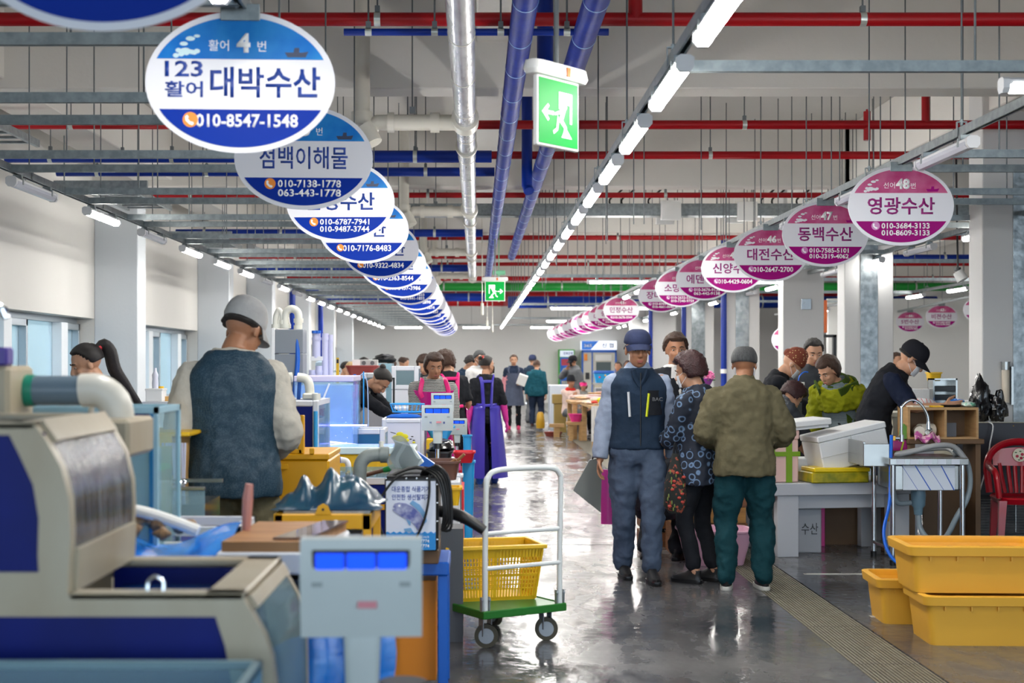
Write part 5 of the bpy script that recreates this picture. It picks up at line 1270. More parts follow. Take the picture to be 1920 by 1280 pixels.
# ---- upright glass tank with a blue frame
t = thing('glass_tank', 'upright glass tank with a pale blue frame right of the big cream tank', 'fish tank', (-1.2, 4.45, 0))
fr = M('pale_blue_frame', (150,190,206), .35); frd = M('blue_edge', (20,112,166), .35)
m = MB()
for x in (-.32, .19): m.bx(x, 0, .5, x+.013, .02, 1.335); m.bx(x, .33, .5, x+.013, .35, 1.335)
m.bx(-.32, 0, 1.32, .203, .02, 1.34).bx(-.32, .33, 1.32, .203, .35, 1.34).bx(.19, 0, 1.32, .203, .35, 1.34); m.build('frame', fr, t); MB().bx(.178, -.004, .5, .19, .0, 1.32).build('blue_edge', frd, t)
MB().bx(-.3, .008, .5, .18, .012, 1.25).build('glass_pane', glass_m, t); MB().bx(.192, .02, .5, .196, .33, 1.32).build('glass_pane', glass_m, t)
MB().bx(-.3, .3, .5, .18, .32, 1.2).build('yellow_back', M('pale_yellow_back', (214,206,150), .5), t); MB().bx(.06, .12, .5, .17, .2, 1.2).build('white_plate', M('plate', (206,222,216), .4), t)
MB().bx(-.3, .001, 1.26, .18, .006, 1.32).build('blue_header', panel_b, t); MB().bx(-.32, 0, 0, .203, .35, .5, .01).build('base', fib, t)
# ---- cardboard cartons with blue prints
t = thing('carton_stack', 'tall cardboard carton with blue printed labels behind the upright glass tank', 'carton', (-1.66, 6.5, .62))
MB().bx(-.06, 0, 0, .3, .35, .52, .004).build('carton', card, t)
pb = M('carton_blue', (20,44,120), .6); pk = M('carton_ink', (40,42,58), .6)
for (x, z, w, h) in ((.205, .17, .10, .06), (.245, .36, .07, .05), (.06, .49, .06, .03)):
    MB().box((x, -.002, z), (w, .002, h), 0, (0, R(-28), 0)).build('blue_label', pb, t)
o = text('carton_lettering', 'YUHAN', white_p, t, (.205, -.004, .17), w=.07, h=.018, bold=.02); o.rotation_euler = (0, R(-28), 0)
for (x, z, s_) in ((.21, .30, '로고'), (.16, .44, '취급주의'), (.22, .06, 'YUHAN')):
    o = text('carton_lettering', s_, pk, t, (x, -.0015, z), h=.022); o.rotation_euler = (0, R(-28), 0)
MB().box((.19, -.002, .28), (.06, .002, .004), 0, (0, R(-28), 0)).box((.10, -.002, .41), (.06, .002, .004), 0, (0, R(-28), 0)).build('ink_line', pk, t)
single('yellow_board', MB().bx(-1.72, 6.45, 1.145, -1.30, 6.95, 1.165, .006).bx(-1.56, 6.44, 1.10, -1.38, 6.455, 1.15), yelb, 'yellow plastic board lying on the cardboard carton', 'board')
t = thing('string_bundle', 'bundle of white strings hanging beside the cardboard carton', 'string', (-1.36, 6.4, .68))
for k in range(9): MB().tube([(k*.012-.05+.004*math.sin(k), 0, .44), (k*.012-.05+.006*math.sin(k*2), 0, .2), (k*.012-.05, 0, 0)], .006, 6, smoothpath=3).build('string', M('white_string', (196,196,214), .5), t)
MB().bx(-.06, -.008, 0, .055, .008, .02).build('blue_tie', bluep, t)
single('carton_table', MB().bx(-1.9, 6.4, .58, -1.2, 7.0, .62, .004).bx(-1.85, 6.45, 0, -1.8, 6.5, .58).bx(-1.3, 6.9, 0, -1.25, 6.95, .58).bx(-1.85, 6.9, 0, -1.8, 6.95, .58).bx(-1.3, 6.42, 0, -1.25, 6.47, .58), M('table_wood', (176,132,72), .6), 'wooden table carrying the cardboard carton', 'table')
bag_lump('black crumpled bag on the table right of the white strings', (-1.29, 6.72, .62), (.07, .08, .13), M('black_film', (16,16,20), .2, coat=.5, bump=.8, bs=14), seed=4)
t = thing('glass_tank', 'long dark glass tank below the cardboard carton, left of the man in the mesh vest', 'fish tank', (-1.35, 5.5, 0))
MB().bx(-.3, 0, .5, .3, .005, .99).build('glass_pane', glass_m, t); MB().bx(-.29, .02, .52, .29, .38, .93).build('water', M('murky_water', (44,50,46), .12, var=.6, vs=5, col2=(90,76,60)), t); MB().bx(-.3, -.004, .985, .3, .02, 1.0, .003).bx(-.3, .38, .985, .3, .4, 1.0).build('rim', steel, t); MB().bx(-.3, 0, 0, .3, .4, .5, .01).build('base', fib, t)
for k in range(6): solid('ice_bag', 'small clear bag on the rim of the dark glass tank', 'bag', (-1.55+k*.08, 5.52, 1.0), MB().ell((0, 0, .014), (.03, .02, .014), 10, 6), chrome, group='clear bags on the dark tank')
# ---- white box of shells in blue sheet, blue tank and cutting board
open_box('white_box', 'white plastic box with a blue sheet spilling out, right of the upright glass tank', 'box', -1.06, 4.0, -.80, 4.6, .0, .90, .02, white_p, .02)
solid('blue_sheet', 'blue plastic sheet of shells spilling over the white box left of the cutting board', 'sheet', (-.93, 4.0, .90), MB().sheet(lambda u, v: (-.17+.36*u, -.03+.5*v+.015*math.sin(8*u), .01+.035*math.sin(5*u+3*v)+.03*v-(.12*(1-v)**3)), 20, 16, .004), blue_bag, angle=60)
shell_pile('', -1.0, 4.35, .95, 14, (.12, .16, .03), .032, 'brown conch shell on the blue sheet left of the cutting board', 'conch shells left of the board')
solid('white_tube', 'white curved scoop lying over the shells on the blue sheet', 'scoop', (-1.04, 4.3, 1.0), MB().tube([(-.08, 0, .035), (.02, 0, .03), (.12, 0, .0), (.2, 0, -.03)], .018, 10, smoothpath=3), white_p)
t = thing('shallow_tank', 'shallow white rimmed tank with blue inside, left of the cutting board', 'fish tank', (-.92, 4.75, 0))
MB().bx(-.2, 0, .90, .13, .03, .93).bx(.10, 0, .90, .13, .35, .93).bx(-.2, .32, .90, .13, .35, .93).build('rim', wrim, t); MB().bx(-.2, .02, .86, .12, .34, .88).build('water', panel_b, t); MB().bx(-.2, .001, 0, .13, .35, .86, .008).build('body', wrim, t)
t = thing('prep_table', 'white framed prep table under the wooden cutting board', 'table', (-.62, 4.15, 0))
MB().bx(-.14, 0, .86, .2, .56, .925, .006).build('table_top', wrim, t)
for x in (-.13, .16):
    for y in (.01, .52): MB().bx(x, y, 0, x+.03, y+.03, .86).build('leg', wrim, t)
MB().bx(-.1, .03, .5, .16, .5, .84).build('dark_tub', M('dark_tub', (20,34,50), .4), t)
single('cutting_board', MB().prism([(-.745, 4.16), (-.50, 4.16), (-.43, 4.70), (-.72, 4.70)], 'z', .925, .955), woodb, 'worn wooden cutting board on the white prep table', 'cutting board')
single('acrylic_sheet', MB().prism([(-.60, 4.2), (-.49, 4.2), (-.42, 4.66), (-.50, 4.66)], 'z', .957, .963), M('brown_acrylic', (120,92,76), .12, coat=.5), 'brown glossy sheet lying on the right half of the cutting board', 'sheet')
single('filleting_knife', MB().tube([(-.72, 4.45, .955), (-.715, 4.45, 1.05), (-.71, 4.45, 1.10)], [.014, .017, .012], 8), M('fish_pink', (190,130,120), .4), 'upright pinkish knife handle standing at the cutting board', 'knife')
# ---- yellow tank with teal bag
t = thing('yellow_tank', 'yellow steel framed tank stand carrying the teal film, right of the cutting board', 'tank stand', (-.56, 5.2, 0))
m = MB()
for x in (-.18, .145): m.bx(x, 0, 0, x+.03, .03, .90, .003); m.bx(x, .5, 0, x+.03, .53, .90, .003)
m.bx(-.18, 0, .87, .175, .03, .925, .003).bx(-.18, .5, .87, .175, .53, .925, .003).bx(-.18, 0, .87, -.15, .53, .925).bx(.145, 0, .87, .175, .53, .925); m.build('frame', yel, t)
MB().prism([(-.03, .925), (-.018, .955), (.0, .965), (.018, .955), (.03, .925)], 'y', -.002, .006).build('lug', yel, t); MB().cyl((0, -.004, .943), (0, .008, .943), .005, n=8).build('lug_hole', black_p, t)
MB().bx(-.13, .02, .30, .14, .48, .85, .005).build('inner_tank', wrim, t); MB().bx(-.11, .012, .45, .12, .02, .80).build('inner_window', M('grey_window', (110,124,130), .3), t); MB().bx(-.15, .03, .925, .17, .5, .935).build('top_plate', steel, t)
def film_z(u, v):
    a_ = math.exp(-((u-.27)/.075)**2-((v-.45)/.25)**2)*.10+math.exp(-((u-.64)/.27)**4-((v-.5)/.38)**4)*.09+math.exp(-((u-.52)/.06)**2-((v-.42)/.25)**2)*.045+math.exp(-((u-.12)/.12)**2-((v-.4)/.3)**2)*.03
    return a_*1.0+.020*noise.noise(V(u*7, v*6, 1))+.010*abs(noise.noise(V(u*18, v*14, 2)))+.008
solid('teal_film', 'crumpled teal plastic film heaped on the yellow tank stand', 'film', (-.56, 5.22, .937), MB().sheet(lambda u, v: (-.20+.40*u+.01*math.sin(v*9), .02+.44*v, film_z(u, v)*min(1, v*6)*min(1, (1-v)*6)*min(1, u*9)*min(1, (1-u)*9)), 56, 36, .002), teal_bag, angle=80)
# ---- second yellow tank with raised window lid
t = thing('yellow_tank', 'yellow tank with its window lid propped open, right of the man in the mesh vest', 'fish tank', (-1.0, 7.35, 0))
MB().bx(-.25, 0, 0, .24, .6, .98, .01).build('body', yel, t); MB().bx(-.25, -.01, .98, .24, .61, 1.01, .005).build('rim', yel, t)
o = .09
m = MB(); m.bx(-.14+o, .0, 1.01, -.11+o, .04, 1.21, .004).bx(-.11+o, 0, 1.01, .01+o, .04, 1.035, .004).bx(-.11+o, 0, 1.18, .01+o, .04, 1.21, .004).bx(-.01+o, 0, 1.01, .02+o, .04, 1.21, .004); m.build('lid_frame', yel, t)
MB().bx(-.11+o, .015, 1.035, -.01+o, .02, 1.18).build('lid_glass', glass_m, t); MB().bx(.14, -.02, 1.01, .165, .0, 1.04, .003).bx(-.02, -.02, .93, .03, -.012, .96, .003).build('lug', yel, t)
MB().prism([(.14, .72), (.225, .80), (.225, .70), (.14, .66)], 'y', -.004, .001).build('side_window', M('green_window', (80,170,110), .2), t)
# ---- blue fronted tank with white frame and pipes
def framed_tank(label, x0, y0, x1, y1, z1, name='display_tank', front=panel_b, fw=.035, base=0, zlow=None, frame=wrim, round_=True):
    t = thing(name, label, 'fish tank', ((x0+x1)/2, y0, base)); hw = (x1-x0)/2; d = y1-y0; h = z1-base; zl = (zlow or base+.05)-base
    m = MB(); m.bx(-hw, -.008, zl-.0, -hw+fw, .02, h, .006).bx(hw-fw, -.008, zl, hw, .02, h, .006).bx(-hw+fw, -.008, h-fw, hw-fw, .02, h, .006).bx(-hw+fw, -.008, zl, hw-fw, .02, zl+fw, .006); m.build('front_frame', frame, t)
    MB().bx(-hw+fw*.8, 0, zl+fw*.8, hw-fw*.8, .012, h-fw*.8).build('front_panel', front, t)
    MB().bx(hw-.012, .02, zl, hw, d, h-.03).build('side_glass', glass_m, t); MB().bx(-hw, .02, zl, -hw+.012, d, h-.03).build('side_glass', glass_m, t)
    MB().bx(-hw+.02, .03, zl, hw-.02, d-.02, h-.06).build('water', water_m, t)
    MB().bx(-hw, d-.02, 0, hw, d, h, .004).bx(-hw, .02, h-.03, -hw+.02, d, h).bx(hw-.02, .02, h-.03, hw, d, h).build('back_frame', frame, t)
    if zl > .06: MB().bx(-hw, 0, 0, hw, d, zl, .008).build('base', frame, t)
    return t
t = framed_tank('white framed tank with dark blue front right of the mesh vest', -1.23, 8.3, -.92, 8.95, 1.262, zlow=.72)
m = MB(); m.tube([(-.09, .25, 1.24), (-.09, .25, 1.36), (-.07, .25, 1.39), (-.03, .25, 1.395)], .03, 14, smoothpath=3).tube([(.0, .25, 1.395), (.05, .25, 1.385), (.07, .25, 1.35), (.075, .25, 1.30)], .028, 14, smoothpath=3).bx(.035, .2, 1.26, .125, .3, 1.30, .008); m.build('pipe_bend', pvcw, t)
MB().cyl((.13, .1, 1.26), (.13, .1, 1.30), .026, n=16).build('pipe_cap', pvcw, t); MB().tube([(.0, .3, 1.26), (.01, .3, 1.42)], .012, 8).build('blue_hose', bluep, t)
MB().cyl((.14, -.02, .6), (.14, -.02, 1.2), .012, n=8).build('side_pipe', skyp, t)
# ---- tall grey filter cabinet with white u-bends
t = thing('filter_cabinet', 'tall grey filter cabinet with white u-bend pipes and a blue hose', 'filter', (-1.33, 10.1, 0))
for k in range(5): MB().bx(-.10, 0, .85+k*.175, .10, .22, 1.02+k*.175, .004).build('cabinet_slab', M('cabinet_grey', (126,132,138), .5), t)
MB().bx(-.125, -.01, .6, -.10, .24, 1.73, .003).bx(-.13, -.02, 0, .13, .25, .85, .006).build('white_side', white_p, t)
m = MB()
for x0, x1, zt, r in ((-.11, -.06, 1.86, .020), (-.04, .055, 1.87, .028), (-.085, -.02, 1.84, .014)):
    m.tube([(x0, .1, 1.73), (x0, .1, zt-.06), (x0+.01, .1, zt-.02), ((x0+x1)/2, .1, zt), (x1-.01, .1, zt-.02), (x1, .1, zt-.06), (x1, .1, 1.73)], r, 14, smoothpath=4)
    m.cyl((x0, .1, 1.73), (x0, .1, 1.76), r*1.5, n=12).cyl((x1, .1, zt-.1), (x1, .1, zt-.07), r*1.25, n=12)
m.build('u_bend', pvcw, t); MB().tube([(.055, .06, 1.75), (.055, .06, 1.66)], .03, 14).build('pipe_sleeve', pvcw, t)
MB().tube([(.055, .02, 1.68), (.062, .0, 1.5), (.045, -.01, 1.3), (.04, -.02, 1.15)], .017, 10, smoothpath=4).build('blue_hose', bluep, t)
t = thing('filter_cluster', 'cluster of white filter bottles and standpipes right of the grey cabinet', 'filter', (-1.16, 10.5, .0))
for x, z0, z1, r in ((.045, 1.36, 1.70, .025), (.085, 1.36, 1.69, .018), (-.02, 1.52, 1.70, .032), (.0, 1.36, 1.46, .028), (-.05, 1.36, 1.43, .026)): MB().cyl((x, 0, z0), (x, 0, z1), r, n=14).cyl((x, 0, z1-.05), (x, 0, z1-.03), r*1.12, n=14).build('filter_bottle', M('lilac_white', (206,206,232), .35), t)
for x in (-.03, -.005): MB().cyl((x, -.03, 1.70), (x, -.03, 1.72), .022, n=12).build('blue_cap', bluep, t)
MB().bx(-.06, -.03, 1.50, .03, .03, 1.53).bx(-.07, -.05, 1.32, .11, .06, 1.36).bx(-.06, -.02, 0, .1, .05, 1.32).build('bracket', white_p, t)
# ---- large aquarium lit with violet light
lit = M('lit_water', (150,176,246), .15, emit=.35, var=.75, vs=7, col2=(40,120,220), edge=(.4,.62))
led = M('violet_led', (120,116,255), .4, emit=5)
t = thing('lit_aquarium', 'large aquarium glowing violet and blue under a thick white rim', 'aquarium', (-.99, 9.5, 0))
MB().bx(-.23, 0, 1.355, .17, .62, 1.395, .006).build('rim', M('lilac_rim', (206,200,226), .35), t)
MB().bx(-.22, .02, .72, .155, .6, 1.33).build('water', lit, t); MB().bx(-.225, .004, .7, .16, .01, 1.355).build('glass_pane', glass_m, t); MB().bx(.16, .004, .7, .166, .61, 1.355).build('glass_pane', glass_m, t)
MB().bx(-.1, .0, 1.06, .26, .012, 1.07).build('led_bar', led, t); MB().box((.02, -.03, .955), (.42, .012, .012), 0, (0, R(6), 0)).build('led_bar', led, t)
MB().bx(-.23, 0, 0, .17, .62, .72, .01).build('base', wrim, t); MB().box((-.02, -.004, 1.27), (.012, .006, .16), 0, (0, R(22), 0)).build('light_streak', M('streak_white', (226,232,240), .3), t)  # slanted pale bar painted on the front as a streak of light
for k in range(26): MB().ell((rnd.uniform(-.2, .14), -.002, rnd.uniform(.8, 1.15)), (.004, .002, .004), 6, 4).build('bubble', chrome, t) if k < 0 else None
m = MB()
for k in range(60): m.ell((rnd.uniform(-.2, .15), -.001, .78+.42*rnd.random()**1.6), (.0032, .001, .0032), 5, 3)
o = m.build('bubbles', M('bubble_white', (235,240,255), .2), t); o['kind'] = 'stuff'
t = framed_tank('small white framed tank under the violet light bar', -.88, 10.0, -.64, 10.3, 1.02, zlow=.72, front=M('teal_panel', (16,96,140), .3), fw=.04)
t = thing('hose_stand', 'clear hose loops and a blue rod standing behind the violet light bar', 'hose stand', (-.82, 10.35, .0))
MB().tube([(-.05, 0, .9), (-.05, 0, 1.3), (-.03, 0, 1.38), (-.01, 0, 1.40), (.01, 0, 1.38), (.03, 0, 1.3), (.035, 0, .9)], .004, 6, smoothpath=3).build('clear_hose', M('clear_hose', (170,190,220), .2), t)
MB().bx(-.075, .0, 0, -.055, .02, 1.40).build('blue_post', bluep, t); MB().cyl((0, .0, .9), (0, 0, 1.42), .005, n=6).build('rod', skyp, t)
single('display_stand', MB().bx(-1.09, 15.0, 1.31, -.86, 15.02, 1.33).bx(-1.09, 15.0, 0, -1.07, 15.02, 1.31).bx(-.88, 15.0, 0, -.86, 15.02, 1.31), black_p, 'thin black metal frame above the bent over woman', 'frame')
# ---- long yellow tank, shallow clam tank and pipes
t = thing('yellow_tank', 'long yellow tank with a thick pale rim behind the white u-bend pipe', 'fish tank', (-.72, 9.05, 0))
MB().bx(-.28, 0, 0, .28, .36, .90, .01).build('body', yelb, t); MB().bx(-.29, -.012, .90, .33, .37, .945, .005).build('rim', M('pale_rim2', (206,222,224), .35), t); MB().bx(-.24, .03, .945, .28, .33, .948).build('water', lit, t)
for k in range(7): MB().bx(-.24+k*.08, -.006, .72, -.225+k*.08, .0, .88).build('rib', yelb, t)
t = thing('clam_tank', 'shallow white and blue clam tank in front of the long yellow tank', 'fish tank', (-.62, 7.95, 0))
MB().bx(-.20, 0, .80, .22, .5, .84, .004).build('rim', wrim, t); MB().bx(-.20, .01, 0, .22, .49, .80, .005).build('body', panel_b, t); MB().bx(-.17, .02, .84, .2, .47, .843).build('water', water_m, t)
MB().bx(-.2, -.004, .66, .22, .008, .69).build('yellow_strip', yel, t); MB().bx(-.2, .002, .84, .22, .006, .90).build('splash_glass', glass_m, t)
clam = M('clam_orange', (214,150,60), .5, var=.5, vs=40, col2=(240,200,130))
for k in range(46): solid('clam', 'small orange clam in the shallow white and blue tank', 'clam', (-.46+rnd.uniform(-.16, .09)+(.0 if k < 30 else -.12), 8.1+rnd.uniform(0, .2), .843), MB().ell((0, 0, .008), (.012, .009, .008), 7, 5), clam, rnd.uniform(0, 3), 'orange clams in the shallow tank')
for k, (px0, px1, py) in enumerate(((624, 653, 862),)):
    a = W_(px0, 890, 8.3); b_ = W_(px1, 890, 8.3); zt = W_(0, py, 8.3).z
    m = MB().tube([(a.x, 8.3, .84), (a.x, 8.3, zt-.03), (a.x+.012, 8.3, zt-.006), (a.x+.04, 8.3, zt), (b_.x-.04, 8.3, zt), (b_.x-.012, 8.3, zt-.006), (b_.x, 8.3, zt-.03), (b_.x, 8.3, .84)], .017, 12, smoothpath=3)
    o = single('u_pipe', m, white_p, 'white u-bend pipe standing in the shallow clam tank', 'pipe'); MB().cyl(((a.x+b_.x)/2-.003, 8.3, zt), ((a.x+b_.x)/2+.003, 8.3, zt), .0185, n=12).build('blue_band', bluep, o)
t = thing('elbow_pipe', 'big stained grey elbow standpipe beside the teal film', 'pipe', (-.51, 6.9, 0))
MB().tube([(-.055, 0, .0), (-.055, 0, .78), (-.055, 0, .95), (-.045, 0, 1.0), (-.01, 0, 1.03), (.05, 0, 1.035)], .033, 16, smoothpath=4).build('pipe', stain_p, t)
for z in (.84, .75): MB().cyl((-.055, 0, z), (-.055, 0, z+.03), .042, n=16).build('coupling', stain_p, t)
MB().cyl((.045, 0, 1.035), (.085, 0, 1.035), .04, n=16).build('coupling', stain_p, t); MB().cyl((.05, 0, 1.07), (.05, 0, 1.1), .012, n=10).build('stub', pvcw, t)
t = thing('landing_net', 'green landing net with a brown handle lying by the poster machine', 'net', (-.42, 7.5, .92))
MB().cyl((-.16, 0, -.03), (-.05, 0, .0), .011, n=8).build('handle', M('net_handle', (92,62,44), .5), t); MB().tube([(-.07, 0, -.005), (0, 0, .012)], [.014, .022], 10).build('grip', M('grip_green', (10,120,56), .4), t)
MB().sheet(lambda u, v: (.0+.16*u, -.06+.12*v, .015+.04*math.sin(math.pi*u)*math.sin(math.pi*v)-.05*u), 12, 10, .004).build('net', Mpat('net_green', 'dots', (20,150,70), (10,90,46), 60, .5, .3), t, angle=80)
t = thing('bagged_scale', 'grey scale head wrapped in clear plastic, standing above the poster machine', 'scale', (-.33, 6.9, 0))
MB().prism([(-.09, 1.02), (-.06, 1.10), (.02, 1.075), (.075, 1.0), (.03, .965), (-.06, .975)], 'y', -.04, .05).build('scale_head', scale_m, t, angle=20); MB().cyl((.02, 0, .0), (.02, 0, .97), .02, n=12).build('pole', M('grey_pole', (150,156,150), .4), t); MB().cyl((.02, -.03, .93), (.02, .03, .93), .018, n=12).build('knob', black_p, t)
MB().sheet(lambda u, v: (-.08+.15*u+.02*math.sin(v*7+u*3), -.06+.02*math.sin(u*5), 1.12-.09*u-.17*v+.03*math.sin(u*6.2)*(1-v)), 14, 14, .002).build('plastic_wrap', clear_f, t, angle=80)
# ---- poster machine
t = thing('peeling_machine', 'black fish skinning machine with a white and blue fish poster on its front', 'machine', (-.265, 6.2, 0))
MB().bx(-.135, 0, .66, .10, .45, .985, .01).build('case', black_p, t); MB().bx(-.128, -.006, .665, .088, 0, .965).build('poster', M('poster_white', (214,220,236), .4), t)
wv = [(-.128, .665), (.088, .665), (.088, .745)]
for k in range(8): wv += [(.088-.027*k-.008, .738), (.088-.027*k-.020, .746)]
wv += [(-.128, .742)]
MB().prism(wv, 'y', -.009, -.006).build('poster_waves', M('poster_blue', (26,132,206), .4), t)
text('poster_lettering', '대운종합 식품기기', blue_t, t, (-.02, -.006, .930), w=.165, h=.026, bold=.02); text('poster_lettering', '안전한 생선탈피기', blue_t, t, (-.02, -.006, .895), w=.165, h=.026, bold=.02)
text('poster_lettering', '울산광역시 중구종가로 12-15 102호', lt_white, t, (-.02, -.009, .722), w=.16, h=.010); text('poster_lettering', 'H.P : 010-8113-7774', lt_white, t, (-.02, -.009, .704), w=.16, h=.014, bold=.02); text('poster_lettering', 'TEL : 052-283-7774', lt_white, t, (-.02, -.009, .683), w=.16, h=.014, bold=.02)
fb = M('fish_print', (84,92,160), .4, var=.6, vs=40, col2=(200,205,225)); ft = M('fish_fin_print', (110,160,206), .4)
MB().prism([(-.098,.852),(-.09,.868),(-.07,.872),(-.04,.868),(-.01,.852),(.02,.825),(.035,.795),(.03,.76),(.015,.748),(-.005,.775),(-.03,.795),(-.06,.81),(-.09,.83),(-.1,.84),(-.088,.847)], 'y', -.010, -.0065).build('printed_fish', fb, t)
MB().prism([(-.025,.868),(-.012,.882),(.02,.862),(.045,.825),(.05,.79),(.035,.775),(.036,.8),(.02,.83),(-.008,.856)], 'y', -.0105, -.0065).prism([(-.04,.80),(-.03,.778),(-.022,.77),(-.02,.79)], 'y', -.0105, -.0065).prism([(-.05,.758),(-.02,.762),(-.01,.745),(-.045,.745)], 'y', -.0105, -.0065).build('printed_fin', ft, t)
MB().cyl((-.07, -.011, .858), (-.07, -.0066, .858), .005, n=10).build('printed_eye', lt_white, t)
for (x, z) in [(-.13+.045*k, .976) for k in range(6)]+[(.095, .95-.08*k) for k in range(4)]: MB().ell((x, -.003, z), (.005, .003, .005), 8, 5).build('bolt', chrome, t)
for k in range(5): MB().tube([(.02+.01*k, .05, .98), (.04+.012*k, .02-.01*k, 1.01+.006*k), (.10+.012*k, -.02, .97), (.125+.008*k, -.02, .85-.02*k), (.115, .0, .75)], .006, 8, smoothpath=4).build('cable', cb, t)
MB().tube([(.02, .0, 1.0), (-.07, -.02, .99), (-.145, -.03, .9), (-.165, -.03, .82), (-.13, -.03, .70), (-.11, -.03, .62)], .0055, 8, smoothpath=4).tube([(.06, .0, .99), (.06, -.03, .90), (.04, -.03, .80), (.0, -.03, .71), (-.03, -.02, .65)], .0055, 8, smoothpath=4).tube([(-.12, .05, .98), (0, .06, 1.02), (.1, .05, .98)], .008, 8, smoothpath=4).build('front_cable', cb, t)
MB().tube([(.09, .15, .82), (.2, .1, .80), (.3, .08, .74)], [.026, .028, .022], 12, smoothpath=4).build('black_hose', cb, t)
MB().bx(-.12, .02, .60, .10, .43, .66, .004).build('base_tray', M('tray_brown', (96,70,46), .6), t)
t = thing('machine_stand', 'blue plastic trestle carrying the fish skinning machine', 'stand', (-.27, 6.4, 0))
MB().bx(-.16, -.12, .54, .15, .3, .60, .006).build('top_plate', bluep, t)
for x in (-.15, .10):
    for y in (-.11, .25): MB().bx(x, y, 0, x+.045, y+.045, .54, .004).build('leg', bluep, t)
MB().bx(-.14, .0, .05, .09, .2, .5, .004).build('orange_tub', M('orange_tub', (216,130,24), .5), t)
# ---- crowded counter behind the machine: tub, trays, baskets, bags
def tub(label, px0, py0, px1, py1, Y, mat, depth=.25, taper=.03, name='tub', cat='tub', z0=None, lip=.008, e=.35, group=None):
    a = W_(px0, py1, Y); b_ = W_(px1, py0, Y)
    return open_box(name, label, cat, a.x, Y, b_.x, Y+depth, a.z if z0 is None else z0, b_.z, .008, mat, taper, lip=lip, e=e, group=group)
def counter(label, px0, px1, Y, ztop, depth, mat=wrim, name='counter', cat='counter'):
    a = W_(px0, 0, Y).x; b_ = W_(px1, 0, Y).x
    return single(name, MB().bx(a, Y, 0, b_, Y+depth, ztop, .008), mat, label, cat)
counter('low white counter holding the brown basket behind the poster machine', 770, 862, 8.3, W_(0, 902, 8.3).z, .5)
tub('brown slotted basket with wooden handles behind the poster machine', 792, 869, 861, 902, 8.35, brownp, .3, .02, 'basket', 'basket')
for k in range(2): solid('wooden_scraper', 'pale wooden scraper leaning in the brown basket, %s' % ('longer' if k == 0 else 'shorter'), 'scraper', (-.16-.04*k, 8.42, W_(0, 878, 8.4).z), MB().cyl((0, 0, 0), (.09-.01*k, -.02, .085-.03*k), .009, n=8), woodb)
solid('blue_scoop', 'blue plastic scoop leaning left of the brown basket', 'scoop', W_(800, 876, 8.2), MB().prism([(-.06, .08), (-.055, .09), (.045, .02), (.035, .0), (-.05, .01)], 'y', 0, .08), bluep)
counter('counter under the sky blue tub', 795, 850, 9.9, W_(0, 866, 9.9).z, .6)
tub('black slotted tray under the shiny black bag', 800, 850, 847, 866, 9.95, black_p, .35, .008, 'tray', 'tray')
bag_lump('shiny black domed bag on the black tray behind the small scales', W_(827, 851, 10.05)+V(0, .12, 0), (.09, .12, .05), M('black_film', (16,16,20)), seed=2)
tub('small sky blue tub behind the scale pole', 797, 803, 851, 826, 10.5, skyp, .3, .05)
counter('yellow crate under the sky blue tub', 799, 812, 10.45, W_(0, 822, 10.45).z, .2, yelb, 'yellow_crate', 'crate')
weigh('grey scale with blue screens in the middle distance, left of the purple apron', W_(820, 0, 9.3).x, 9.4, W_(0, 760, 9.3).z, .205, 0, R(-3), True)
weigh('grey scale with a glaring screen just behind the middle scale', W_(829, 0, 11.2).x, 11.3, W_(0, 737, 11.2).z, .18, 0, R(4), True)
weigh('small grey scale low at the right of the other two', W_(857, 0, 11.8).x, 11.9, W_(0, 785, 11.8).z, .165, 0, R(-4), False)
tub('red tray hanging over the edge of the counter beside the purple apron', 850, 850, 890, 868, 11.0, redp, .25, .02, 'tray', 'tray')
tub('light blue bucket under the red tray', 866, 868, 890, 905, 11.2, skyp, .22, .02, 'bucket', 'bucket', z0=0)
tub('pale blue bucket standing behind the red tray', 868, 818, 884, 850, 12.5, skyp, .12, .015, 'bucket', 'bucket', z0=0)
tub('white flat tray beneath the brown basket', 842, 895, 866, 915, 8.6, wrim, .2, .005, 'tray', 'tray')
tub('small yellow crate low behind the black hose', 835, 918, 864, 948, 7.6, yelb, .16, .012, 'crate', 'crate')
single('red_stand', MB().bx(-.12, 9.0, 0, -.08, 9.6, .68).bx(-.2, 9.0, 0, -.16, 9.6, .68), redp, 'red metal stand behind the white flat tray', 'stand')
single('small_stand', MB().bx(-.2, 8.55, 0, -.09, 8.8, .72).bx(-.2, 7.55, 0, -.07, 7.8, .60), M('stand_grey', (80,84,90), .5), 'grey stands under the flat tray and the small yellow crate', 'stand')
solid('squeeze_bottle', 'white bottle with a lime cap behind the red tray', 'bottle', (W_(853, 0, 11.4).x, 11.4, .58), MB().lathe([(.0, 0), (.018, 0), (.02, .01), (.018, .10), (.008, .12), (.008, .14), (0, .14)], n=14), white_p)
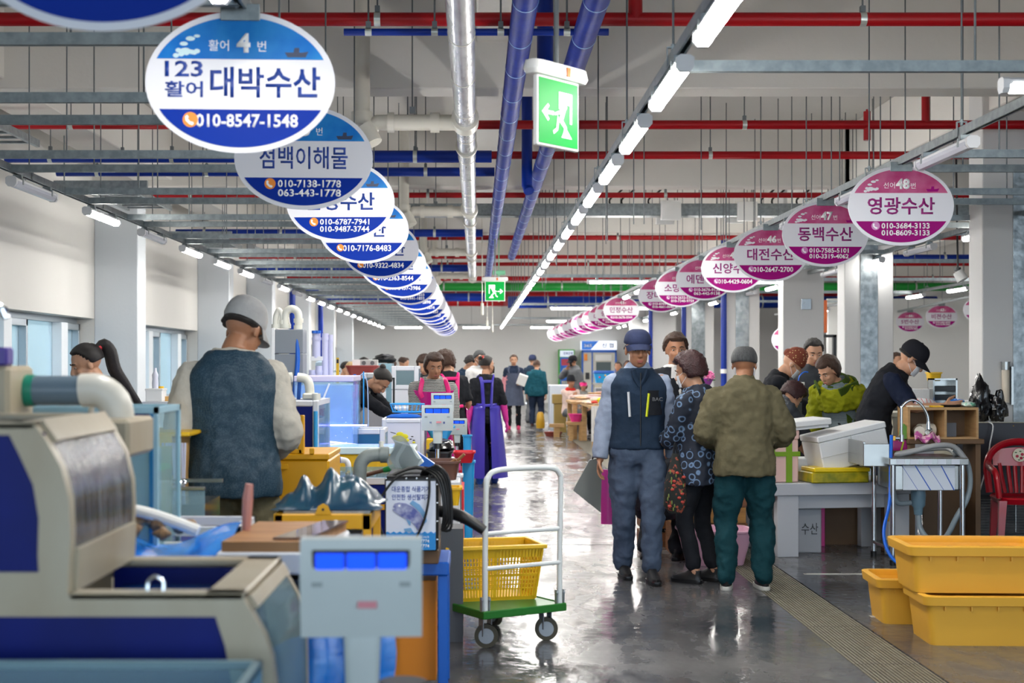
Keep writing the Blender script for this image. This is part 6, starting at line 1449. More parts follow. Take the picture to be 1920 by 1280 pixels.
# ---- tank with the yellow cloud drawing
t = framed_tank('white tank with a yellow cloud drawing on its front', W_(716, 0, 10.5).x, 10.5, W_(796, 0, 10.5).x, 11.0, W_(0, 785, 10.5).z, front=M('sign_lilac', (216,218,232), .4), fw=.03, zlow=.55)
m = MB()
for (px, py, r) in ((750, 814, .024), (758, 818, .026), (743, 820, .024), (750, 823, .026), (762, 825, .018), (776, 829, .010)): p = W_(px, py, 10.5); m.ell((p.x-W_(756, 0, 10.5).x, -.002, p.z), (r*1.15, .003, r*.75), 16, 8)
m.build('cloud_print', M('cloud_yellow', (226,214,20), .5), t)
m = MB()
for (px, py) in ((773, 818), (770, 823), (776, 825)): p = W_(px, py, 10.5); m.ell((p.x-W_(756, 0, 10.5).x, -.002, p.z), (.010, .002, .004), 8, 5)
p = W_(737, 811, 10.5); m.box((p.x-W_(756, 0, 10.5).x, -.002, p.z), (.04, .002, .004), 0, (0, R(14), 0)); m.build('fish_print', black_p, t)
text('tank_lettering', '활어 수조', black_p, t, (-.05, -.001, W_(0, 836, 10.5).z), w=.07, h=.014); text('tank_lettering', '원산지 표시', black_p, t, (.06, -.001, W_(0, 836, 10.5).z), w=.07, h=.014); text('tank_lettering', '국내산 자연산 양식', black_p, t, (0, -.001, W_(0, 848, 10.5).z), w=.2, h=.016)
p = W_(756, 0, 10.6).x
solid('dome_cover', 'blue domed cover on the tank with the yellow cloud', 'cover', (p, 10.75, W_(0, 785, 10.5).z), MB().lathe([(.12, 0), (.125, .008), (.09, .025), (.0, .034)], n=24, sx=1.1), bluep)
m = MB(); N = 20
for z, r in ((.0, .11), (.06, .13)): m.tube([(r*math.cos(2*math.pi*k/N), r*.8*math.sin(2*math.pi*k/N), z) for k in range(N+1)], .005, 6)
for k in range(N): m.cyl((.11*math.cos(2*math.pi*k/N), .088*math.sin(2*math.pi*k/N), 0), (.13*math.cos(2*math.pi*k/N), .104*math.sin(2*math.pi*k/N), .06), .0025, n=4)
solid('wire_basket', 'round blue rimmed wire basket on the blue domed lid', 'basket', (p+.02, 10.8, W_(0, 782, 10.5).z+.03), m, skyp)
# ---- things farther back on the left
def far_tank(label, px0, py0, px1, py1, Y, front, frame=wrim): return framed_tank(label, W_(px0, 0, Y).x, Y, W_(px1, 0, Y).x, Y+.5, W_(0, py0, Y).z, front=front, fw=.05, frame=frame, zlow=W_(0, py1, Y).z)
gf = M('grey_front', (104,128,136), .3)
far_tank('far white framed tank with a grey window left of the curly haired person', 734, 686, 785, 730, 15.5, gf); far_tank('far white framed tank with a grey window above the bent over woman', 678, 699, 718, 735, 14.3, gf)
counter('row of white counters far on the left', 600, 780, 17.5, 1.24, .8); counter('pale low counter behind the lit aquarium', 575, 660, 12.6, 1.30, .5)
tub('big brown red tub on the counter behind the lit aquarium', 646, 687, 709, 706, 14.8, M('brick_tub', (160,66,60), .4), .5, .06, z0=1.31)
single('tub_counter', MB().bx(W_(640, 0, 14.7).x, 14.7, 0, W_(712, 0, 14.7).x, 15.4, 1.305), wrim, 'white counter under the big brown red tub', 'counter')
o = solid('cassette_box', 'grey box with two round grilles on the brown red tub', 'box', (W_(684, 0, 15.0).x, 15.0, 1.45), MB().bx(-.13, 0, 0, .13, .2, .07, .006), M('box_grey', (176,178,176), .4))
for x in (-.01, .08): MB().cyl((x, -.004, .035), (x, 0, .035), .022, n=14).build('grille', M('grille_grey', (90,94,98), .5), o)
MB().bx(-.13, -.005, .0, -.05, 0, .07).build('white_end', white_p, o)
bag_lump('small black and red bag on the far counter', W_(722, 680, 16.0)+V(0, 0, -.0), (.12, .1, .05), black_p, seed=6); single('bag_shelf', MB().bx(W_(706, 0, 15.9).x, 15.9, 0, W_(735, 0, 15.9).x, 16.3, W_(0, 681, 15.9).z), M('blue_glass_tank', (150,190,205), .2), 'pale blue glass tank under the small black and red bag', 'tank')
single('yellow_strip_box', MB().bx(W_(722, 0, 16.6).x, 16.6, 0, W_(752, 0, 16.6).x, 16.75, W_(0, 703, 16.6).z), yelb, 'yellow box edge above the bent over woman', 'box')
o = solid('yellow_level', 'yellow spirit level standing upright behind the lit aquarium', 'spirit level', (W_(633, 0, 12.8).x, 12.8, 1.301), MB().bx(-.012, 0, 0, .012, .02, .23), yelb); MB().bx(-.009, -.003, .18, .009, 0, .215).build('level_window', black_p, o)
solid('water_jug', 'pale blue water jug lying on the rack behind the lit aquarium', 'jug', W_(606, 692, 16.5), MB().rbox_lathe([(.06, .05, 0), (.09, .06, .03), (.085, .06, .08), (.05, .04, .10)], n=16), M('jug_blue', (186,206,224), .3))
single('wire_rack', MB().bx(W_(598, 0, 16.4).x, 16.4, 1.38, W_(632, 0, 16.4).x, 16.8, 1.40).bx(W_(598, 0, 16.4).x, 16.4, 0, W_(600, 0, 16.4).x, 16.42, 1.4).bx(W_(630, 0, 16.4).x, 16.4, 0, W_(632, 0, 16.4).x, 16.42, 1.4), steel, 'thin rack under the pale blue jug', 'rack')
counter('white counter behind the magenta apron', 735, 790, 14.8, 1.02, .5); counter('cream cabinet behind the bent over woman', 747, 765, 15.4, 1.02, .3, fib, 'cabinet', 'cabinet')
for k, (px0, px1, py, Y, mt, nm) in enumerate(((640, 700, 716, 19.5, wrim, 'white'), (700, 760, 712, 21.5, M('counter_blue', (150,180,210), .4), 'pale blue'), (770, 850, 728, 24, wrim, 'long white'), (600, 655, 722, 11.6, M('frost', (220,226,236), .4), 'frosted'))):
    counter(nm+' counter in the crowded far left stalls', px0, px1, Y, W_(0, py, Y).z, .6, mt)
# ---- window sill things
a = W_(273, 752, 10.4)
solid('styrofoam_box', 'white box on the shelf by the left windows', 'box', (a.x+.06, 10.4, 1.2), MB().bx(-.06, 0, 0, .06, .15, .085, .004).bx(-.065, -.004, .078, .065, .154, .095, .003), white_p)
solid('water_bottle', 'clear bottle with a blue cap and pink label on the white box', 'bottle', (W_(291, 0, 10.45).x, 10.45, 1.295), MB().lathe([(0, 0), (.022, 0), (.024, .04), (.021, .07), (.024, .10), (.01, .13), (.01, .15), (0, .15)], n=14), M('bottle_clear', (222,222,236), .15))
solid('yellow_jar', 'small yellow jar right of the clear bottle', 'jar', (W_(301, 0, 10.5).x+.005, 10.5, 1.2), MB().lathe([(0, 0), (.018, 0), (.018, .09), (.02, .09), (.02, .11), (0, .11)], n=12), yelb)
solid('small_carton', 'small beige carton right of the yellow jar', 'carton', (W_(315, 0, 10.5).x, 10.5, 1.2), MB().bx(-.03, 0, 0, .035, .06, .035, .002), card)
single('sill_shelf', MB().bx(W_(262, 0, 10.3).x, 10.3, 1.17, W_(340, 0, 10.3).x, 10.7, 1.2).bx(W_(262, 0, 10.3).x, 10.3, 0, W_(266, 0, 10.3).x, 10.7, 1.17).bx(W_(336, 0, 10.3).x, 10.3, 0, W_(340, 0, 10.3).x, 10.7, 1.17), wrim, 'white shelf by the windows carrying the clear bottle', 'shelf')
# ---- red and blue bag beside the drain
t = bag_lump('pink red plastic bag with a blue bundle on the floor left of the cart', (-.39, 7.25, 0), (.13, .12, .13), M('pink_film', (206,40,96), .25, coat=.4, bump=.7, bs=12), seed=8, knot=True)
MB().ell((0.0, -.015, .17), (.115, .115, .10), 18, 12).build('blue_bundle', Mpat('blue_net', 'blotch', (20,60,190), (150,160,220), 26, .3, .5), t)
# ================================================================ cart with the yellow basket
green_p = M('green_platform', (34,112,38), .4, bump=.1, bs=60)
tubew = M('white_tube', (222,226,226), .35); rubber = M('wheel_rubber', (70,66,52), .6); hub = M('wheel_hub', (150,156,162), .35, metal=.4)
t = thing('platform_cart', 'green platform cart with a white tubular handle standing in the aisle', 'cart', (.245, 7.45, 0), R(32))
MB().bx(-.255, -.02, .17, .255, .66, .20, .012).build('platform', green_p, t); MB().bx(-.262, -.028, .163, .262, -.015, .205, .004).bx(-.262, .655, .163, .262, .668, .205, .004).bx(-.262, -.02, .163, -.25, .66, .205, .004).bx(.25, -.02, .163, .262, .66, .205, .004).build('edge_band', green_p, t)
MB().tube([(-.235, 0, .19), (-.235, 0, .5), (-.235, -.01, .84), (-.225, -.012, .89), (-.19, -.014, .92), (-.1, -.015, .93), (.1, -.015, .93), (.19, -.014, .92), (.225, -.012, .89), (.235, -.01, .84), (.235, 0, .5), (.235, 0, .19)], .0145, 14, smoothpath=4).build('handle', tubew, t)
for z in (.60, .42): MB().cyl((-.235, -.003, z), (.235, -.003, z), .0115, n=12).build('cross_bar', tubew, t)
for x in (-.235, .235):
    for dx in (-.022, .022): MB().bx(x+dx-.004, -.012, .2, x+dx+.004, .012, .275, .002).ell((x+dx, -.005, .26), (.008, .012, .012), 8, 6).build('hinge_plate', hub, t)
wm = MB().cyl((-.014, 0, 0), (.014, 0, 0), .062, n=24).mesh('tyre'); wm.materials.append(rubber)
hm = MB().cyl((-.017, 0, 0), (.017, 0, 0), .040, n=20).cyl((-.02, 0, 0), (.02, 0, 0), .014, n=12).mesh('hub'); hm.materials.append(hub)
for x in (-.19, .19):
    for y in (.06, .57):
        w = inst('wheel', wm, t, (x, y, .062), R(55) if y < .3 else 0); inst('hub', hm, w)
        MB().bx(x-.04, y-.045, .155, x+.04, y+.045, .166).bx(x-.028, y-.012, .06, x-.023, y+.03, .16).bx(x+.023, y-.012, .06, x+.028, y+.03, .16).build('caster_fork', hub, t)
def lattice_basket(label, loc, L, Wd, H, mat, rz=0, taper=.035, n=(14, 10), name='basket'):
    t = thing(name, label, 'basket', loc, rz)
    def side(p0, p1, q0, q1, cnt, nm):
        """p at the foot, q at the rim"""
        p0, p1, q0, q1 = map(Vector, (p0, p1, q0, q1)); m = MB(); th = .006
        def bar(a, b, r):
            d = (b-a); u = d.normalized(); nn = (p1-p0).cross(q0-p0).normalized(); w_ = u.cross(nn)*r; nn = nn*th*.5
            vs = [a+w_+nn, a-w_+nn, a-w_-nn, a+w_-nn, b+w_+nn, b-w_+nn, b-w_-nn, b+w_-nn]
            m.add(vs, [(0,1,2,3),(7,6,5,4),(0,4,5,1),(1,5,6,2),(2,6,7,3),(3,7,4,0)])
        for k in range(cnt+1):
            f = k/cnt; wd = .009 if k % (cnt//2) == 0 else .0035
            bar(p0.lerp(p1, f), q0.lerp(q1, f), wd)
        for f, r in ((0, .014), (.2, .003), (.28, .003), (.36, .003), (.46, .007), (.56, .003), (.64, .003), (.72, .003), (.9, .03)):
            bar(p0.lerp(q0, f), p1.lerp(q1, f), r)
        m.build('lattice_side', mat, t, smooth=False)
    a, b_, c, d = (-L/2+taper, -Wd/2+taper, 0), (L/2-taper, -Wd/2+taper, 0), (L/2-taper, Wd/2-taper, 0), (-L/2+taper, Wd/2-taper, 0)
    A, B2, C2, D = (-L/2, -Wd/2, H), (L/2, -Wd/2, H), (L/2, Wd/2, H), (-L/2, Wd/2, H)
    side(a, b_, A, B2, n[0]*2, 'f'); side(b_, c, B2, C2, n[1]*2, 's'); side(c, d, C2, D, n[0]*2, 'b'); side(d, a, D, A, n[1]*2, 's')
    MB().bx(-L/2+taper, -Wd/2+taper, 0, L/2-taper, Wd/2-taper, .008).build('base', mat, t)
    m = MB(); e = .022
    m.bx(-L/2-e, -Wd/2-e, H-.012, L/2+e, -Wd/2+.004, H+.01, .004).bx(-L/2-e, Wd/2-.004, H-.012, L/2+e, Wd/2+e, H+.01, .004).bx(-L/2-e, -Wd/2, H-.012, -L/2+.004, Wd/2, H+.01, .004).bx(L/2-.004, -Wd/2, H-.012, L/2+e, Wd/2, H+.01, .004); m.build('rim', mat, t)
    return t
lattice_basket('yellow lattice plastic basket standing on the green platform cart', (.065, 7.80, .206), .52, .34, .285, yelb, R(14))
# ================================================================ yellow bins at the right
def yellow_bin(label, loc, L, Wd, H, rz=0):
    mat = M('bin_yellow', (226,170,56), .42, var=.2, vs=3, col2=(206,150,44))
    t = thing('storage_bin', label, 'bin', loc, rz, None)
    tp = .03
    MB().rbox_lathe([(L/2-tp, Wd/2-tp, 0), (L/2-.005, Wd/2-.005, H-.03), (L/2-.012, Wd/2-.012, H-.03), (L/2-tp-.006, Wd/2-tp-.006, .01)], e=.16, n=48).build('bin_body', mat, t, angle=40)
    MB().rbox_lathe([(L/2+.004, Wd/2+.004, H-.055), (L/2+.016, Wd/2+.016, H-.05), (L/2+.022, Wd/2+.022, H-.004), (L/2+.016, Wd/2+.016, H), (L/2-.012, Wd/2-.012, H), (L/2-.014, Wd/2-.014, H-.03), (L/2-.006, Wd/2-.006, H-.052)], e=.16, n=48).build('rim', mat, t, angle=40)
    for k in range(5): MB().bx(-L/2*.75+k*L*.19, -Wd/2-.008, H-.078, -L/2*.75+k*L*.19+.006, -Wd/2+.01, H-.05).build('rim_rib', mat, t)
    MB().rbox_lathe([(L/2-.03, Wd/2-.03, H-.06), (L/2-.03, Wd/2-.03, H-.055)], e=.16, n=48).build('bin_insert', mat, t)
    return t
yellow_bin('yellow plastic bin at the bottom of the stack at the lower right', (2.72, 7.63, 0), .72, .44, .265, R(-2))
yellow_bin('yellow plastic bin on top of the stack at the lower right', (2.67, 7.70, .267), .74, .46, .25, R(-2))
yellow_bin('yellow plastic bin behind the bottom one of the stack at the lower right', (2.62, 8.22, 0), .66, .40, .26, R(-3))
# ================================================================ stainless sink stand
t = thing('sink_stand', 'stainless steel sink stand with a tall chrome tap in front of the white table', 'sink', (3.3, 10.42, 0))
LX, RX, DY = -.25, .26, .5
for x in (LX, RX):
    for y in (0, DY):
        l = MB().cyl((x, y, .0), (x, y, .74), .019, n=16).build('leg', chrome, t); MB().cyl((x, y, 0), (x, y, .04), .022, n=12).build('foot', black_p, l)
MB().bx(LX-.03, -.03, .735, RX+.04, DY+.03, .785, .005).build('sink_rim', steel, t)
MB().bx(LX+.02, .02, .545, RX-.01, DY-.02, .735, .01).build('basin', steel, t); MB().bx(LX+.03, .03, .786, RX-.02, DY-.03, .787).build('basin_shade', M('sink_dark', (96,98,98), .25, metal=.9), t)  # flat darker sheet paints in the shade of the basin's hollow
film = M('protective_film', (214,222,234), .3); filmb = M('film_blue', (34,90,190), .4)
f_ = MB().bx(LX+.08, .012, .55, RX-.05, .018, .73).build('film_sheet', film, t)
for k in range(4):
    x = LX+.10+k*.095; wd = .004 if k % 2 else .0015
    MB().prism([(x-.03, .73), (x-.03+wd*2, .73), (min(x+.09, RX-.052), .55), (min(x+.09, RX-.052)-wd*2, .55)], 'y', .009, .0125).build('film_stripe', filmb, f_)
for k in range(5): MB().bx(LX+.02+k*.10, -.034, .742, LX+.08+k*.10, -.0295, .78).build('film_patch', film, t)
MB().bx(LX-.19, .1, .72, LX-.17, DY+.03, .90, .003).bx(LX-.19, .08, .72, LX-.0, .10, .885, .003).build('splash_back', steel, t)
MB().bx(LX-.01, 0, .10, RX+.01, DY, .125, .004).build('lower_shelf', steel, t); MB().bx(LX+.08, -.004, .106, LX+.2, .2, .1275).bx(RX-.16, -.004, .106, RX-.03, .2, .1275).build('film_patch', film, t)
tp = MB(); tp.tube([(-.15, .12, .92), (-.15, .12, 1.12), (-.145, .12, 1.16), (-.10, .12, 1.20), (-.05, .12, 1.205), (.0, .12, 1.17), (.04, .12, 1.10), (.05, .12, 1.05)], .010, 12, smoothpath=4); tp.cyl((-.15, .12, .90), (-.15, .12, .95), .019, n=14).cyl((-.20, .12, .925), (-.15, .12, .925), .012, n=12)
tp.build('tap', chrome, t); MB().cyl((.05, .12, .985), (.05, .12, 1.05), .018, .012, 14).cyl((.035, .10, .97), (.07, .14, .985), .02, n=12).build('spray_head', chrome, t)
brass = M('brass', (196,146,62), .3, metal=.85)
MB().bx(-.235, .105, .905, -.195, .135, .945, .004).cyl((-.235, .12, .52), (-.235, .12, .56), .016, n=10).cyl((-.255, .12, .31), (-.25, .12, .38), .015, n=10).build('brass_fitting', brass, t)
MB().cyl((-.225, .12, .58), (-.225, .12, .90), .010, n=10).build('riser', steel, t)
cz = M('corrugated_hose', (134,148,156), .4)
def corr(pts, r, name, mat, par, k=5):
    q, _ = spline([Vector(p) for p in pts], k); L = []; out = []
    # resample
    d = [0]
    for a_, b_ in zip(q, q[1:]): d.append(d[-1]+(b_-a_).length)
    n_ = int(d[-1]/.006); j = 0
    for i in range(n_+1):
        s_ = d[-1]*i/n_
        while j < len(d)-2 and d[j+1] < s_: j += 1
        f = (s_-d[j])/max(1e-9, d[j+1]-d[j]); out.append(q[j].lerp(q[j+1], f)); L.append(r*(1 if i % 2 else .86))
    return MB().tube(out, L, 12).build(name, mat, par, angle=180)
MB().lathe([(.05, .535), (.055, .50), (.05, .42), (.035, .40), (.03, .35), (0, .35)], (.0, .2, 0), 18).build('waste_trap', M('trap_blue', (110,140,156), .35), t)
corr([(.0, .2, .38), (.01, .18, .25), (.06, .12, .17), (.12, .08, .16), (.17, .05, .22), (.23, .02, .36), (.30, .02, .48), (.34, .06, .62), (.33, .12, .76), (.26, .18, .84)], .021, 'drain_hose', cz, t)
corr([(-.16, .12, .66), (-.20, .12, .60), (-.20, .14, .50), (-.16, .16, .44), (-.06, .19, .44)], .020, 'overflow_hose', cz, t)
corr([(.33, .12, .76), (.24, .12, .86), (.1, .1, .87), (-.05, .12, .83), (-.16, .16, .80), (-.1, .3, .80), (.1, .35, .83), (.25, .3, .84), (.28, .2, .80)], .022, 'coiled_hose', M('corrugated_grey', (156,158,160), .4), t)
hose = M('blue_hose', (16,100,214), .3)
single('water_hose', MB().tube([(3.065, 10.5, .95), (3.06, 10.5, .78), (3.045, 10.46, .62), (3.02, 10.4, .45), (2.95, 10.3, .25), (2.97, 10.2, .1), (3.06, 10.1, .03), (3.25, 10.05, .015), (3.8, 10.05, .015), (4.4, 10.1, .015)], .0125, 12, smoothpath=5), hose, 'bright blue water hose running down from the sink tap to the floor', 'hose')
# ================================================================ white table with foam boxes
foamw = M('foam_white', (226,228,230), .6, bump=.15, bs=60); tw = M('table_white', (188,190,196), .45); foamp = M('foam_pink', (226,188,180), .55, bump=.1, bs=60); tape = M('green_tape', (118,158,20), .3)
t = thing('slanted_table', 'white slab table carrying the foam boxes at the right of the aisle', 'table', (2.28, 10.82, 0), R(9))
MB().bx(-.05, 0, .47, 1.12, .62, .565, .006).build('table_top', tw, t); MB().bx(.17, .1, .36, 1.05, .14, .47, .004).build('apron_board', tw, t)
for x, y in ((.02, .02), (.92, .02), (.02, .52), (.92, .52)): MB().bx(x, y, 0, x+.17, y+.08, .47, .004).build('leg', tw, t)
def foam_box(label, x0, y0, z0, L, D, H, mat, rz=0, lid=True, tapes=(), tilt=(0,0), cat='box', name='foam_box'):
    t = thing(name, label, cat, (x0, y0, z0), rz)
    if tilt != (0, 0): t.rotation_euler = (tilt[0], tilt[1], rz)
    MB().bx(-L/2, 0, 0, L/2, D, H*.82, .008).build('box_body', mat, t)
    if lid: MB().bx(-L/2-.006, -.006, H*.82, L/2+.006, D+.006, H, .008).build('box_lid', mat, t)
    for x in tapes: MB().bx(x-.024, -.009, .0, x+.024, D+.009, H+.003).build('tape', tape, t)
    return t
TZ = .567
t = foam_box('pink foam box bound with green tape on the white table', 2.33, 10.9, TZ, .30, .30, .40, foamp, R(12), True, (-.07, .07)); MB().bx(-.16, -.0095, .2, .16, .31, .235).build('tape', tape, t)
text('box_lettering', '생물', black_p, t, (.0, -.01, .36), h=.02)
p = W_(1505, 810, 10.95)
solid('foam_tray', 'long white foam tray lying over the pink box', 'tray', (2.44, 10.88, .985), MB().bx(-.27, 0, 0, .30, .34, .05, .008).bx(-.25, .02, -.02, .28, .32, 0), foamw, R(10)).rotation_euler = (0, R(-5), R(10))
t = foam_box('big white foam box tipped on its side on the white table', 2.94, 10.95, .70, .56, .34, .28, foamw, R(10), True, (), (0, R(-12)))
MB().bx(-.29, -.009, .11, -.02, -.0075, .114).bx(-.02, -.009, .0, -.016, -.0075, .24).build('moulding_shade', M('foam_shadow', (190,190,186), .6), t)  # thin grey strips paint the shade along the foam mouldings
t = foam_box('yellow taped box under the tipped white foam box', 2.78, 10.85, TZ, .46, .28, .10, M('lime_wrap', (120,126,20), .3, var=.7, vs=12, col2=(206,180,30)), R(9), False); MB().bx(-.21, .0, .083, .24, .27, .115, .006).build('yellow_lid', M('yellow_foil', (236,204,20), .3), t)
solid('foam_block', 'white foam tray between the pink box and the tipped foam box', 'tray', (2.55, 11.2, TZ), MB().bx(-.08, 0, 0, .12, .3, .16, .006), foamw)
t = foam_box('grey white foam box with handwriting on the floor under the white table', 2.56, 11.1, 0, .27, .34, .42, M('foam_grey', (170,172,178), .6), 0, True); text('box_lettering', '수산', black_p, t, (.04, -.01, .19), w=.13, h=.09)
foam_box('second pale foam box left of the one with handwriting', 2.28, 11.45, 0, .26, .3, .40, M('foam_grey', (170,172,178)), 0, True)
single('green_tray', MB().bx(2.62, 11.15, .425, 2.85, 11.45, .46, .004), M('lime_green', (110,214,30), .4), 'bright green tray on the foam box with handwriting', 'tray'); single('pink_tray', MB().bx(2.74, 11.5, .0, 2.82, 11.7, .40, .004), M('tray_pink', (226,60,150), .4), 'pink and white plastic edge beside the foam box with handwriting', 'tray')
plyd = M('brown_board', (112,84,56), .6, var=.5, vs=3, col2=(86,62,40))
single('plywood_board', MB().bx(2.82, 11.62, 0, 3.25, 11.645, .49), plyd, 'dark brown board standing behind the blue hose', 'board'); single('plywood_board', MB().bx(3.66, 11.64, 0, 4.0, 11.665, .55), plyd, 'dark brown board seen through the sink stand legs', 'board')
single('plywood_board', MB().bx(3.27, 11.66, 0, 3.62, 11.69, .60, .004), tw, 'pale panel between the two dark brown boards', 'board')
# ---- counter with the wooden pigeonhole box
single('work_counter', MB().bx(3.42, 11.25, .84, 4.02, 11.6, .88, .005).bx(3.44, 11.28, 0, 3.48, 11.58, .84).bx(3.96, 11.28, 0, 4.0, 11.58, .84), plyd, 'brown work counter behind the sink stand', 'counter')
wl_ = M('light_wood', (190,152,104), .55, var=.5, vs=4, stretch=(1,1,8), col2=(158,120,78))
t = thing('pigeonhole_box', 'open wooden two-bay box in front of the man in the black cap', 'shelf', (3.70, 11.27, .88))
MB().bx(-.28, 0, .23, .28, .28, .25).build('top_board', wl_, t); MB().bx(-.28, 0, 0, .28, .28, .015).build('bottom_board', wl_, t)
for x in (-.28, .01, .262): MB().bx(x, 0, .015, x+.018, .28, .23).build('divider', wl_, t)
MB().bx(-.28, .27, .015, .28, .28, .23).build('back_board', plyd, t)
def roll(label, loc, r, L, rz): return solid('paper_roll', label, 'roll', loc, MB().cyl((-L/2, 0, r), (L/2, 0, r), r, n=20).cyl((-L/2-.001, 0, r), (L/2+.001, 0, r), r*.6, n=16), M('paper_cream', (228,222,206), .6), rz)
roll('cream paper roll with its open end forward in the left bay', (3.53, 11.35, .896), .042, .12, R(80)); roll('cream paper roll lying slantwise behind the first in the left bay', (3.61, 11.42, .896), .05, .13, R(20))
solid('photo_card', 'small glossy photo card standing in the right bay', 'card', (3.77, 11.32, .896), MB().bx(-.04, 0, 0, .05, .003, .11), M('photo_dark', (70,66,70), .2))
single('folded_towel', MB().sheet(lambda u, v: (3.46+.20*u, 11.24-.03*v+.01*math.sin(9*u), .92+.02*math.sin(12*u)-.05*v), 20, 6, .02), Mpat('towel_print', 'blotch', (196,90,160), (236,190,200), 30, .8, .5), 'pink and purple towel hanging at the left of the pigeonhole box', 'towel')
o = solid('pencil_case', 'magenta and navy zip pouch in front of the towel', 'pouch', (3.30, 11.12, .80), MB().rbox_lathe([(.06, .03, 0), (.065, .035, .03), (.055, .02, .075), (.05, .008, .08)], n=18), M('pouch_magenta', (170,20,120), .4)); MB().bx(-.055, -.02, .055, .02, -.012, .068).build('blue_trim', skyp, o); MB().box((.02, -.035, .035), (.012, .004, .08), 0, (0, R(15), 0)).build('lime_ribbon', M('lime', (180,206,30), .4), o)
single('pouch_stand', MB().bx(3.2, 11.08, 0, 3.42, 11.25, .80, .005), plyd, 'small brown stand under the zip pouch', 'stand')
solid('green_carton', 'little green and white carton by the spray head', 'carton', (3.40, 11.30, .88), MB().prism([(-.03, 0), (.03, 0), (.025, .09), (.0, .12), (-.02, .09)], 'y', 0, .05), M('carton_green', (96,150,50), .4))
solid('notepad', 'cream notepad with red print on the pigeonhole box', 'notepad', (3.54, 11.32, 1.13), MB().bx(-.07, 0, 0, .07, .12, .012, .002), M('paper_cream', (228,222,206)), R(8)); solid('yellow_pad', 'yellow pad between the notepad and the black tray', 'pad', (3.67, 11.3, 1.13), MB().bx(-.045, 0, 0, .045, .1, .014, .002), yelb)
solid('black_tray', 'shallow black oval tray on the pigeonhole box', 'tray', (3.80, 11.38, 1.13), MB().lathe([(0, 0), (.06, 0), (.075, .02), (.07, .02), (.055, .004), (0, .004)], n=24, sx=1.1), black_p)
bag_lump('mint green and white soft pack on the right of the black tray', (3.93, 11.36, 1.13), (.055, .06, .022), Mpat('mint_pack', 'blotch', (214,232,222), (110,180,150), 22, .4, .55), 'soft_pack', 5, 'pack')
# ---- back counter beyond with clutter
single('back_counter', MB().bx(3.7, 12.75, 1.0, 4.62, 13.25, 1.04, .004).bx(3.75, 12.8, 0, 3.8, 13.2, 1.0).bx(4.5, 12.8, 0, 4.55, 13.2, 1.0), M('counter_cream', (206,200,186), .5), 'cream back counter full of bags by the nearest column', 'counter')
bz = 1.042
bag_lump('white plastic bag with red stripes on the back counter', (4.05, 12.9, bz), (.13, .08, .06), Mpat('red_striped_film', 'stripe', (226,226,228), (206,50,70), 9, .35, .92, 'X'), seed=9)
bag_lump('bright blue plastic bag on the back counter', (4.33, 12.85, bz+.04), (.09, .06, .04), M('blue_film', (12,112,222)), seed=10); solid('bag_riser', 'small brown carton under the bright blue bag', 'carton', (4.31, 12.85, bz), MB().bx(-.09, -.04, 0, .09, .06, .04), card)
t = solid('label_printer', 'grey machine with black shelves at the back of the cream counter', 'machine', (4.30, 13.05, bz), MB().bx(-.11, 0, 0, -.095, .15, .30).bx(.10, 0, 0, .115, .15, .30).bx(-.11, 0, .285, .115, .15, .30).bx(-.11, .14, 0, .115, .15, .3), steel)
for z in (.02, .10, .18): MB().bx(-.095, .01, z, .1, .14, z+.05, .004).build('black_shelf', black_p, t)
tub('yellow slotted basket behind the striped bag', 1744, 700, 1767, 714, 13.15, yelb, .15, .01, 'basket', 'basket'); solid('basket_box', 'white box under the yellow slotted basket', 'box', (4.2-.04, 13.15, bz), MB().bx(-.13, 0, 0, .08, .2, .20), foamw)
for k, (x, mt, lab) in enumerate(((3.98, M('dark_green_box', (20,110,70), .4), 'small dark green box on the back counter'), (3.92, M('ochre_box', (176,140,60), .5), 'small ochre box on the back counter'), (4.14, card, 'small brown carton in front of the striped bag'))):
    solid('small_box', lab, 'box', (x, 12.8 if k == 2 else 13.0, bz), MB().bx(-.03, 0, 0, .03, .06, .10-.02*k, .002), mt)
roll('roll of clear film on the back counter', (4.2, 12.82, bz), .03, .10, R(10))
# ---- black backed chill cabinet with wire grille
t = thing('chill_cabinet', 'black backed chill cabinet with a wire grille below, behind the red chair', 'cabinet', (4.55, 12.05, 0))
MB().bx(-.48, 0, .36, .9, .03, .975, .004).build('black_panel', M('cabinet_black', (46,46,54), .45, bump=.05, bs=20), t); MB().bx(-.50, .03, .36, .9, .55, .96, .01).build('cabinet_body', M('cream_trim', (206,202,184), .45), t)
MB().prism([(.0, .96), (.03, .975), (.5, .975), (.5, .8), (.1, .8), (.03, .88)], 'x', -.53, -.49).build('curved_end', M('cream_trim', (206,202,184)), t); MB().bx(-.49, -.006, .885, -.42, .0, .975, .002).build('corner_plate', M('cream_trim', (206,202,184)), t)
for x in (-.3, 0, .3, .6):
    for z in (.95, .80): MB().ell((x, -.002, z), (.006, .003, .005), 8, 5).build('screw', brass, t)
gr = MB()
for k in range(13): gr.cyl((-.48, .0, .05+k*.023), (.9, .0, .05+k*.023), .0018, n=4)
for k in range(14): gr.cyl((-.48+k*.1, -.002, .05), (-.48+k*.1, -.002, .33), .0022, n=4)
gr.build('wire_grille', steel, t); MB().bx(-.46, .06, .02, .9, .5, .36).build('machinery', M('dark_machinery', (44,44,48), .5, var=.6, vs=9, col2=(110,104,100)), t); MB().bx(-.48, 0, 0, .9, .5, .03).build('foot_rail', black_p, t)
single('power_cable', MB().tube([(4.33, 12.03, .985), (4.36, 12.0, .95), (4.33, 11.99, .8), (4.30, 11.98, .62), (4.26, 11.96, .5), (4.20, 11.95, .3), (4.12, 11.9, .05), (4.05, 11.85, .008)], .006, 8, smoothpath=4), white_p, 'white cord hanging down the black back of the chill cabinet', 'cable')
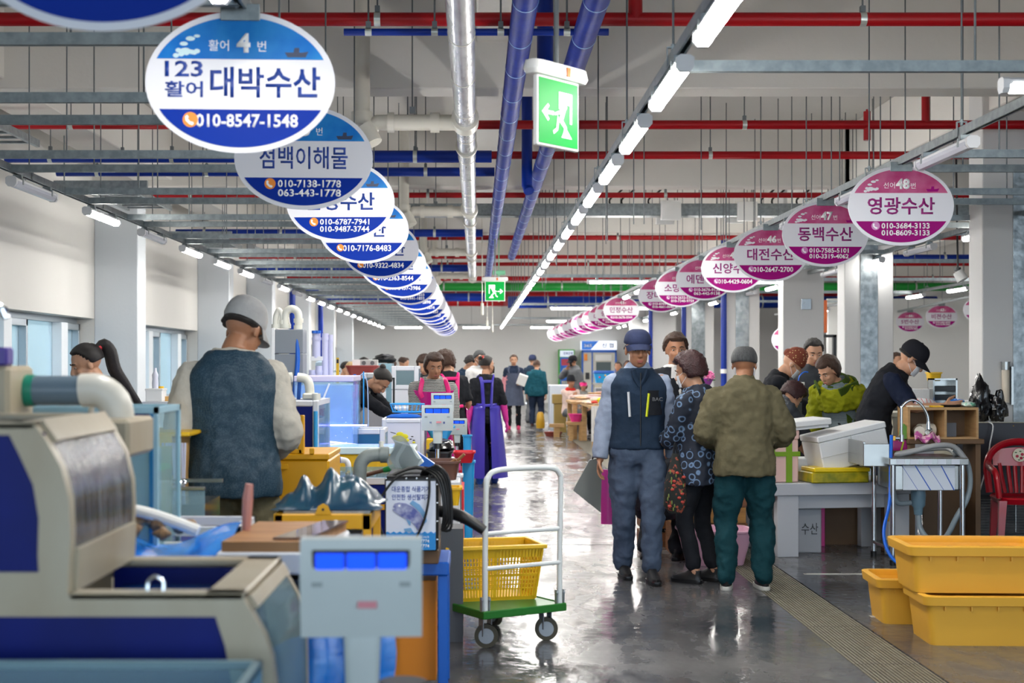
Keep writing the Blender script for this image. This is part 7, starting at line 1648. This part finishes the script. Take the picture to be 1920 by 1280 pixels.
bag_lump('tall black plastic bag on the chill cabinet, left of the two', (4.36, 12.3, .977), (.085, .07, .17), M('black_film', (16,16,20)), seed=12, knot=True, rough=.5, n=32)
bagr = bag_lump('black plastic bag with a loop handle on the chill cabinet, right of the two', (4.51, 12.3, .977), (.07, .06, .12), M('black_film', (16,16,20)), seed=14, knot=True, rough=.5, n=32)
MB().tube([(-.01, -.02, .20), (-.005, -.02, .26), (.025, -.02, .27), (.035, -.02, .22), (.02, -.02, .17)], .007, 8, smoothpath=4).build('bag_handle', M('black_film', (16,16,20)), bagr)
cupd = solid('cup_dispenser', 'tall paper cup tube fixed to the nearest column', 'dispenser', (4.86, 13.06, 1.12), MB().cyl((0, 0, 0), (0, 0, .30), .034, n=18), M('cup_paper', (220,208,190), .5))
MB().cyl((0, 0, .30), (0, 0, .37), .038, n=18).cyl((0, 0, .37), (0, 0, .375), .046, n=18).bx(.05, -.01, -.02, .07, .03, .33).build('dispenser_cap', steel, cupd)
single('call_point', MB().bx(4.93, 21.57, 1.475+(682-580)/FL*21.6, 5.08, 21.6, 1.475+(682-560)/FL*21.6, .004).cyl((5.0, 21.55, 2.38), (5.0, 21.58, 2.38), .035, n=16), alu, 'small square alarm plate on the plain wide column', 'alarm')
cam_c = thing('security_camera', 'white bullet security camera under the rails by the wide column', 'camera', (5.62, 16.6, 2.55))
MB().tube([(0, 0, 0), (.05, -.03, -.10)], [.06, .07], 14).build('camera_body', white_p, cam_c); MB().cyl((0, 0, .02), (-.03, 0, 1.95), .012, n=8).cyl((.0, 0, .0), (.0, 0, .05), .04, n=12).build('bracket', black_p, cam_c)
# ================================================================ red plastic chair
rc = M('chair_red', (176,8,30), .28, coat=.3)
t = thing('plastic_chair', 'red plastic armchair with a round rose badge at the right edge', 'chair', (4.42, 11.45, 0), R(-8))
MB().rbox_lathe([(.23, .22, .36), (.25, .24, .40), (.24, .23, .415), (.2, .19, .395)], e=.4, n=32).build('seat', rc, t)
for x, y in ((-.22, -.2), (.22, -.2), (-.19, .2), (.19, .2)): MB().loft([[(x*1.1+dx*.7, y*1.12+dy*.7, 0) for dx, dy in ((-.03, -.025), (.03, -.025), (.03, .025), (-.03, .025))], [(x+dx, y+dy, .39) for dx, dy in ((-.03, -.025), (.03, -.025), (.03, .025), (-.03, .025))]]).build('leg', rc, t)
bk = MB(); N = 14
def bky(z): return .20+.12*(z-.4)
out = []
for k in range(N+1):
    a = math.pi*k/N; out.append((-.25*math.cos(a)*(1), .60+.235*math.sin(a)**.8))
# backrest frame with slots: outer arch, splats
arch = [Vector((x, bky(z), z)) for x, z in [(-.235, .42)]+out+[(.235, .42)]]
bk.tube(arch, .026, 10, flat=1.3, smoothpath=2)
for x in (-.15, -.085, -.03, .03, .085, .15): bk.tube([(x*.75, bky(.42), .42), (x*.9, bky(.55), .55), (x, bky(.66), .66)], .016, 8, flat=1.2)
bk.sheet(lambda u, v: (-.20+.40*u, bky(.65+.14*v)-.03*math.sin(math.pi*u)+.01, .64+.15*v-.03*(abs(u-.5)*2)**2*v), 14, 6, .014)
bk.build('backrest', rc, t)
for sx in (-1, 1): MB().tube([(sx*.235, bky(.66), .66), (sx*.265, .10, .645), (sx*.27, -.08, .625), (sx*.265, -.18, .59), (sx*.245, -.20, .41)], .024, 10, flat=1.4, smoothpath=4).build('armrest', rc, t)
o = MB().cyl((0, bky(.73)-.05, .73), (0, bky(.73)-.04, .73), .055, n=24).build('badge', M('badge_cream', (226,220,196), .4), t)
rs = M('rose_print', (176,30,60), .5); gn = M('leaf_print', (70,110,60), .5)
m = MB()
for x, z in ((-.02, .72), (.02, .735), (.012, .705)): m.ell((x, bky(.73)-.051, z), (.013, .002, .012), 10, 6)
m.build('rose', rs, t); m = MB()
for x, z in ((-.03, .75), (.005, .76), (.035, .71), (-.005, .69)): m.ell((x, bky(.73)-.051, z), (.010, .002, .005), 8, 5)
m.build('leaf', gn, t)
solid('black_chair', 'black padded chair back right of the green jacket', 'chair', (4.15, 14.6, 0), MB().sheet(lambda u, v: (-.21+.42*u, -.04*math.sin(math.pi*u), .78+.30*v-.05*(abs(u-.5)*2)**4*v), 12, 8, .03).bx(-.2, -.45, .42, .2, -.02, .48, .02).cyl((-.18, -.4, 0), (-.18, -.4, .42), .012).cyl((.18, -.4, 0), (.18, -.4, .42), .012).cyl((-.18, 0, 0), (-.18, 0, .9), .012).cyl((.18, 0, 0), (.18, 0, .9), .012), M('black_fabric', (40,42,48), .7))
# ================================================================ things the shoppers carry
t = thing('floral_bag', 'black floral cloth bag held by the woman in the ring print blouse', 'bag', (1.30, 9.30, .50))
MB().rbox_lathe([(.04, .03, 0), (.075, .05, .05), (.07, .05, .2), (.035, .03, .32), (.02, .015, .39)], e=.7, n=22).build('bag_body', floral, t)
m = MB()
for k in range(9): m.ell((rnd.uniform(-.055, .05), -.05, .05+.027*k), (.013, .008, .010), 8, 6)
m.build('printed_flowers', M('flower_red', (170,60,50), .7), t); m = MB()
for k in range(12): m.ell((rnd.uniform(-.06, .055), -.049, .03+.022*k), (.005, .008, .014), 6, 4)
m.build('printed_leaves', M('leaf_olive', (110,126,60), .7), t); MB().tube([(-.01, 0, .38), (.0, 0, .46), (.015, 0, .38)], .008, 8, smoothpath=3).build('bag_handle', blk, t)
t = solid('shopping_bag', 'flat grey folder bag hanging behind the leg of the man in the navy cap', 'bag', (.84, 10.3, .50), MB().prism([(-.14, .06), (.06, -.10), (.07, .30), (-.02, .28)], 'y', -.015, .015), M('folder_grey', (112,116,112), .4)); MB().tube([(.0, 0, .28), (.02, 0, .34), (.05, 0, .3)], .006, 8, smoothpath=3).build('bag_handle', black_p, t)
t = solid('shopping_bag', 'magenta plastic shopping bag hanging behind the man in the navy cap', 'bag', (1.02, 10.45, .30), MB().sheet(lambda u, v: (-.10+.24*u, -.02*math.sin(7*u), .0+.40*v), 14, 8, .02), M('magenta_film', (206,60,160), .3, coat=.3, bump=.5, bs=12)); MB().tube([(-.05, 0, .4), (.0, 0, .47), (.06, 0, .4)], .005, 8, smoothpath=3).build('bag_handle', hotp, t)
# ================================================================ crates and tub behind the couple
cw = M('crate_wood', (128,82,48), .6, var=.6, vs=5, stretch=(1,4,6), col2=(84,50,30)); cwy = M('crate_wood_pale', (176,126,60), .6, var=.5, vs=5, stretch=(1,4,6), col2=(130,84,40))
def crate(label, loc, L, D, H, rz, mat, group='wooden fish crates'):
    t = thing('wooden_crate', label, 'crate', loc, rz, group)
    MB().bx(-L/2, 0, 0, L/2, .014, H, .002).build('side_board', mat, t); MB().bx(-L/2, D-.014, 0, L/2, D, H, .002).build('side_board', mat, t)
    MB().bx(-L/2, .014, 0, -L/2+.014, D-.014, H).build('end_board', mat, t); MB().bx(L/2-.014, .014, 0, L/2, D-.014, H).build('end_board', mat, t); MB().bx(-L/2+.01, .01, 0, L/2-.01, D-.01, .012).build('bottom_board', mat, t)
    return t
for k in range(4): crate('brown wooden fish crate, %s of the four stacked behind the pink tub' % ('bottom', 'second from below', 'third from below', 'top')[k], (1.80+.012*(k % 2), 11.0+.01*k, .121*k), .58, .36, .118, R(1.5*(k % 2)), cwy if k == 2 else cw)
for k in range(3): crate('dark wooden crate, %s of the three just left of the pink tub' % ('lowest', 'middle', 'topmost')[k], (1.44, 11.45, .15*k), .22, .34, .115, 0, cw)
for k in range(2): single('crate_block', MB().bx(1.36, 11.5, .115+.15*k, 1.52, 11.7, .15+.15*k), M('black_block', (30,28,28), .7), 'dark spacer block between the small crates, %s' % ('lower' if k == 0 else 'upper'), 'block')
open_box('washing_tub', 'pale pink plastic tub on the floor behind the couple', 'tub', 1.50, 10.33, 2.03, 10.78, 0, .245, .01, M('tub_pink', (226,176,200), .35), .06, lip=.014, e=.45)
tub('bright green basin on the wooden crates', 1296-58, 908, 1345, 924, 11.0, M('basin_green', (20,200,70), .35), .3, .03, 'basin', 'basin', z0=.50)
solid('white_box', 'flat white box under the bright green basin', 'box', (1.68, 11.0, .485), MB().bx(-.22, 0, 0, .17, .34, .03, .003), white_p); bag_lump('dark wrapped bundle on the floor right of the pink tub', (2.08, 11.15, 0), (.05, .08, .085), black_p, 'bundle', 21, 'bundle')
# ================================================================ flowers and white boxes behind the aisle
t = thing('flower_bouquet', 'bouquet of pink hydrangeas in purple paper behind the woman with maroon curls', 'flowers', (2.42, 15.2, 1.15))
MB().lathe([(.03, 0), (.08, .10), (.12, .17), (.05, .15), (0, .1)], n=14).build('paper_wrap', M('purple_paper', (150,50,160), .5), t)
pm_ = M('petal_pink', (232,130,180), .6, bump=.8, bs=60, var=.4, vs=30, col2=(206,90,150))
for k in range(13):
    a = k*2.4; r_ = .035*math.sqrt(k); m = MB()
    for q in range(16):
        u = rnd.uniform(-1, 1); w_ = rnd.uniform(0, 6.28); s_ = math.sqrt(1-u*u); m.ell((.034*s_*math.cos(w_), .034*s_*math.sin(w_), .034*u), (.014, .014, .010), 6, 4)
    o = m.build('flower_head', pm_, t); o.location = (r_*math.cos(a), r_*.7*math.sin(a), .24-.8*r_*r_*6)
for k in range(6): MB().ell((.1*math.cos(k), .08*math.sin(k), .15), (.04, .03, .008), 8, 4).build('leaf_green', M('leaf_dark', (40,90,40), .6), t)
single('green_box', MB().bx(2.36, 15.0, 0, 2.58, 15.4, 1.15, .01), M('box_green', (90,150,50), .5), 'green stand under the bouquet of hydrangeas', 'stand'); single('white_cabinet', MB().bx(2.16, 14.4, 0, 2.42, 14.8, 1.0, .01), foamw, 'white cabinet behind the man in the black jacket', 'cabinet')
single('price_board', MB().bx(3.02, 16.0, 1.08, 3.38, 16.02, 1.17), M('board_green', (20,120,70), .4), 'small green edged board above the olive jacket', 'board').location.z = 0
single('price_stand', MB().bx(3.0, 16.03, 0, 3.4, 16.3, 1.08, .01), foamw, 'pale counter behind the olive jacket', 'counter')
# ================================================================ dried fish stall far right of the aisle
cream = M('cream_wood', (196,156,104), .6, var=.4, vs=4, stretch=(1,1,6))
def trestle(label, x0, y0, x1, y1, z, mat=cream):
    t = thing('fish_table', label, 'table', ((x0+x1)/2, y0, 0)); hx = (x1-x0)/2; d = y1-y0
    MB().bx(-hx, 0, z-.05, hx, d, z, .004).build('table_top', mat, t)
    for x in (-hx+.03, hx-.12):
        for y in (.02, d-.12): MB().bx(x, y, 0, x+.09, y+.09, z-.05, .003).build('leg', mat, t)
    return t
trestle('long wooden table of dried fish right of the aisle, nearer half', 2.0, 24.9, 3.4, 27.4, .74); trestle('long wooden table of dried fish right of the aisle, farther half', 1.85, 27.75, 3.4, 29.4, .74)
df = [M('dried_fish_pale', (222,206,180), .5, var=.4, vs=30), M('dried_fish_tan', (190,150,104), .5, var=.4, vs=30), M('dried_fish_pink', (216,176,176), .5)]
fm_ = []
for i in range(3):
    m = MB().loft([[(x, w_*math.cos(a), .015*w_/.05*math.sin(a)+.012) for a in [2*math.pi*k/8 for k in range(8)]] for x, w_ in ((-.2, .015), (-.14, .05), (0, .065), (.12, .03), (.17, .012), (.22, .05))])
    me = mk(m, 'dried_fish', df[i]); fm_.append(me)
for k in range(90):
    x = rnd.uniform(2.05, 3.2); y = rnd.uniform(25.1, 29.2); z = .745+rnd.uniform(0, .10)*(1 if x > 2.2 else .3)+.05*(y > 27)
    o = inst('dried_fish', fm_[k % 3], None, (x, y, z), rnd.uniform(-.8, .8)); tag(o, 'flat dried fish heaped on the long wooden table right of the aisle', 'fish', 'dried fish on the long table')
for k, c in enumerate(((206,60,50), (40,150,140), (236,214,60), (20,120,200), (206,90,190), (30,110,110))):
    solid('food_pack', 'small coloured pack among the dried fish, %s' % ('red', 'teal', 'yellow', 'blue', 'violet', 'dark teal')[k], 'pack', (2.15+.17*k, 25.2+.75*(k % 4), .78), MB().rbox_lathe([(.11, .08, 0), (.12, .09, .03), (.08, .06, .045)], n=14), M('pack_%d' % k, c, .4))
solid('hanging_cloth', 'white cloth hanging from the front of the dried fish table', 'cloth', (1.99, 24.84, .12), MB().sheet(lambda u, v: (.02+.22*u, -.03*math.sin(14*u)*(1-v*.5), .62*v), 20, 8, .006), wht); single('yellow_film', MB().rbox_lathe([(.12, .09, 0), (.15, .1, .05), (.1, .07, .08)], (2.26, 25.02, .80), n=16), M('yellow_film', (232,214,30), .3), 'bright yellow film over a white tub on the dried fish table', 'film')
open_box('white_tub', 'white tub under the yellow film', 'tub', 2.14, 24.92, 2.40, 25.15, .741, .80, .01, white_p, .02); open_box('dark_green_tub', 'dark green tub right of the yellow film', 'tub', 2.44, 24.92, 2.60, 25.15, .741, .86, .01, M('tub_dark_green', (20,70,60), .4), .02)
single('mustard_crate', MB().bx(2.36, 24.4, .30, 2.75, 24.58, .55, .006).bx(2.36, 24.42, 0, 2.44, 24.56, .3), M('crate_mustard', (190,150,60), .5), 'mustard wooden crate under the edge of the fish table', 'crate')
t = thing('wooden_stool', 'low wooden stool carrying the hot pink bowl', 'stool', (1.90, 27.3, 0)); MB().bx(-.16, 0, .30, .17, .3, .36, .004).build('stool_top', cream, t)
for x in (-.11, .08): MB().bx(x, .02, 0, x+.07, .1, .30).build('leg', cream, t); MB().bx(x, .2, 0, x+.07, .28, .30).build('leg', cream, t)
open_box('pink_bowl', 'hot pink bowl on the low wooden stool', 'bowl', 1.78, 27.32, 2.06, 27.58, .36, .50, .01, M('bowl_pink', (232,60,150), .35), .05, lip=.01, e=.8)
solid('wood_block', 'T shaped wooden block on the floor left of the pink bowl', 'block', (1.62, 28.6, 0), MB().bx(-.06, 0, 0, .06, .1, .2).bx(-.15, -.02, .2, .15, .12, .27), cream); open_box('clay_dish', 'round clay dish with fish on the floor by the wooden block', 'dish', 1.38, 28.9, 1.76, 29.2, .0, .09, .012, M('clay_red', (150,70,60), .5), .04, e=.9)
single('white_fridge', MB().bx(1.72, 33.5, 0, 2.3, 34.1, .98, .02), M('fridge_white', (206,214,226), .4), 'white chest fridge left of the seated old man', 'fridge')
single('olive_box', MB().bx(1.64, 30.6, .62, 1.98, 30.9, .82, .01).bx(1.68, 30.62, 0, 1.94, 30.88, .62), M('box_olive', (150,126,66), .5), 'olive box on a dark stand in front of the chest fridge', 'box')
single('yellow_jug_group', MB().lathe([(0, 0), (.09, 0), (.1, .1), (.08, .3), (.05, .36), (0, .36)], (1.42, 31.5, .05), 14), M('jug_amber', (196,150,30), .3), 'amber jug on the floor by the teal coat', 'jug')
t = thing('blue_bin', 'blue lidded bin with coloured stickers behind the seated pair', 'bin', (2.74, 30.6, 1.07)); MB().rbox_lathe([(.17, .15, 0), (.21, .18, .20)], n=24, e=.3).build('bin_body', skyp, t); MB().rbox_lathe([(.22, .19, .20), (.23, .2, .215), (.22, .19, .26)], n=24, e=.3).build('bin_lid', bluep, t)
for x, z, c in ((-.1, .12, redp), (.02, .16, yelb), (.0, .07, M('sticker_green', (60,170,80), .4)), (.12, .14, yelb)): MB().ell((x, -.18, z), (.022, .01, .02), 8, 6).build('sticker', c, t)
single('bin_shelf', MB().bx(2.5, 30.4, 1.03, 3.2, 30.9, 1.07).bx(2.52, 30.8, 0, 2.56, 30.84, 1.03).bx(3.1, 30.8, 0, 3.14, 30.84, 1.03), steel, 'steel rack carrying the blue lidded bin', 'rack'); single('cool_boxes', MB().bx(2.7, 29.7, 0, 3.4, 30.1, .95, .02), M('coolbox', (190,206,220), .4), 'pale cool box behind the dried fish', 'cool box')
# bank machines against the far wall
s53 = 53.6/FL
def wx(px): return (px-893)*s53
t = thing('cash_machine', 'green framed blue bank cash machine against the far wall', 'cash machine', (wx(1062), 53.4, 0)); hw = (wx(1077)-wx(1047))/2
MB().bx(-hw, 0, 0, hw, .5, 2.02, .02).build('frame', M('atm_green', (70,170,50), .4), t); MB().bx(-hw+.05, -.03, .1, hw-.02, 0, 1.72, .01).build('front', M('atm_blue', (24,96,196), .35), t); MB().bx(-hw+.04, -.04, 1.74, hw-.04, 0, 1.98, .01).build('head_sign', M('atm_sign', (214,226,240), .4, emit=.2), t)
text('bank_lettering', '전북은행', blue_t, t, (.05, -.042, 1.87), w=.36, h=.10, bold=.02); MB().bx(-hw+.1, -.05, 1.42, hw-.12, -.03, 1.66).build('red_notice', M('atm_red', (176,50,70), .4), t); MB().bx(-hw+.14, -.05, .95, hw-.14, -.03, 1.32).build('screen', M('atm_screen', (40,110,150), .3, emit=.1), t); MB().bx(-hw+.1, -.06, .45, hw-.1, -.03, .85, .02).build('keypad', steel, t)
t = thing('cash_booth', 'wide blue and white cash machine booth with a lit sign against the far wall', 'cash machine', (wx(1122), 53.3, 0)); hw = (wx(1155)-wx(1089))/2
MB().bx(-hw, 0, 0, hw, .6, 1.95, .01).build('booth_body', M('booth_cream', (206,204,194), .45), t); MB().bx(-hw, -.03, 0, -hw+.07, 0, 1.98).bx(hw-.07, -.03, 0, hw, 0, 1.98).bx(-hw, -.03, 1.90, hw, 0, 2.0).bx(-hw+.38, -.03, 0, -hw+.43, 0, 1.9).build('blue_frame', bluep, t)
MB().bx(-hw, -.06, 2.0, hw, .5, 2.34, .01).build('sign_box', M('booth_sign', (232,238,244), .4, emit=.45), t); MB().prism([(-hw+.01, 2.01), (-.32, 2.01), (-.02, 2.33), (-hw+.01, 2.33)], 'y', -.066, -.059).build('sign_blue', M('booth_blue', (10,110,210), .4, emit=.2), t)
text('booth_lettering', '신 협', blue_t, t, (.32, -.061, 2.17), w=.44, h=.17, bold=.02); text('booth_lettering', '365', lt_white, t, (-.42, -.067, 2.16), w=.3, h=.12, bold=.03)
MB().bx(-hw+.55, -.02, 1.15, hw-.22, .0, 1.55).build('dark_window', M('window_dark', (70,84,84), .2), t); MB().bx(-hw+.52, -.03, 1.6, hw-.2, 0, 1.82).build('white_header', white_p, t); MB().bx(-hw+.5, -.05, .2, hw-.2, -.0, 1.1, .01).build('machine_front', M('machine_cream', (214,208,186), .4), t); MB().bx(-hw+.15, -.04, .9, -hw+.3, 0, 1.15).build('door_lock', black_p, t); MB().bx(-hw+.1, -.035, 1.6, -hw+.22, 0, 1.85).build('orange_label', orange, t)
# shop board and glass doors seen between the far columns
t = solid('shop_board', 'brown shop board with cream letters between two far columns on the right', 'sign', (5.72, 24.0, 2.0), MB().bx(-.2, 0, 0, .2, .02, .55).cyl((0, .01, .5), (0, .01, 2.5), .008, n=6), M('board_brown', (176,84,34), .5)); text('board_lettering', '건어물', M('letter_cream', (236,216,170), .5), t, (.0, -.001, .28), w=.3, h=.12)
struct('door_1', MB().bx(5.75, 25.5, 0, 5.82, 25.6, 2.0).bx(6.4, 25.5, 0, 6.46, 25.6, 2.0).bx(5.75, 25.5, 1.95, 6.46, 25.6, 2.0), black_p)
oval_sign('p', 5.55, 25.0, 1.90, 0, 50, '수산', ['010-2255-8801'], 'pink oval stall sign half hidden between two far columns', None, 1)
MB().cyl((0, 0, .3), (0, 0, 2.6), .006, n=6).build('hanging_rod', rod_m, [o for o in bpy.data.objects if o.name.startswith('stall_sign') and o.parent is None][-1])
# counters beyond the columns and on the right side, half seen
for k, (x0, x1, y, z, lab) in enumerate(((2.7, 3.4, 14.6, 1.0, 'white counter behind the masked trader in black'), (5.8, 9.0, 20.0, .95, 'long white counter beyond the nearest columns'), (2.6, 4.4, 31.0, .95, 'white counter in the far right stalls'), (3.0, 4.4, 18.0, .95, 'white counter behind the olive jacket, farther'))):
    single('stall_counter', MB().bx(x0, y, 0, x1, y+.55, z, .01), tw, lab, 'counter')
o = solid('vacuum_packer', 'dark bottle stand with a clear curved hose before the green jacket', 'machine', (2.92, 12.9, .0), MB().bx(-.06, -.05, .0, .06, .08, .92).bx(-.02, -.02, .92, .03, .03, 1.30), M('dark_steel', (60,64,72), .4)); MB().tube([(-.02, -.03, 1.12), (-.05, -.03, 1.02), (-.15, -.03, .95), (-.28, -.03, .94)], .009, 8, smoothpath=4).build('clear_hose', M('clear_hose', (170,190,220)), o); MB().bx(-.04, -.03, 1.28, .05, .03, 1.31).build('top_cap', white_p, o); MB().tube([(.0, 0, 1.3), (.01, 0, 1.36), (.05, 0, 1.40), (.09, 0, 1.40)], .006, 8, smoothpath=3).build('blue_tube', hose, o)
bpy.data.scenes.remove(WS)
